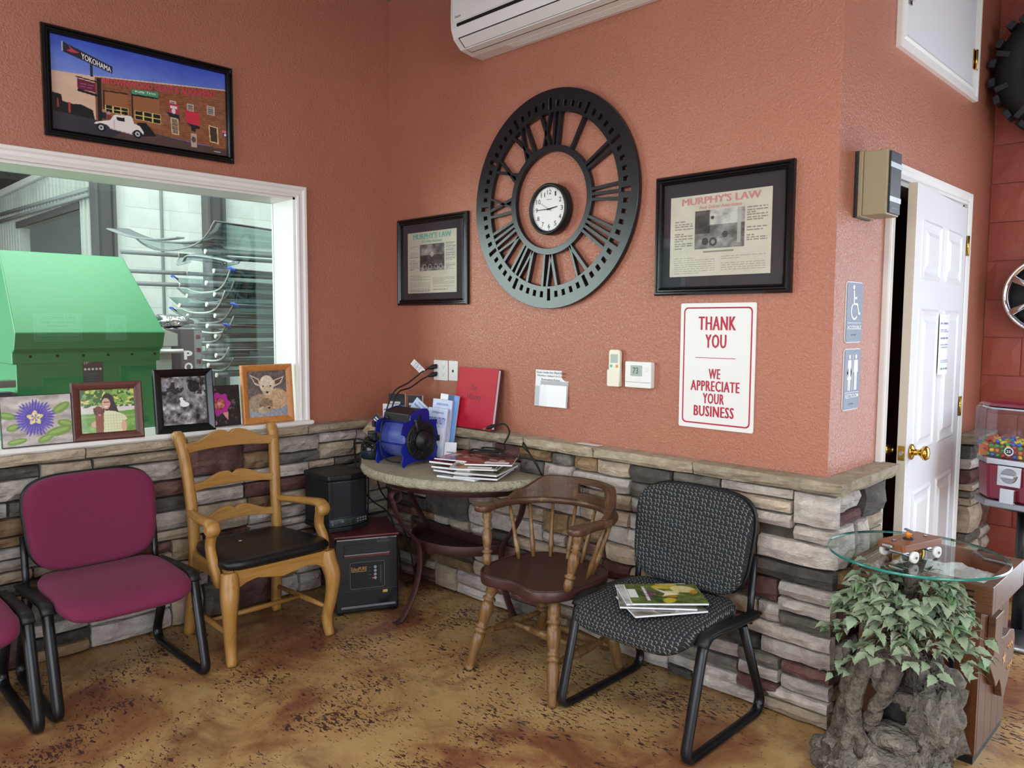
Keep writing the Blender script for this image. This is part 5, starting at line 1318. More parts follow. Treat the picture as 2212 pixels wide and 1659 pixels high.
MB().strip(hf, (0, 0, 1), .048, .006, rnd=.1).build('shelf_band', 'rust_iron', tb)
B(-.29, .29, -.006, .0, .328, .376).build('shelf_back', 'rust_iron', tb)
MB().prism([(x, y) for x, y, z_ in hf], lambda a, b, w: (a, b, w), .330, .334).build('shelf_plate', 'rust_iron', tb)
# ------------------------------------------------------------------ infrared heater and purifier
hd = math.atan2(.29, .137)      # direction of the front edge, left to right
HT = thing('infrared_heater', 'black infrared heater cabinet with cherry top under the table edge', 'heater', (.478, -.706, 0), hd)
# local: x = left to right along the front, y = towards the back
HW, HDp, HH = .322, .335, .405
B(0, HW, .012, HDp, .018, HH - .012).build('cabinet', 'cherry_laminate', HT, .004)
B(-.003, HW + .003, -.004, HDp + .003, HH - .012, HH).build('top_panel', 'cherry_laminate', HT, .004)
B(.004, HW - .004, -.004, .014, .014, HH - .013).build('front_panel', 'black_gloss', HT, .008)
for x, y in ((.03, .03), (HW - .03, .03), (.03, HDp - .03), (HW - .03, HDp - .03)): MB().cyl((x, y, 0), (x, y, .02), .016, n=10).build('foot', 'black_plastic', HT)
fp = Plane((0, -.0042, 0), (1, 0, 0), (0, 0, 1))
fp.rect(.045, .27, .315, .362, -.0, .0006, 'heat_outlet', 'soft_black', HT); gr = MB()
for k in range(6): gr.box(.05, .265, -.0056, -.0046, .320 + k * .007, .322 + k * .007)
gr.build('grille', 'dark_grey', HT)
fp.rect(.046, .272, .296, .312, 0, .012, 'louver', 'cherry_laminate', HT, .003); fp.rect(.046, .272, .3115, .314, 0, .0125, 'louver_trim', 'steel', HT)
pn_ = fp.plate(rrect(.075, .248, .135, .270, .008, 3), 0, .0012, 'control_panel', 'soft_black', HT)
mb = MB(); o1 = [fp.p(a, b, .0014) for a, b in rrect(.075, .248, .135, .270, .008, 3)]; o2 = [fp.p(a, b, .0014) for a, b in rrect(.0768, .2462, .1368, .2682, .007, 3)]; mb.loft([o1, o2], True, False, False); mb.build('panel_border', 'mid_grey', pn_)
fq = Plane((0, -.0056, 0), (1, 0, 0), (0, 0, 1)); fq.text('EdenPURE', .082, .158, .228, .246, 'ink_gold', pn_, bold=.005); fq.rect(.082, .156, .222, .2245, 0, .0004, 'print_mark', 'ink_gold', pn_)
for k in range(4): MB().cyl(fp.p(.200, .240 - .0185 * k, .001), fp.p(.200, .240 - .0185 * k, .004), .0072, n=14).build('button', 'steel', pn_); fq.rect(.165, .180, .239 - .0185 * k, .241 - .0185 * k, 0, .0004, 'print_mark', 'ink_grey', pn_)
MB().cyl(fp.p(.189, .1845, .001), fp.p(.189, .1845, .003), .0022, n=8).build('indicator', 'led_red', pn_)
mb = MB()
for k in range(12): mb.prism([(.223, .160 + k * .0075), (.233, .160 + k * .0075), (.233, .163 + k * .0075), (.223, .163 + k * .0075)], lambda a, b, w: fq.p(a, b, w), 0, .0004)
mb.build('scale_marks', 'ink_grey', pn_)
fp.rect(.238, .262, .104, .118, 0, .0012, 'badge', 'ink_gold', HT); fp.rect(.01, HW - .01, .125, .1265, 0, .0006, 'seam', 'dark_grey', HT)
fp.rect(.03, HW - .02, .038, .050, 0, .005, 'bottom_lip', 'mid_grey', HT, .002)
fq2 = Plane((0, -.0044, 0), (1, 0, 0), (0, 0, 1)); fq2.text('DANGER', .225, .262, .378, .383, 'ink_grey', HT)
for k in range(3): fq2.rect(.21, .275, .373 - .005 * k, .3745 - .005 * k, 0, .0003, 'print_mark', 'ink_grey', HT)
AP = thing('air_purifier', 'black air purifier standing on top of the heater', 'air purifier', (.402, -.688, .4056), math.radians(88))
AW, AD, AH = .232, .255, .290
MB().prism([(0, 0), (AW * .5, -.022), (AW, 0), (AW - .004, AD), (.004, AD)], lambda a, b, w: (a, b, w), .0, .024).build('base', 'black_plastic', AP, .005)
MB().prism([(.004, .004), (AW * .5, -.016), (AW - .004, .004), (AW - .006, AD - .004), (.006, AD - .004)], lambda a, b, w: (a, b, w), .024, AH - .03).build('body', 'black_plastic', AP, .006)
MB().prism([(-.002, -.002), (AW * .5, -.024), (AW + .002, -.002), (AW, AD + .002), (.0, AD + .002)], lambda a, b, w: (a, b, w), AH - .03, AH).build('top', 'black_plastic', AP, .010)
bow_y = lambda x: -.016 + .020 * abs(x - AW / 2) / (AW / 2)
mb = MB()   # expanded-metal front grille
for k in range(27):
    z_ = .078 + k * .0065
    for s in (-1, 1):
        pts = []
        for i in range(15):
            x = .026 + (AW - .052) * i / 14; pts.append((x, bow_y(x) - .003, z_ + s * .0022 * (1 if i % 2 else -1)))
        mb.strip(pts, (0, 0, 1), .0014, .002, rnd=.1, smooth=False)
mb.build('grille', 'dark_grey', AP)
for z0_, z1_, nm, mt_ in ((.070, .074, 'grille_frame', 'dark_grey'), (.252, .256, 'grille_frame', 'dark_grey')):
    MB().strip([(x, bow_y(x) - .003, (z0_ + z1_) / 2) for x in (.022, AW / 2, AW - .022)], (0, 0, 1), z1_ - z0_, .003, rnd=.1).build(nm, mt_, AP)
MB().strip([(x, bow_y(x) - .001, .047) for x in (.008, AW / 2, AW - .008)], (0, 0, 1), .040, .006, rnd=.1).build('control_strip', 'dark_grey', AP)
MB().strip([(x, bow_y(x) - .006, .048) for x in (.050, .085, AW / 2 + .025)], (0, 0, 1), .022, .003, rnd=.1).build('display', 'lcd_dark', AP)
for x in (.020, .160, .178, .196, .212):
    for z_ in (.042, .055): MB().cyl((x, bow_y(x) - .002, z_), (x, bow_y(x) - .007, z_), .0045, n=10).build('button', 'mid_grey', AP)
# ------------------------------------------------------------------ blue air mover on the table
AM = thing('air_mover', 'blue portable air mover fan with black side grille on the table', 'fan', (.600, -.352, TZ), math.radians(3))
# local: axis along x; side plates at x = +-.10; height .285
plate_o = [(-.105, .0), (-.085, .012), (-.050, .022), (0, .024), (.050, .022), (.085, .012), (.105, .0), (.118, .018), (.116, .055), (.124, .085), (.112, .105), (.118, .125), (.127, .135), (.120, .165), (.113, .195), (.120, .225), (.066, .228), (.064, .268), (.052, .284), (.020, .287), (-.030, .276), (-.058, .258), (-.064, .232), (-.108, .222), (-.118, .192), (-.122, .168), (-.098, .160), (-.086, .146), (-.090, .128), (-.110, .110), (-.122, .095), (-.110, .060), (-.118, .020)]
for s in (-1, 1):
    MB().prism(plate_o, lambda a, b, w: (w, a, b), s * .100 - .004, s * .100 + .004).build('side_plate', 'blower_blue', AM, .0025)
mb = MB(); mb.lathe([(0, .092), (.06, .098), (.5, .102), (.94, .098), (1, .092)], (-.098, 0, .132), (.098, 0, .132), 40); mb.build('drum', 'blower_drum', AM)
for ang in (.35, 1.15, 2.2, 3.3, -.6):   # ribs across the drum
    MB().obox((0, .104 * math.cos(ang), .132 + .104 * math.sin(ang)), (.196, .010, .005), (ang, 0, 0)).build('rib', 'blower_blue', AM)
MB().prism([(-.062, .208), (-.062, .262), (-.02, .278), (.045, .282), (.058, .268), (.058, .215)], lambda a, b, w: (w, a, b), -.094, .094).build('control_box', 'black_plastic', AM, .004)
gx = .105
MB().lathe([(0, .098), (.6, .098), (1, .090)], (gx - .002, .008, .128), (gx + .008, .008, .128), 36).build('grille_disc', 'soft_black', AM)
for r in (.030, .042, .054, .066, .078): MB().tube([(gx + .009, .008 + r * math.cos(2 * PI * k / 36), .128 + r * math.sin(2 * PI * k / 36)) for k in range(36)], .0022, 6, True).build('grille_ring', 'black_metal', AM)
MB().lathe([(0, .050), (.45, .048), (.5, .040), (.9, .034), (.95, .018), (1, .016)], (gx + .006, .008, .128), (gx + .040, .008, .128), 26).build('motor_hub', 'black_plastic', AM)
for k in range(8):
    a = 2 * PI * k / 8; u = Vector((0, math.cos(a), math.sin(a))); MB().strip([Vector((gx + .010, .008, .128)) + u * .045, Vector((gx + .008, .008, .128)) + u * .092], (1, 0, 0), .004, .005, rnd=.2).build('spoke', 'black_metal', AM)
MB().tube([(gx + .006, -.034, .228), (gx + .012, -.024, .178)], [.006, .004], 8).build('lever', 'dark_grey', AM); MB().lathe([(0, .004), (.3, .009), (.7, .009), (1, .004)], (gx + .006, -.036, .222), (gx + .006, -.034, .238), 10).build('lever_knob', 'dark_grey', AM)
B(gx - .002, gx + .003, -.014, .008, .222, .256).build('switch', 'soft_black', AM, .002)
for s, y, z_ in ((1, .124, .128), (-1, -.126, .205), (-1, -.124, .135), (-1, -.122, .088)): MB().obox((s * .100, y, z_), (.02, .014, .030)).build('rubber_foot', 'soft_black', AM, .003)
cpath = smooth_path([(-.070, -.064, .235), (-.062, -.100, .222), (-.055, -.118, .17), (-.052, -.125, .11), (-.045, -.118, .055), (-.03, -.09, .02), (.01, -.05, .010)], 7)
MB().tube(cpath, .0045, 8).build('power_cord', 'soft_black', AM)
MB().lathe([(0, .008), (1, .006)], (-.070, -.060, .237), (-.068, -.075, .232), 10).build('cord_grommet', 'dark_grey', AM)
# ------------------------------------------------------------------ plastic jug behind the fan
t = thing('plastic_jug', 'smoky clear plastic jug behind the blue fan', 'jug', (.358, -.388, TZ + .001))
mb = MB(); mb.lathe([(0, .056), (.08, .062), (.35, .064), (.6, .060), (.78, .042), (.9, .026), (1, .024)], (0, 0, 0), (0, 0, .130), 28, False); mb.f.append(list(range(28))); mb.s.append(False); mb.build('shell', 'smoke_plastic', t)
MB().lathe([(0, .057), (.9, .060), (1, .057)], (0, 0, .004), (0, 0, .045), 24).build('contents', 'jug_liquid', t)
MB().lathe([(0, .027), (1, .027)], (0, 0, .128), (0, 0, .142), 20).build('lid', 'dark_grey', t)
# ------------------------------------------------------------------ brochure rack with brochures
RZ = math.radians(20); RKC = Vector((.388, -.203, TZ + .0008))
rk = thing('brochure_rack', 'dark cherry desktop brochure rack behind the blue fan', 'rack', RKC, RZ)
for x in (-.128, .128): MB().prism([(-.048, 0), (.048, 0), (.048, .225), (.02, .225), (-.048, .10)], lambda a, b, w, x=x: (x + w, a, b), -.004, .004).build('side_panel', 'cherry_frame', rk, .001)
B(-.123, .123, -.046, .046, 0, .006).build('base', 'cherry_frame', rk); B(-.123, .123, .040, .046, .006, .215).build('back_panel', 'cherry_frame', rk); B(-.123, .123, -.047, -.042, .006, .075).build('front_lip', 'cherry_frame', rk); B(-.123, .123, -.003, .0, .006, .140).build('divider', 'cherry_frame', rk)
def inrack(lx, ly, z_): return (RKC.x + lx * math.cos(RZ) - ly * math.sin(RZ), RKC.y + lx * math.sin(RZ) + ly * math.cos(RZ), RKC.z + z_)
def brochure(label, loc, rot, w, h, th, base, seed, kind):
    t = thing('brochure', label, 'brochure', loc, rot=rot)
    B(-w / 2, w / 2, 0, th, 0, h).build('pages', 'white_paper', t)
    P = Paint(34, 56, base)
    if kind == 'utility': P.rect(0, 1, 0, 1, 'C8D2EC'); P.noise(3, .06, seed); P.rect(.2, .8, .90, .92, '8090B8', .8); P.rect(.08, .92, .28, .62, 'E4E8F4'); P.noise(8, .05, seed + 1)
    elif kind == 'dark': P.rect(0, 1, .8, 1, '1C1C20'); P.rect(.1, .7, .82, .86, 'F0F0F0', .9); P.rect(.1, .9, .72, .76, 'C03040', .9); P.noise(4, .08, seed)
    elif kind == 'card': P.rect(0, 1, .62, 1, '18161A'); P.rect(.15, .85, .80, .86, 'F0F0F0'); P.rect(.15, .7, .70, .75, 'F0F0F0'); P.rect(0, 1, .52, .62, 'B82840'); P.ell(.5, .25, .42, .22, 'B49A70'); P.ell(.3, .2, .15, .12, '8A7048'); P.noise(5, .06, seed)
    elif kind == 'bands': P.rect(0, .4, 0, 1, 'E8ECEC'); P.rect(.4, .75, 0, 1, '3C5478'); P.rect(.75, 1, 0, 1, '6C9CD8')
    else: P.rect(0, 1, .55, 1, 'ECEAEA'); P.rect(.1, .8, .86, .89, '8A3440', .8); P.rect(.06, .9, .70, .74, '505460', .9); P.rect(.06, .8, .60, .64, '505460', .8); P.rect(0, 1, 0, .55, '6C7078'); P.noise(5, .05, seed)
    q = print_panel('cover', P, [(-w / 2, -.0006, 0), (w / 2, -.0006, 0), (w / 2, -.0006, h), (-w / 2, -.0006, h)], t)
    if kind == 'utility':
        body = 'SPORT UTILITY' if 'performance' not in label else 'PERFORMANCE\nTIRES'
        z0, z1 = (.64, .84)
        lettering(body, [(-w * .42, -.0008, h * (.70 if 'UTIL' in body else .66)), (w * .42, -.0008, h * (.70 if 'UTIL' in body else .66)), (w * .42, -.0008, h * .83), (-w * .42, -.0008, h * .83)], 'ink_blue', q, .015)
    return t
R = math.radians
brochure('black and red printed card leaning at the left of the brochures', (.232, -.335, TZ + .105), (R(-10), R(38), R(20)), .075, .125, .003, '8A7A60', 1, 'card')
brochure('white and grey brochure at the left rear of the rack', inrack(-.066, -.030, .0065), (0, 0, RZ), .100, .268, .008, 'E0E0E0', 2, 'plain')
brochure('blue grey dark brochure standing tallest at the rack back', inrack(-.055, .014, .0065), (0, 0, RZ), .105, .322, .006, '64788C', 3, 'dark')
brochure('black covered booklet behind the tilted blue pamphlet', inrack(.062, .012, .0065), (0, 0, RZ), .090, .318, .010, '2A2A2E', 4, 'dark')
brochure('tilted pale blue performance tires pamphlet above the fan', inrack(.050, -.056, .152), (0, R(38), RZ), .105, .175, .004, 'C8D2EC', 5, 'utility')
for k, (x, y, hgt, lb_) in enumerate(((.634, -.178, .312, 'rear pale blue sport utility brochure next to red album'), (.648, -.215, .270, 'front pale blue sport utility brochure beside the fan'))):
    brochure(lb_, (x, y, TZ + .006), (R(-3), R(5), R(26)), .108, hgt, .016, 'C8D2EC', 6 + k, 'utility')
brochure('striped white and blue brochure fanned behind the sport utility brochures', (.640, -.150, TZ + .008), (R(-3), R(7), R(26)), .105, .335, .010, '6C9CD8', 9, 'bands')
t = thing('paper_card', 'small white card standing beside the fan grille', 'card', (.752, -.196, TZ + .002), rot=(R(-12), 0, R(25)))
B(-.033, .033, 0, .002, 0, .105).build('sheet', 'white_paper', t); Plane((0, -.0003, 0), (1, 0, 0), (0, 0, 1)).rect(-.02, .02, .052, .056, 0, .0003, 'print_mark', 'mid_grey', t)
# ------------------------------------------------------------------ magazines piled on the table
rs2 = random.Random(12)
cov = [cover_paint(36, 46, c, 30 + i, b, 8) for i, (c, b) in enumerate((('8A2436', ['D8A0A0', '5A1824', 'E8D8D0', 'C04050']), ('6A4A34', ['2A2030', 'D8C0A0', '8A6A48']), ('C8BC98', ['8A8040', 'E0D8C0', '6A6048']), ('9A98A0', ['5A5864', 'D8D4D8'])))]
base_spots = [(1.05, -.310, .25, 3), (1.115, -.290, .5, 1), (1.02, -.300, .15, 3), (1.13, -.290, .42, 2), (1.00, -.305, .3, 1), (1.09, -.280, .55, 3), (.985, -.300, .22, 0)]
names = ['grey magazine at the very bottom of the table pile', 'brown magazine second from the bottom of the table pile', 'grey magazine third from the bottom of the table pile', 'tan magazine in the middle of the table pile', 'brown magazine above the tan one in the table pile', 'grey magazine just under the fanned top of the table pile', 'dark red magazine at the left of the table pile']
for i, ((x, y, rz, ci), nm) in enumerate(zip(base_spots, names)):
    magazine(nm, (x, y, TZ + .001 + i * .0094), rz, cov[ci], .21, .275, .0082)
zt = TZ + .001 + 7 * .0094
magazine('tan magazine with white address label hanging over the table edge', (1.145, -.365, zt), .62, cov[2], .21, .275, .005, (0, 0), sticker=True)
magazine('red magazine lying at the back left of the table pile', (.985, -.275, zt + .0064), .30, cov[0], .21, .275, .005)
magazine('pink and brown magazine with address label on top of the table pile', (1.165, -.285, zt + .0128), .66, cov[1] if False else cover_paint(48, 60, '8A4A44', 77, ['5A1C2C', 'D8B0A0', '7A5038', '2A2030', 'E8D0C8'], 10), .215, .28, .006, (0, 0), sticker=True)
# loose cord over the magazines
t = thing('power_cord', 'black power cord coiled over the magazine pile', 'cord')
zc = zt + .0305
MB().tube(smooth_path([(.99, -.10, .955), (1.03, -.075, .965), (1.075, -.085, .93), (1.085, -.13, .88), (1.110, -.16, zc + .01), (1.030, -.20, zc), (0.950, -.20, zc), (0.970, -.25, zc - .004), (1.070, -.24, zc + .006), (1.140, -.19, zc + .010), (1.070, -.16, zc + .012), (1.000, -.19, zc + .012), (1.050, -.235, zc + .014), (1.130, -.22, zc + .014), (1.110, -.26, zc + .010), (1.190, -.25, zc + .004), (1.27, -.215, zc + .002), (1.335, -.185, zc - .010), (1.355, -.160, .775), (1.340, -.145, .775), (1.300, -.145, .82), (1.268, -.150, .862)], 8), .0042, 8).build('cable', 'soft_black', t)
MB().strip([(.955, -.125, .942), (.972, -.112, .950), (.995, -.098, .957)], (0, 0, 1), [.016, .02, .012], [.014, .018, .010], rnd=.3).build('plug', 'soft_black', t)
mb = MB(); mb.tube([(.953, -.122, .944), (.940, -.134, .938)], .0018, 6); mb.tube([(.955, -.130, .940), (.942, -.142, .934)], .0018, 6); mb.build('plug_prongs', 'steel', t)
MB().strip([(1.240, -.158, .896), (1.252, -.155, .882), (1.268, -.150, .862)], (0, 0, 1), [.026, .024, .010], [.024, .022, .010], rnd=.3).build('socket_end', 'soft_black', t)
# cords from the outlet down behind the fan and over the table edge
def cord(label, pts, plug=None, tagp=None):
    t = thing('power_cord', label, 'cord'); MB().tube(smooth_path(pts, 8), .0042, 8).build('cable', 'soft_black', t)
    if plug: MB().strip([plug, Vector(plug) + Vector((-.012, -.018, -.004)), Vector(plug) + Vector((-.028, -.036, -.012))], (0, 0, 1), [.024, .026, .014], [.022, .022, .012], rnd=.3).build('plug', 'soft_black', t)
    return t
t = cord('upper black cord with white tag plugged into the outlet', [(.404, -.046, 1.212), (.385, -.08, 1.19), (.358, -.150, 1.135), (.350, -.235, 1.095), (.345, -.285, 1.00), (.35, -.30, .90)], (.432, -.010, 1.224))
P = Paint(20, 34, 'E4E2E4'); P.textlines(.1, .9, .1, .8, 9, '8A8A90', 4)
print_panel('tag', P, [(.375, -.075, 1.178), (.402, -.068, 1.205), (.335, -.090, 1.262), (.308, -.097, 1.235)], t)
cord('lower black cord plugged into the outlet', [(.404, -.046, 1.170), (.390, -.085, 1.15), (.376, -.150, 1.11), (.376, -.235, 1.085), (.378, -.285, .98), (.380, -.30, .90)], (.432, -.010, 1.182))
cord('left black cord hanging from the table down behind the heater', [(.490, -.470, .850), (.420, -.500, .865), (.330, -.480, .85), (.255, -.430, .76), (.255, -.41, .60), (.275, -.34, .50), (.30, -.25, .42), (.33, -.22, .30), (.36, -.20, .06), (.40, -.19, .012)])
cord('middle black cord hanging behind the air purifier', [(.262, -.308, .7535), (.225, -.305, .752), (.198, -.305, .70), (.21, -.315, .55), (.245, -.345, .435), (.265, -.37, .413), (.29, -.39, .4115)])
cord('right black cord crossing down behind the heater to floor', [(.245, -.262, .7535), (.215, -.262, .752), (.187, -.255, .70), (.220, -.25, .55), (.31, -.235, .45), (.46, -.24, .30), (.48, -.20, .05), (.50, -.21, .012)])
# ------------------------------------------------------------------ wooden cabinet beside the restroom
cb = thing('wooden_cabinet', 'stained pine cabinet with open tray top beside the rock fountain', 'cabinet', (2.70, .092, 0))
CWD, CDP = .388, .375      # local x: 0 .. CWD, y: 0 .. CDP
for k in range(5):
    x0 = CWD * k / 5; B(x0 + .0008, x0 + CWD / 5 - .0008, 0, .018, .03, .545).build('plank', 'cabinet_wood', cb, .0015)
for k in range(4):
    y0 = .018 + (CDP - .018) * k / 4; B(CWD - .018, CWD, y0 + .0006, y0 + (CDP - .018) / 4 - .0006, .03, .545).build('plank', 'cabinet_wood', cb, .0015)
B(0, .018, .018, CDP, .03, .545).build('side_panel', 'cabinet_wood', cb); B(.018, CWD - .018, CDP - .018, CDP, .03, .545).build('rear_panel', 'cabinet_wood', cb)
B(.005, CWD - .005, .005, CDP - .005, 0, .03).build('plinth', 'black_plastic', cb); B(.01, CWD - .01, .01, CDP - .01, .535, .55).build('tray_floor', 'cabinet_wood', cb)
B(-.02, CWD + .034, -.022, .012, .528, .622).build('tray_front', 'cabinet_trim', cb, .002); B(-.02, CWD + .034, CDP - .002, CDP + .032, .528, .622).build('tray_rear', 'cabinet_trim', cb, .002)
B(CWD, CWD + .034, .012, CDP - .002, .528, .622).build('tray_side', 'cabinet_trim', cb, .002); B(-.02, .014, .012, CDP - .002, .528, .622).build('tray_side', 'cabinet_trim', cb, .002)
for k in range(4): B(.0, CWD - .02, -.0235, -.0215, .540 + k * .018, .545 + k * .018).build('groove', 'soft_black', cb)
# clear bag lying in the tray
t = thing('plastic_bag', 'crumpled white plastic bag lying in the cabinet tray', 'bag', (2.895, .28, .551))
bm = bmesh.new(); bmesh.ops.create_grid(bm, x_segments=18, y_segments=16, size=.5)
for v in bm.verts:
    x, y = v.co.x, v.co.y; e = 1 - max(abs(x), abs(y)) * 2
    v.co = Vector((x * .33, y * .29, .018 + .03 * min(1, e * 3) * (.5 + mnoise.noise(Vector((x * 7, y * 7, 3)))) + .012 * mnoise.noise(Vector((x * 16, y * 16, 9)))))
    v.co.z = max(v.co.z, .002)
me = bpy.data.meshes.new('sheet'); bm.to_mesh(me); bm.free()
for p in me.polygons: p.use_smooth = True
o = mkobj('sheet', me, 'plastic_bag', t); md = o.modifiers.new('thick', 'SOLIDIFY'); md.thickness = .0015
# Texas-shaped wooden sign on the side of the cabinet
tx = thing('wooden_sign', 'dark wooden sign cut in the shape of Texas on the cabinet side', 'sign', (3.088, .10, .16))
tex = [(.075, .330), (.175, .330), (.175, .235), (.235, .225), (.290, .232), (.350, .215), (.365, .190), (.365, .140), (.352, .100), (.315, .065), (.270, .030), (.250, .000), (.215, .010), (.195, .055), (.165, .090), (.140, .080), (.120, .078), (.095, .110), (.045, .160), (.010, .195), (.075, .200)]
MB().prism(tex, lambda a, b, w: (w, a, b), .001, .024).build('board', 'cabinet_trim', tx, .002)
pt = Plane((.0245, 0, 0), (0, 1, 0), (0, 0, 1)); star = [(.215 + (.028 if k % 2 == 0 else .011) * math.sin(k * PI / 5), .150 + (.028 if k % 2 == 0 else .011) * math.cos(k * PI / 5)) for k in range(10)]
pt.plate(star, 0, .001, 'star', 'ink_gold', tx)
mb = MB()
for k, z_ in enumerate((.175, .10)): mb.tube([pt.p(.255 + .008 * i, z_ + .010 * math.sin(i * 2.1 + k), .0005) for i in range(10)], .0018, 6)
mb.build('script', 'ink_gold', tx)
# horseshoe hung on the front
hs_ = [(2.970 + .042 * math.cos(a), .084, .330 + .060 * math.sin(a)) for a in [math.radians(150 + 240 * k / 24) for k in range(25)]]
t = thing('horseshoe', 'black iron horseshoe hung on the cabinet front', 'horseshoe'); MB().strip(hs_, (0, 1, 0), .012, .018, rnd=.25).build('shoe', 'black_metal', t)
# ------------------------------------------------------------------ rock and root fountain with a foliage crown
rf = thing('rock_fountain', 'grey resin rock fountain with tree roots and dusty ivy leaves', 'fountain', (2.885, -.20, 0))
def blob(name, c, r, amp, sc, mt, sub=4, seed=0, flat=0.0, parent=None):
    bm = bmesh.new(); bmesh.ops.create_icosphere(bm, subdivisions=sub, radius=1.0)
    for v in bm.verts:
        n = v.co.normalized(); q = n * sc + Vector((seed * 3.1, seed * 1.7, 0))
        d = 1 + amp * mnoise.fractal(q, .8, 2.1, 4) + amp * .8 * abs(mnoise.noise(q * 2.3)) - amp * .3
        v.co = Vector((n.x * r[0] * d + c[0], n.y * r[1] * d + c[1], n.z * r[2] * d + c[2]))
        if v.co.z < 0.0: v.co.z = 0.0
        if flat and v.co.z > flat: v.co.z = flat + (v.co.z - flat) * .12
    me = bpy.data.meshes.new(name); bm.to_mesh(me); bm.free()
    for p in me.polygons: p.use_smooth = True
    return mkobj(name, me, mt, parent or rf)
blob('rock_base', (0, .01, .05), (.185, .17, .10), .32, 2.6, 'rock', 4, 1)
blob('rock_back', (.09, .115, .20), (.115, .085, .20), .34, 2.4, 'rock', 4, 2)
blob('rock_side', (.150, .02, .22), (.065, .09, .14), .42, 2.8, 'rock', 4, 3)
blob('rock_side', (.155, -.03, .09), (.06, .08, .09), .42, 2.8, 'rock', 4, 6)
blob('rock_shelf', (.07, .06, .275), (.085, .07, .05), .22, 2.2, 'rock', 3, 4, .295)
blob('rock_shelf', (.055, -.01, .165), (.085, .085, .05), .22, 2.2, 'rock', 3, 5, .185)
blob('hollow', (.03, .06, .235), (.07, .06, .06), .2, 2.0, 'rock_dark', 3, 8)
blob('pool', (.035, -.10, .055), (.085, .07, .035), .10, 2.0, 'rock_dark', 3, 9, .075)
blob('knot', (.03, .0, .435), (.075, .06, .045), .35, 2.6, 'bark', 4, 7)
blob('knot', (-.005, .02, .36), (.055, .05, .075), .3, 2.6, 'rock', 3, 11)
def root(pts, r0, r1, seed):
    p = smooth_path(pts, 7); n = len(p); rr = [(r0 + (r1 - r0) * i / (n - 1)) * (1 + .28 * mnoise.noise(Vector((i * .55, seed, 0)))) for i in range(n)]
    p = [q + Vector((mnoise.noise(Vector((i * .4, seed, 1))), mnoise.noise(Vector((i * .4, seed, 5))), 0)) * .008 for i, q in enumerate(p)]
    mb = MB(); mb.tube(p, rr, 14); return mb.build('root', 'bark', rf)
root([(.02, .02, .45), (-.045, .0, .39), (-.085, -.01, .30), (-.095, -.02, .18), (-.12, -.03, .09), (-.165, -.05, .0)], .036, .042, 1)
root([(-.03, .0, .40), (-.065, -.05, .28), (-.06, -.07, .16), (-.085, -.10, .07), (-.10, -.14, .0)], .026, .030, 2)
root([(-.09, .0, .26), (-.11, .03, .14), (-.155, .04, .04), (-.18, .06, .0)], .026, .024, 3)
root([(-.055, -.06, .20), (-.02, -.09, .11), (.0, -.13, .04), (.01, -.155, .0)], .020, .022, 4)
root([(.04, .0, .44), (.03, -.02, .34), (.0, -.035, .25), (-.03, -.04, .17)], .028, .022, 5)
blob('rock_front', (-.045, -.10, .045), (.075, .07, .06), .4, 2.8, 'rock', 4, 12); blob('rock_front', (.12, -.12, .03), (.07, .06, .05), .4, 2.8, 'rock', 4, 13)
# branches and leaves
fo = bpy.data.objects.new('foliage', bpy.data.meshes.new('foliage')); COL.objects.link(fo); fo.parent = rf; fo.location = (.05, .015, .44); fo['label'] = 'dusty green artificial ivy crown'
lm = []
for k in range(3):
    l, w = ((.049, .0155), (.044, .0165), (.054, .0145))[k]
    prof = [(0, .0), (.14, .55), (.26, .62), (.32, 1.0), (.46, .82), (.52, .95), (.66, .56), (.72, .62), (.86, .22), (1, 0)]
    V = [(0, l * a, .006 * math.sin(a * 3) - .010 * a * a) for a, b in prof]; nV = len(V)
    V += [(w * b, l * a, .006 * math.sin(a * 3) - .010 * a * a + .004 * b) for a, b in prof[1:-1]]; V += [(-w * b, l * a, .006 * math.sin(a * 3) - .010 * a * a + .004 * b) for a, b in prof[1:-1]]
    F = []
    for s in (0, 1):
        o_ = nV + s * (nV - 2); F.append((0, 1, o_)); F += [(i, i + 1, o_ + i, o_ + i - 1) for i in range(1, nV - 2)]; F.append((nV - 2, nV - 1, o_ + nV - 3))
    me = bpy.data.meshes.new('leaf'); me.from_pydata(V, [], F)
    for p in me.polygons: p.use_smooth = True
    lm.append(me)
lmats = ['leaf_sage', 'leaf_green', 'leaf_dusty']
LM = {}
for k in range(3):
    for mt_ in lmats: c_ = lm[k].copy(); c_.materials.append(MATS[mt_]); LM[k, mt_] = c_
rl = random.Random(5); cnt = 0
more = MB()
def leaf_at(p, d, up, scale, extra):
    global cnt
    d = d.normalized(); x = d.cross(up); x = x.normalized() if x.length > 1e-4 else Vector((1, 0, 0)); z_ = x.cross(d)
    M = Matrix((x, d, z_)).transposed().to_4x4(); M.translation = p
    if extra:
        k_ = rl.randrange(3); MM = M @ Matrix.Scale(scale, 4); me_ = lm[k_]; more.add([v.co for v in me_.vertices], [tuple(p_.vertices) for p_ in me_.polygons], True, MM); return
    o = bpy.data.objects.new('leaf', LM[rl.randrange(3), rl.choice(['leaf_sage'] * 4 + ['leaf_green'] * 3 + ['leaf_dusty'] * 4)]); COL.objects.link(o); o.parent = fo
    o.matrix_local = M @ Matrix.Scale(scale, 4); cnt += 1
tips = []
for k in range(105):
    a = rl.uniform(0, 2 * PI); e = rl.uniform(.0, 1.0) ** .8
    rx = .225 * (1 - .45 * e); x, y = math.cos(a) * rx, math.sin(a) * rx * .86; z_ = .035 + .205 * e + rl.uniform(-.025, .025)
    if math.sin(a) > .75 and e < .4: continue
    tips.append(Vector((x, y, z_)))
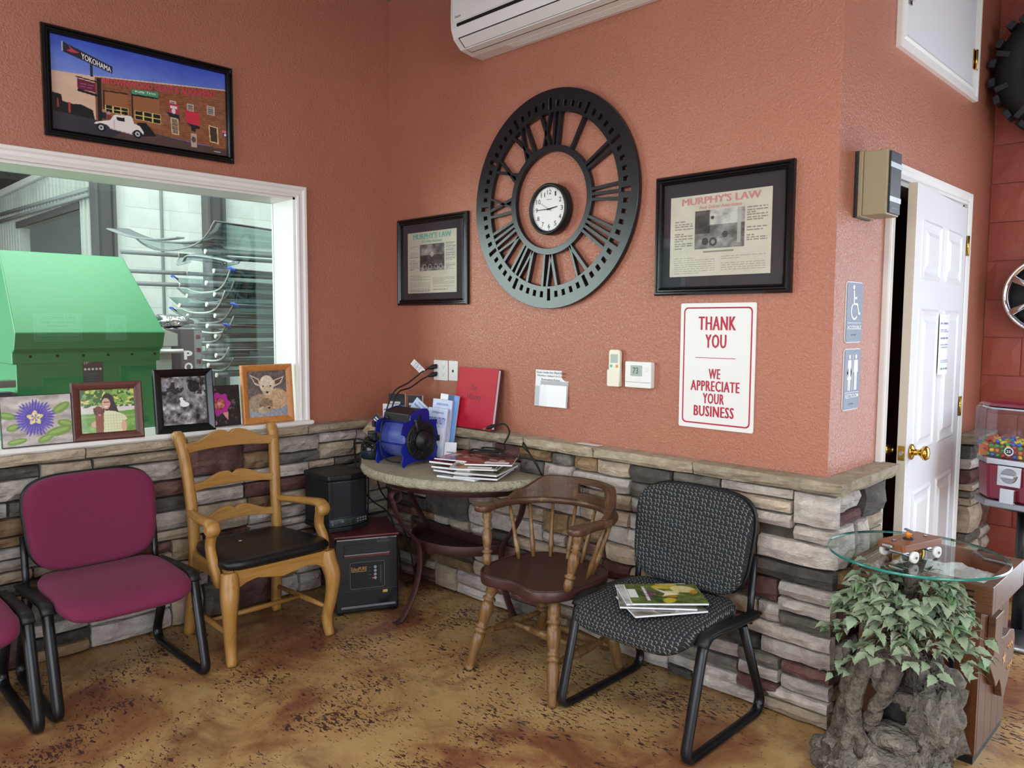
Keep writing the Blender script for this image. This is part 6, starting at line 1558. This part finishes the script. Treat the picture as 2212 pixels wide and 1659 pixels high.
for (x, y, z_) in ((-.15, -.08, -.09), (-.18, -.10, -.10), (-.12, -.12, -.07), (-.20, -.04, .03), (.02, -.20, .03), (.08, -.20, .05), (.14, -.17, .02), (.21, -.10, .05), (.22, .0, .10), (.0, -.16, .13), (.10, -.14, .16), (-.10, -.15, .12), (.17, -.05, .17), (-.05, -.05, .23), (.06, .0, .235), (.0, -.10, .21), (.05, -.12, .20), (-.05, -.10, .20), (.10, -.08, .21), (-.10, -.06, .20), (.02, -.15, .17), (-.06, -.15, .15), (.13, -.12, .13), (.19, -.09, .12), (.24, -.05, .06), (.23, -.12, .03), (-.15, -.10, .15), (-.18, -.06, .11)): tips.append(Vector((x, y, z_)))
brm = MB()
for tp in tips:
    st = Vector((tp.x * .12, tp.y * .12, .02)); mid = (st + tp) / 2 + Vector((0, 0, .05)); path = smooth_path([st, mid, tp], 5); brm.tube(path, [.0028 - .0018 * i / (len(path) - 1) for i in range(len(path))], 5)
    od = (path[-1] - path[-3]).normalized(); out_ = Vector((tp.x, tp.y, 0)).normalized()
    for j in range(7):
        extra = cnt >= 300
        b = path[-1 - min(j // 2 * 2, 6)]; side = (-1) ** j * rl.uniform(.4, 1.2)
        d = out_ * rl.uniform(.5, 1.1) + Vector((-out_.y, out_.x, 0)) * side + Vector((0, 0, rl.uniform(-.55, .25)))
        leaf_at(b + Vector((rl.uniform(-.008, .008), rl.uniform(-.008, .008), rl.uniform(-.006, .006))), d, Vector((rl.uniform(-.6, .6), rl.uniform(-.6, .6), 1)), rl.uniform(.75, 1.2), extra)
fo.data.from_pydata(brm.v, [], brm.f); fo.data.materials.append(MATS['twig'])
if more.v: more.build('leaf_mass', 'leaf_sage', fo)['kind'] = 'stuff'
# support under the glass
MB().lathe([(0, .03), (.3, .022), (.8, .024), (1, .04)], (2.935, -.13, .44), (2.94, -.12, .732), 14).build('post', 'bark', rf).matrix_parent_inverse = Matrix.Translation(rf.location).inverted()
# ------------------------------------------------------------------ round glass top
gt = thing('glass_table_top', 'round clear glass top with green edge over the rock fountain', 'table top', (2.942, -.118, .732)); GR = .262
n = 72; ring = lambda r, z_: [Vector((r * math.cos(2 * PI * k / n), r * math.sin(2 * PI * k / n), z_)) for k in range(n)]
mb = MB(); mb.f.append(list(range(n))); mb.s.append(False); mb.v += [tuple(p) for p in ring(GR - .003, .009)]; mb.build('glass_disc', 'table_glass', gt)
mb = MB(); mb.loft([ring(GR - .003, .0), ring(GR, .002), ring(GR, .007), ring(GR - .003, .009)], True, False, True); mb.build('polished_edge', 'glass_edge', gt)
# ------------------------------------------------------------------ little wooden car on the glass
ca = thing('wooden_car', 'small walnut block car on white wheels standing on glass top', 'toy car', (2.945, -.185, .7415), math.radians(74.5))
# local x = length (rear +), y = width
MB().prism(rrect(-.098, .098, -.045, .045, .006, 2), lambda a, b, w: (a, b, w), .036, .058).build('deck', 'walnut', ca, .002)
Plane((-.0985, 0, 0), (0, -1, 0), (0, 0, 1)).rect(-.028, .010, .040, .053, 0, .001, 'name_plate', 'steel', ca)
lettering('HUNTER', [(-.1, .026, .0435), (-.1, -.008, .0435), (-.1, -.008, .0500), (-.1, .026, .0500)], 'ink_white', ca, .01)
for x in (-.055, .060):
    MB().prism([(-.028, .020), (.028, .020), (.020, .036), (-.020, .036)], lambda a, b, w, x=x: (x + w, a, b), -.012, .012).build('truck', 'steel', ca, .002)
    MB().cyl((x, -.050, .019), (x, .050, .019), .004, n=10).build('axle', 'steel', ca)
    for s in (-1, 1):
        w_ = MB().lathe([(0, .014), (.1, .018), (.9, .018), (1, .015)], (x, s * .044, .0185), (x, s * .056, .0185), 22).build('wheel', 'white_plastic', ca); MB().cyl((x, s * .055, .0185), (x, s * .059, .0185), .004, n=10).build('wheel_nut', 'mid_grey', w_)
for x, y in ((-.068, .010), (.065, -.008)): MB().cyl((x, y, .058), (x, y, .062), .006, n=8).build('bolt', 'steel', ca)
MB().lathe([(0, .016), (1, .015)], (-.012, 0, .058), (-.012, 0, .061), 18).build('pad', 'soft_black', ca)
MB().lathe([(0, .006), (.2, .006), (.22, .008), (.7, .009), (1, .005)], (-.012, 0, .061), (-.010, 0, .082), 14).build('knob', 'orange_knob', ca); MB().obox((-.010, 0, .084), (.010, .026, .005), (.2, 0, 0)).build('handle', 'mid_grey', ca)
# ------------------------------------------------------------------ candy machine
cm_ = thing('candy_machine', 'red gumball machine on black stand near the brick wall', 'candy machine', (2.945, 1.42, 0), math.radians(-12))
MB().lathe([(0, .19), (.3, .19), (.6, .16), (1, .05)], (0, 0, 0), (0, 0, .06), 24).build('base', 'steel', cm_); MB().cyl((0, 0, .06), (0, 0, .635), .034, n=18).build('pole', 'black_metal', cm_); MB().cyl((0, 0, .62), (0, 0, .640), .11, n=20).build('mount', 'black_metal', cm_)
def octo(r, c=.32): return [(r, -r * c), (r, r * c), (r * c, r), (-r * c, r), (-r, r * c), (-r, -r * c), (-r * c, -r), (r * c, -r)][::1]
def orings(spec): return [[Vector((x, y, z_)) for x, y in octo(r, .55)] for r, z_ in spec]
MB().loft(orings([(.178, .640), (.184, .645), (.180, .668), (.172, .672)]), True, True, False).build('base_rim', 'steel', cm_, .003)
MB().loft(orings([(.168, .672), (.176, .835)]), True, True, False).build('body', 'candy_red', cm_, .010)
MB().loft(orings([(.176, .835), (.182, .840), (.182, .862), (.174, .866)]), True, True, False).build('body_rim', 'chrome', cm_, .003)
MB().loft(orings([(.184, .866), (.194, .90), (.192, 1.085), (.178, 1.10)]), True, False, False).build('globe', 'clear_plastic', cm_)
MB().loft(orings([(.170, 1.085), (.170, 1.095)]), True, True, False).build('lid_rim', 'chrome', cm_, .002); MB().loft(orings([(.185, 1.100), (.17, 1.112), (.12, 1.120)]), True, True, False).build('lid', 'candy_red', cm_, .004)
MB().cyl((0, 0, .862), (0, 0, 1.11), .004, n=8).build('centre_rod', 'chrome', cm_)
mech = B(-.05, .05, -.186, -.172, .745, .835).build('coin_mechanism', 'chrome', cm_, .003)
MB().lathe([(0, .034), (1, .032)], (0, -.186, .792), (0, -.194, .792), 24).build('dial', 'steel', mech); MB().obox((0, -.199, .792), (.06, .012, .014)).build('dial_handle', 'chrome', mech, .003)
B(-.032, .032, -.196, -.172, .668, .735).build('candy_chute', 'chrome', cm_, .004)
MB().lathe([(0, .020), (1, .020)], (0, -.196, .905), (0, -.1985, .905), 24).build('price_disc', 'chrome', cm_); MB().lathe([(0, .014), (1, .014)], (0, -.1985, .905), (0, -.1995, .905), 24).build('price_centre', 'soft_black', cm_)
lettering('25', [(-.009, -.1998, .899), (.009, -.1998, .899), (.009, -.1998, .911), (-.009, -.1998, .911)], 'ink_white', cm_, .01)
# individual candies: the visible ones as things
ccol = {'yellow': 'E8C830', 'blue': '2C64C8', 'red': 'C83C34', 'orange': 'E07838', 'green': '3C9C4C'}
CM = {}
for nm, c in ccol.items():
    mat('candy_' + nm, c, .25, coat=.6); bm = bmesh.new(); bmesh.ops.create_icosphere(bm, subdivisions=2, radius=.0105)
    for v in bm.verts: v.co.z *= .8
    me = bpy.data.meshes.new('candy'); bm.to_mesh(me); bm.free()
    for p in me.polygons: p.use_smooth = True
    me.materials.append(MATS['candy_' + nm]); CM[nm] = me
rc = random.Random(9); Mz = Matrix.Translation((2.945, 1.42, 0)) @ Matrix.Rotation(math.radians(-12), 4, 'Z'); nc = 0; spots = []
for lay in range(3):
    for side in range(8):
        a, b = octo(.176 - .004 * (2 - lay), .55)[side], octo(.176 - .004 * (2 - lay), .55)[(side + 1) % 8]
        L = math.hypot(b[0] - a[0], b[1] - a[1]); n_ = max(1, int(L / .0225))
        mid = ((a[0] + b[0]) / 2, (a[1] + b[1]) / 2)
        w_ = Mz @ Vector((mid[0], mid[1], 0)); vis = (Vector((w_.x, w_.y)) - Vector((2.945, 1.42))).dot(Vector((3.7 - 2.945, -2.75 - 1.42))) > 0
        if not vis: continue
        for i in range(n_):
            f = (i + .5) / n_; spots.append((a[0] + (b[0] - a[0]) * f, a[1] + (b[1] - a[1]) * f, .879 + lay * .0205))
for gx_ in range(-7, 8):
    for gy_ in range(-7, 8):
        x, y = gx_ * .0225, gy_ * .0225
        if max(abs(x), abs(y)) < .162 and abs(x) + abs(y) < .235 and y < .03: spots.append((x + rc.uniform(-.004, .004), y + rc.uniform(-.004, .004), .930 + rc.uniform(0, .012)))
for (x, y, z_) in spots[:290]:
    nm = rc.choice(list(ccol)); o = bpy.data.objects.new('candy', CM[nm]); COL.objects.link(o); o.location = Mz @ Vector((x, y, z_)); o.rotation_euler = (rc.uniform(-1, 1), rc.uniform(-1, 1), 0)
    tag(o, nm + ' candy among the candies in the gumball machine', 'candy', nm + ' candies in the gumball machine')
B(-.15, .15, -.15, .15, .868, .918).build('candy_fill', 'candy_orange', cm_)['kind'] = 'stuff'
# ------------------------------------------------------------------ tyre and alloy wheel on the block wall
ty = thing('off_road_tyre', 'black knobby off-road tyre mounted high on the brick wall', 'tyre', (2.955, 1.945, 2.715))
mb = MB(); mb.lathe([(0, .19), (.02, .26), (.12, .305), (.3, .318), (.7, .318), (.88, .305), (.98, .26), (1, .19), (.8, .17), (.2, .17)], (0, 0, 0), (0, -.22, 0), 48, False); mb.build('carcass', 'tyre_rubber', ty)
for k in range(22):
    a = 2 * PI * k / 22; u = Vector((math.cos(a), 0, math.sin(a))); tg = Vector((-u.z, 0, u.x))
    for s, y in ((1, -.055), (-1, -.165)):
        aa = a + (PI / 22 if s < 0 else 0); u2 = Vector((math.cos(aa), 0, math.sin(aa))); M = Matrix((tg, Vector((0, 1, 0)), u2)).transposed().to_4x4(); M.translation = u2 * .322 + Vector((0, y, 0))
        mb = MB(); mb.box(-.020, .020, -.048, .048, -.012, .016, M); mb.build('tread_lug', 'rubber_lug', ty, .003)
    if k % 2 == 0:
        M = Matrix((tg, Vector((0, 1, 0)), u)).transposed().to_4x4(); M.translation = u * .285 + Vector((0, -.208, 0)); mb = MB(); mb.box(-.014, .014, -.014, .010, -.03, .03, M); mb.build('side_lug', 'rubber_lug', ty, .003)
MB().lathe([(0, .19), (1, .19)], (0, -.10, 0), (0, -.105, 0), 40).build('hub_disc', 'soft_black', ty)
aw = thing('alloy_wheel', 'chrome spoked alloy wheel hung on the brick wall', 'wheel', (2.897, 1.955, 1.617))
mb = MB(); mb.lathe([(0, .178), (.1, .192), (.2, .186), (.5, .170), (.8, .186), (.92, .194), (1, .190), (.96, .172), (.5, .155), (.05, .16)], (0, 0, 0), (0, -.11, 0), 56, False); mb.build('rim', 'chrome', aw)
for k in range(6):
    a = PI / 6 + 2 * PI * k / 6; u = Vector((math.cos(a), 0, math.sin(a))); tg = Vector((-u.z, 0, u.x))
    MB().strip([u * .03 + Vector((0, -.080, 0)), u * .10 + Vector((0, -.085, 0)), u * .176 + Vector((0, -.096, 0))], tg, [.040, .026, .034], [.03, .026, .022], rnd=.2).build('spoke', 'chrome', aw)
MB().lathe([(0, .045), (.7, .042), (1, .03)], (0, -.065, 0), (0, -.098, 0), 24).build('hub_cap', 'chrome', aw); MB().lathe([(0, .17), (1, .17)], (0, -.002, 0), (0, -.006, 0), 32).build('inner_disc', 'soft_black', aw)
# ------------------------------------------------------------------ garage: tyre balancer, glass rack, machines
gm = thing('wheel_balancer', 'green wheel service machine with sloped hood behind the window', 'machine', (-1.2, 0, 0))
HOOD = [(0.02, 1.305), (.06, 1.395), (-.22, 1.86), (-.24, 1.86), (-.75, 1.86), (-.75, 1.22), (-.03, 1.22), (-.03, 1.28)]
Y0g, Y1g = -1.66, -.862
mb = MB(); r0 = [Vector((x, Y0g, z_)) for x, z_ in HOOD]; r1 = [Vector((x, Y1g if z_ < 1.5 else -1.0, z_)) for x, z_ in HOOD]
mb.loft([r0, r1], True, True, False); mb.build('hood', 'machine_green', gm, .006)
B(-.72, -.035, Y0g + .02, -.885, .45, 1.25).build('cabinet', 'machine_green_dark', gm, .004)
for k in range(6): MB().cyl((-.036, Y0g + .09 + k * .135, 1.262), (-.028, Y0g + .09 + k * .135, 1.262), .008, n=10).build('rivet', 'soft_black', gm)
B(-.60, -.10, Y0g + .1, -.95, 0.0, .45).build('pedestal', 'garage_dark', gm)
pg = Plane((-.034, 0, 0), (0, 1, 0), (0, 0, 1)); lab = pg.rect(-1.305, -1.195, 1.06, 1.235, 0, .001, 'spec_label', 'box_dark', gm)
pg2 = Plane((-.0328, 0, 0), (0, 1, 0), (0, 0, 1)); pg2.rect(-1.30, -1.20, 1.203, 1.206, 0, .0005, 'print_mark', 'ink_red', lab)
pg2.text('27"', -1.300, -1.270, 1.210, 1.222, 'ink_white', lab)
for k in range(5): pg2.plate([(-1.292 + k * .0205 + .007 * math.cos(a), 1.180 + .007 * math.sin(a)) for a in [2 * PI * j / 10 for j in range(10)]], 0, .0005, 'print_mark', 'ink_white', lab)
for k in range(4): pg2.rect(-1.298, -1.225 - .01 * (k % 2), 1.150 - .012 * k, 1.153 - .012 * k, 0, .0005, 'print_mark', 'mid_grey', lab)
B(-.02, .06, -1.76, Y0g - .005, 1.10, 1.14).build('control_arm', 'steel', gm, .004); B(-.10, .03, -1.80, Y0g, .95, 1.07).build('control_knob_box', 'box_dark', gm, .006)
# silver bin with crumpled foil and tall dark carton lettered PORT
t = thing('dark_carton', 'tall dark carton lettered PORT beside the green machine', 'box', (-1.62, -.56, 0))
B(-.18, .0, -.135, .135, 0, 1.41).build('carton', 'box_dark', t, .004); pl = Plane((.0005, 0, 0), (0, 1, 0), (0, 0, 1))
for k, c in enumerate('PORT'): pl.text(c, .005, .065, 1.20 - k * .082, 1.262 - k * .082, 'ink_white', t, bold=.04)
pl.rect(.078, .132, .2, 1.40, 0, .0006, 'side_print', 'shop_grey', t)
for z_ in (1.34, 1.25, 1.17): pl.rect(.09, .122, z_, z_ + .03, .0007, .0012, 'print_mark', 'maroon_edge', t)
t = thing('white_stand', 'pale grey bracket stand between green machine and carton', 'stand', (-1.50, -.745, 0))
B(-.10, 0, -.05, .06, 0, 1.30).build('upright', 'garage_metal', t, .004); MB().prism([(-.06, 1.30), (.10, 1.30), (.10, 1.38), (.02, 1.41), (-.06, 1.36)], lambda a, b, w: (w, a, b), -.11, .005).build('bracket', 'garage_metal', t); MB().cyl((.012, -.02, 1.265), (.012, .13, 1.265), .014, n=10).build('handle', 'white_plastic', t)
t = thing('foil_bundle', 'crumpled silver foil bundle on top of the carton', 'bundle', (-1.72, -.60, 1.412))
mat('foil', 'C8CCD0', .25, .8, bmp=(30, .8, .02))
o = blob('foil', (0, 0, .05), (.09, .14, .045), .5, 4.0, 'foil', 3, 21, 0, t)
# rack of windshields
rk2 = thing('windshield_rack', 'steel rack of horizontal arms holding windshields behind the window', 'rack', (0, 0, 0))
RX0, RX1, RY0, RY1 = -2.55, -1.62, -.30, 1.15
for x in (-1.80, -2.28):
    B(x - .03, x + .03, 1.10, 1.16, 0.001, 2.25).build('upright', 'garage_post', rk2)
levels = [1.965, 1.83, 1.74, 1.66, 1.585, 1.505, 1.43, 1.355, 1.285, 1.215, 1.145, 1.07]
for i, z_ in enumerate(levels):
    for x in (-1.80, -2.28):
        a = MB().tube([(x, RY0 + (.06 if i % 2 else 0) - (.42 if x < -2.2 and i < 3 else 0), z_), (x, RY1, z_)], .016, 8); a.build('arm', 'mid_grey', rk2); MB().cyl((x, RY0 + (.06 if i % 2 else 0) - .012, z_), (x, RY0 + (.06 if i % 2 else 0), z_), .017, n=8).build('arm_cap', 'white_plastic', rk2)
def windshield(label, z_, x0, x1, y0, y1, sag, lift0, lift1, tape, seed):
    t = thing('windshield', label, 'windshield', (0, 0, z_)); n, m = 14, 6; rings = []
    V = []; F = []
    for j in range(m + 1):
        for i in range(n + 1):
            a = i / n; b = j / m; x = x0 + (x1 - x0) * a; s_ = 4 * (a - .5) ** 2
            V.append((x, y0 + (y1 - y0) * b + .05 * (1 - s_) * (1 if j == 0 else 0), .022 + sag * s_ ** 1.3 * (1 - .25 * b) + (lift1 if a > .5 else lift0) * s_ * s_ * (1 - b)))
    for j in range(m):
        for i in range(n): k = j * (n + 1) + i; F.append((k, k + 1, k + n + 2, k + n + 1))
    me = bpy.data.meshes.new('glass'); me.from_pydata(V, [], F)
    for p in me.polygons: p.use_smooth = True
    mkobj('glass', me, 'windshield_glass', t)
    edge = [Vector(V[i]) for i in range(n + 1)]; MB().tube(edge, .007, 6).build('front_edge', 'garage_metal' if seed % 2 else 'shop_grey', t)
    MB().tube([Vector(V[j * (n + 1) + n]) for j in range(m + 1)], .008, 6).build('side_edge', 'dark_grey', t)
    if tape: MB().strip([Vector(V[n]) + Vector((0, -.01, .012)), Vector(V[n]) + Vector((0, .03, -.02))], (1, 0, 0), .05, .012, rnd=.2).build('tape', 'blue_tape', t); MB().strip([Vector(V[0]) + Vector((0, -.01, .012)), Vector(V[0]) + Vector((0, .03, -.02))], (1, 0, 0), .05, .012, rnd=.2).build('tape', 'blue_tape', t)
    return t
WS = [('top windshield with curled rim lying on the rack', 1.985, -3.0, -1.50, .09, 0, 0), ('second windshield from top with blue taped corners', 1.66, -2.55, -1.55, .13, 1, 1), ('third windshield from top of the rack', 1.585, -2.55, -1.56, .12, 0, 2), ('fourth windshield from top of the rack', 1.505, -2.6, -1.58, .13, 0, 3), ('fifth windshield with blue taped corners on rack', 1.43, -2.6, -1.52, .11, 1, 4), ('sixth windshield from top of the rack', 1.355, -2.5, -1.58, .10, 0, 5), ('seventh windshield with blue tape low on the rack', 1.285, -2.5, -1.58, .11, 1, 6), ('eighth windshield above the lowest on the rack', 1.145, -2.5, -1.6, .09, 0, 7), ('lowest visible windshield on the rack', 1.07, -2.5, -1.6, .09, 0, 8)]
for lb_, z_, x0, x1, sg, tp, sd in WS: windshield(lb_, z_, x0, x1, -.27 + .03 * (sd % 3) - (.1 if sd == 0 else 0), 1.0, sg, .06 if sd == 0 else 0, .05 if sd == 0 else .02, tp, sd)
t = thing('bent_moulding', 'bent grey strip moulding lying on top of the rack', 'moulding')
MB().strip(smooth_path([(-3.1, -.42, 2.22), (-2.8, -.36, 2.13), (-2.4, -.30, 2.07), (-2.0, -.25, 2.05), (-1.75, -.22, 2.06)], 6), (0, 1, 0), .10, .012, rnd=.2).build('strip', 'mid_grey', t)
MB().strip(smooth_path([(-3.0, -.55, 2.20), (-2.7, -.48, 2.12), (-2.3, -.44, 2.075), (-1.95, -.42, 2.065)], 6), (0, 1, 0), .06, .012, rnd=.2).build('strip', 'shop_grey', t)
t = thing('plastic_wrap', 'rolled clear plastic film lying on a rack arm', 'plastic film', (-1.85, -.30, 1.886)); MB().strip(smooth_path([(-.35, 0, .02), (-.25, .0, .06), (.0, .05, .035), (.25, .1, -.01)], 5), (0, 1, .3), .12, .03, rnd=.4).build('film', 'clear_plastic', t); MB().strip(smooth_path([(-.35, 0, .03), (-.25, .0, .07), (.0, .05, .045), (.25, .1, .0)], 5), (0, 1, .3), .03, .008, rnd=.4).build('fold', 'white_plastic', t)
# ------------------------------------------------------------------ notices on the wall opposite (seen mirrored in the window glass)
t = thing('disposal_notice', 'white tire disposal notice on the opposite wall mirrored in window', 'sign')
po = Plane((RX, 0, 0), (0, -1, 0), (0, 0, 1))    # normal towards -x
po.rect(-.563, -.004, 1.195, 1.556, .001, .006, 'panel', 'white_plastic', t); pp = Plane((RX - .0065, 0, 0), (0, -1, 0), (0, 0, 1))
mb = MB(); o1 = [pp.p(a, b, .0005) for a, b in rrect(-.548, -.020, 1.208, 1.543, .02, 4)]; o2 = [pp.p(a, b, .0005) for a, b in rrect(-.541, -.027, 1.215, 1.536, .016, 4)]; mb.loft([o1, o2], True, False, False); mb.build('border', 'ink_black', t)
for body, a0, a1, b0, b1 in (('TIRE DISPOSAL', -.49, -.08, 1.475, 1.520), ('ENVIRONMENTAL IMPACT', -.50, -.07, 1.427, 1.453), ('REGULATIONS', -.40, -.16, 1.378, 1.404), ('MAKE IT NECESSARY TO ADD', -.53, -.04, 1.330, 1.356), ('A DISPOSAL FEE OF $', -.50, -.15, 1.282, 1.308), ('PER TIRE TO YOUR INVOICE', -.52, -.05, 1.232, 1.258)): pp.text(body, a0, a1, b0, b1, 'ink_black', t, bold=.02)
t = thing('small_notice', 'small white notice on the opposite wall mirrored in window', 'notice'); po.rect(-1.125, -.862, 1.20, 1.545, .001, .004, 'panel', 'white_plastic', t); pp.text('AD', -1.09, -.90, 1.33, 1.42, 'mid_grey', t, bold=.03, shear=.3); pp.rect(-1.06, -.94, 1.49, 1.497, 0, .0005, 'print_mark', 'mid_grey', t)
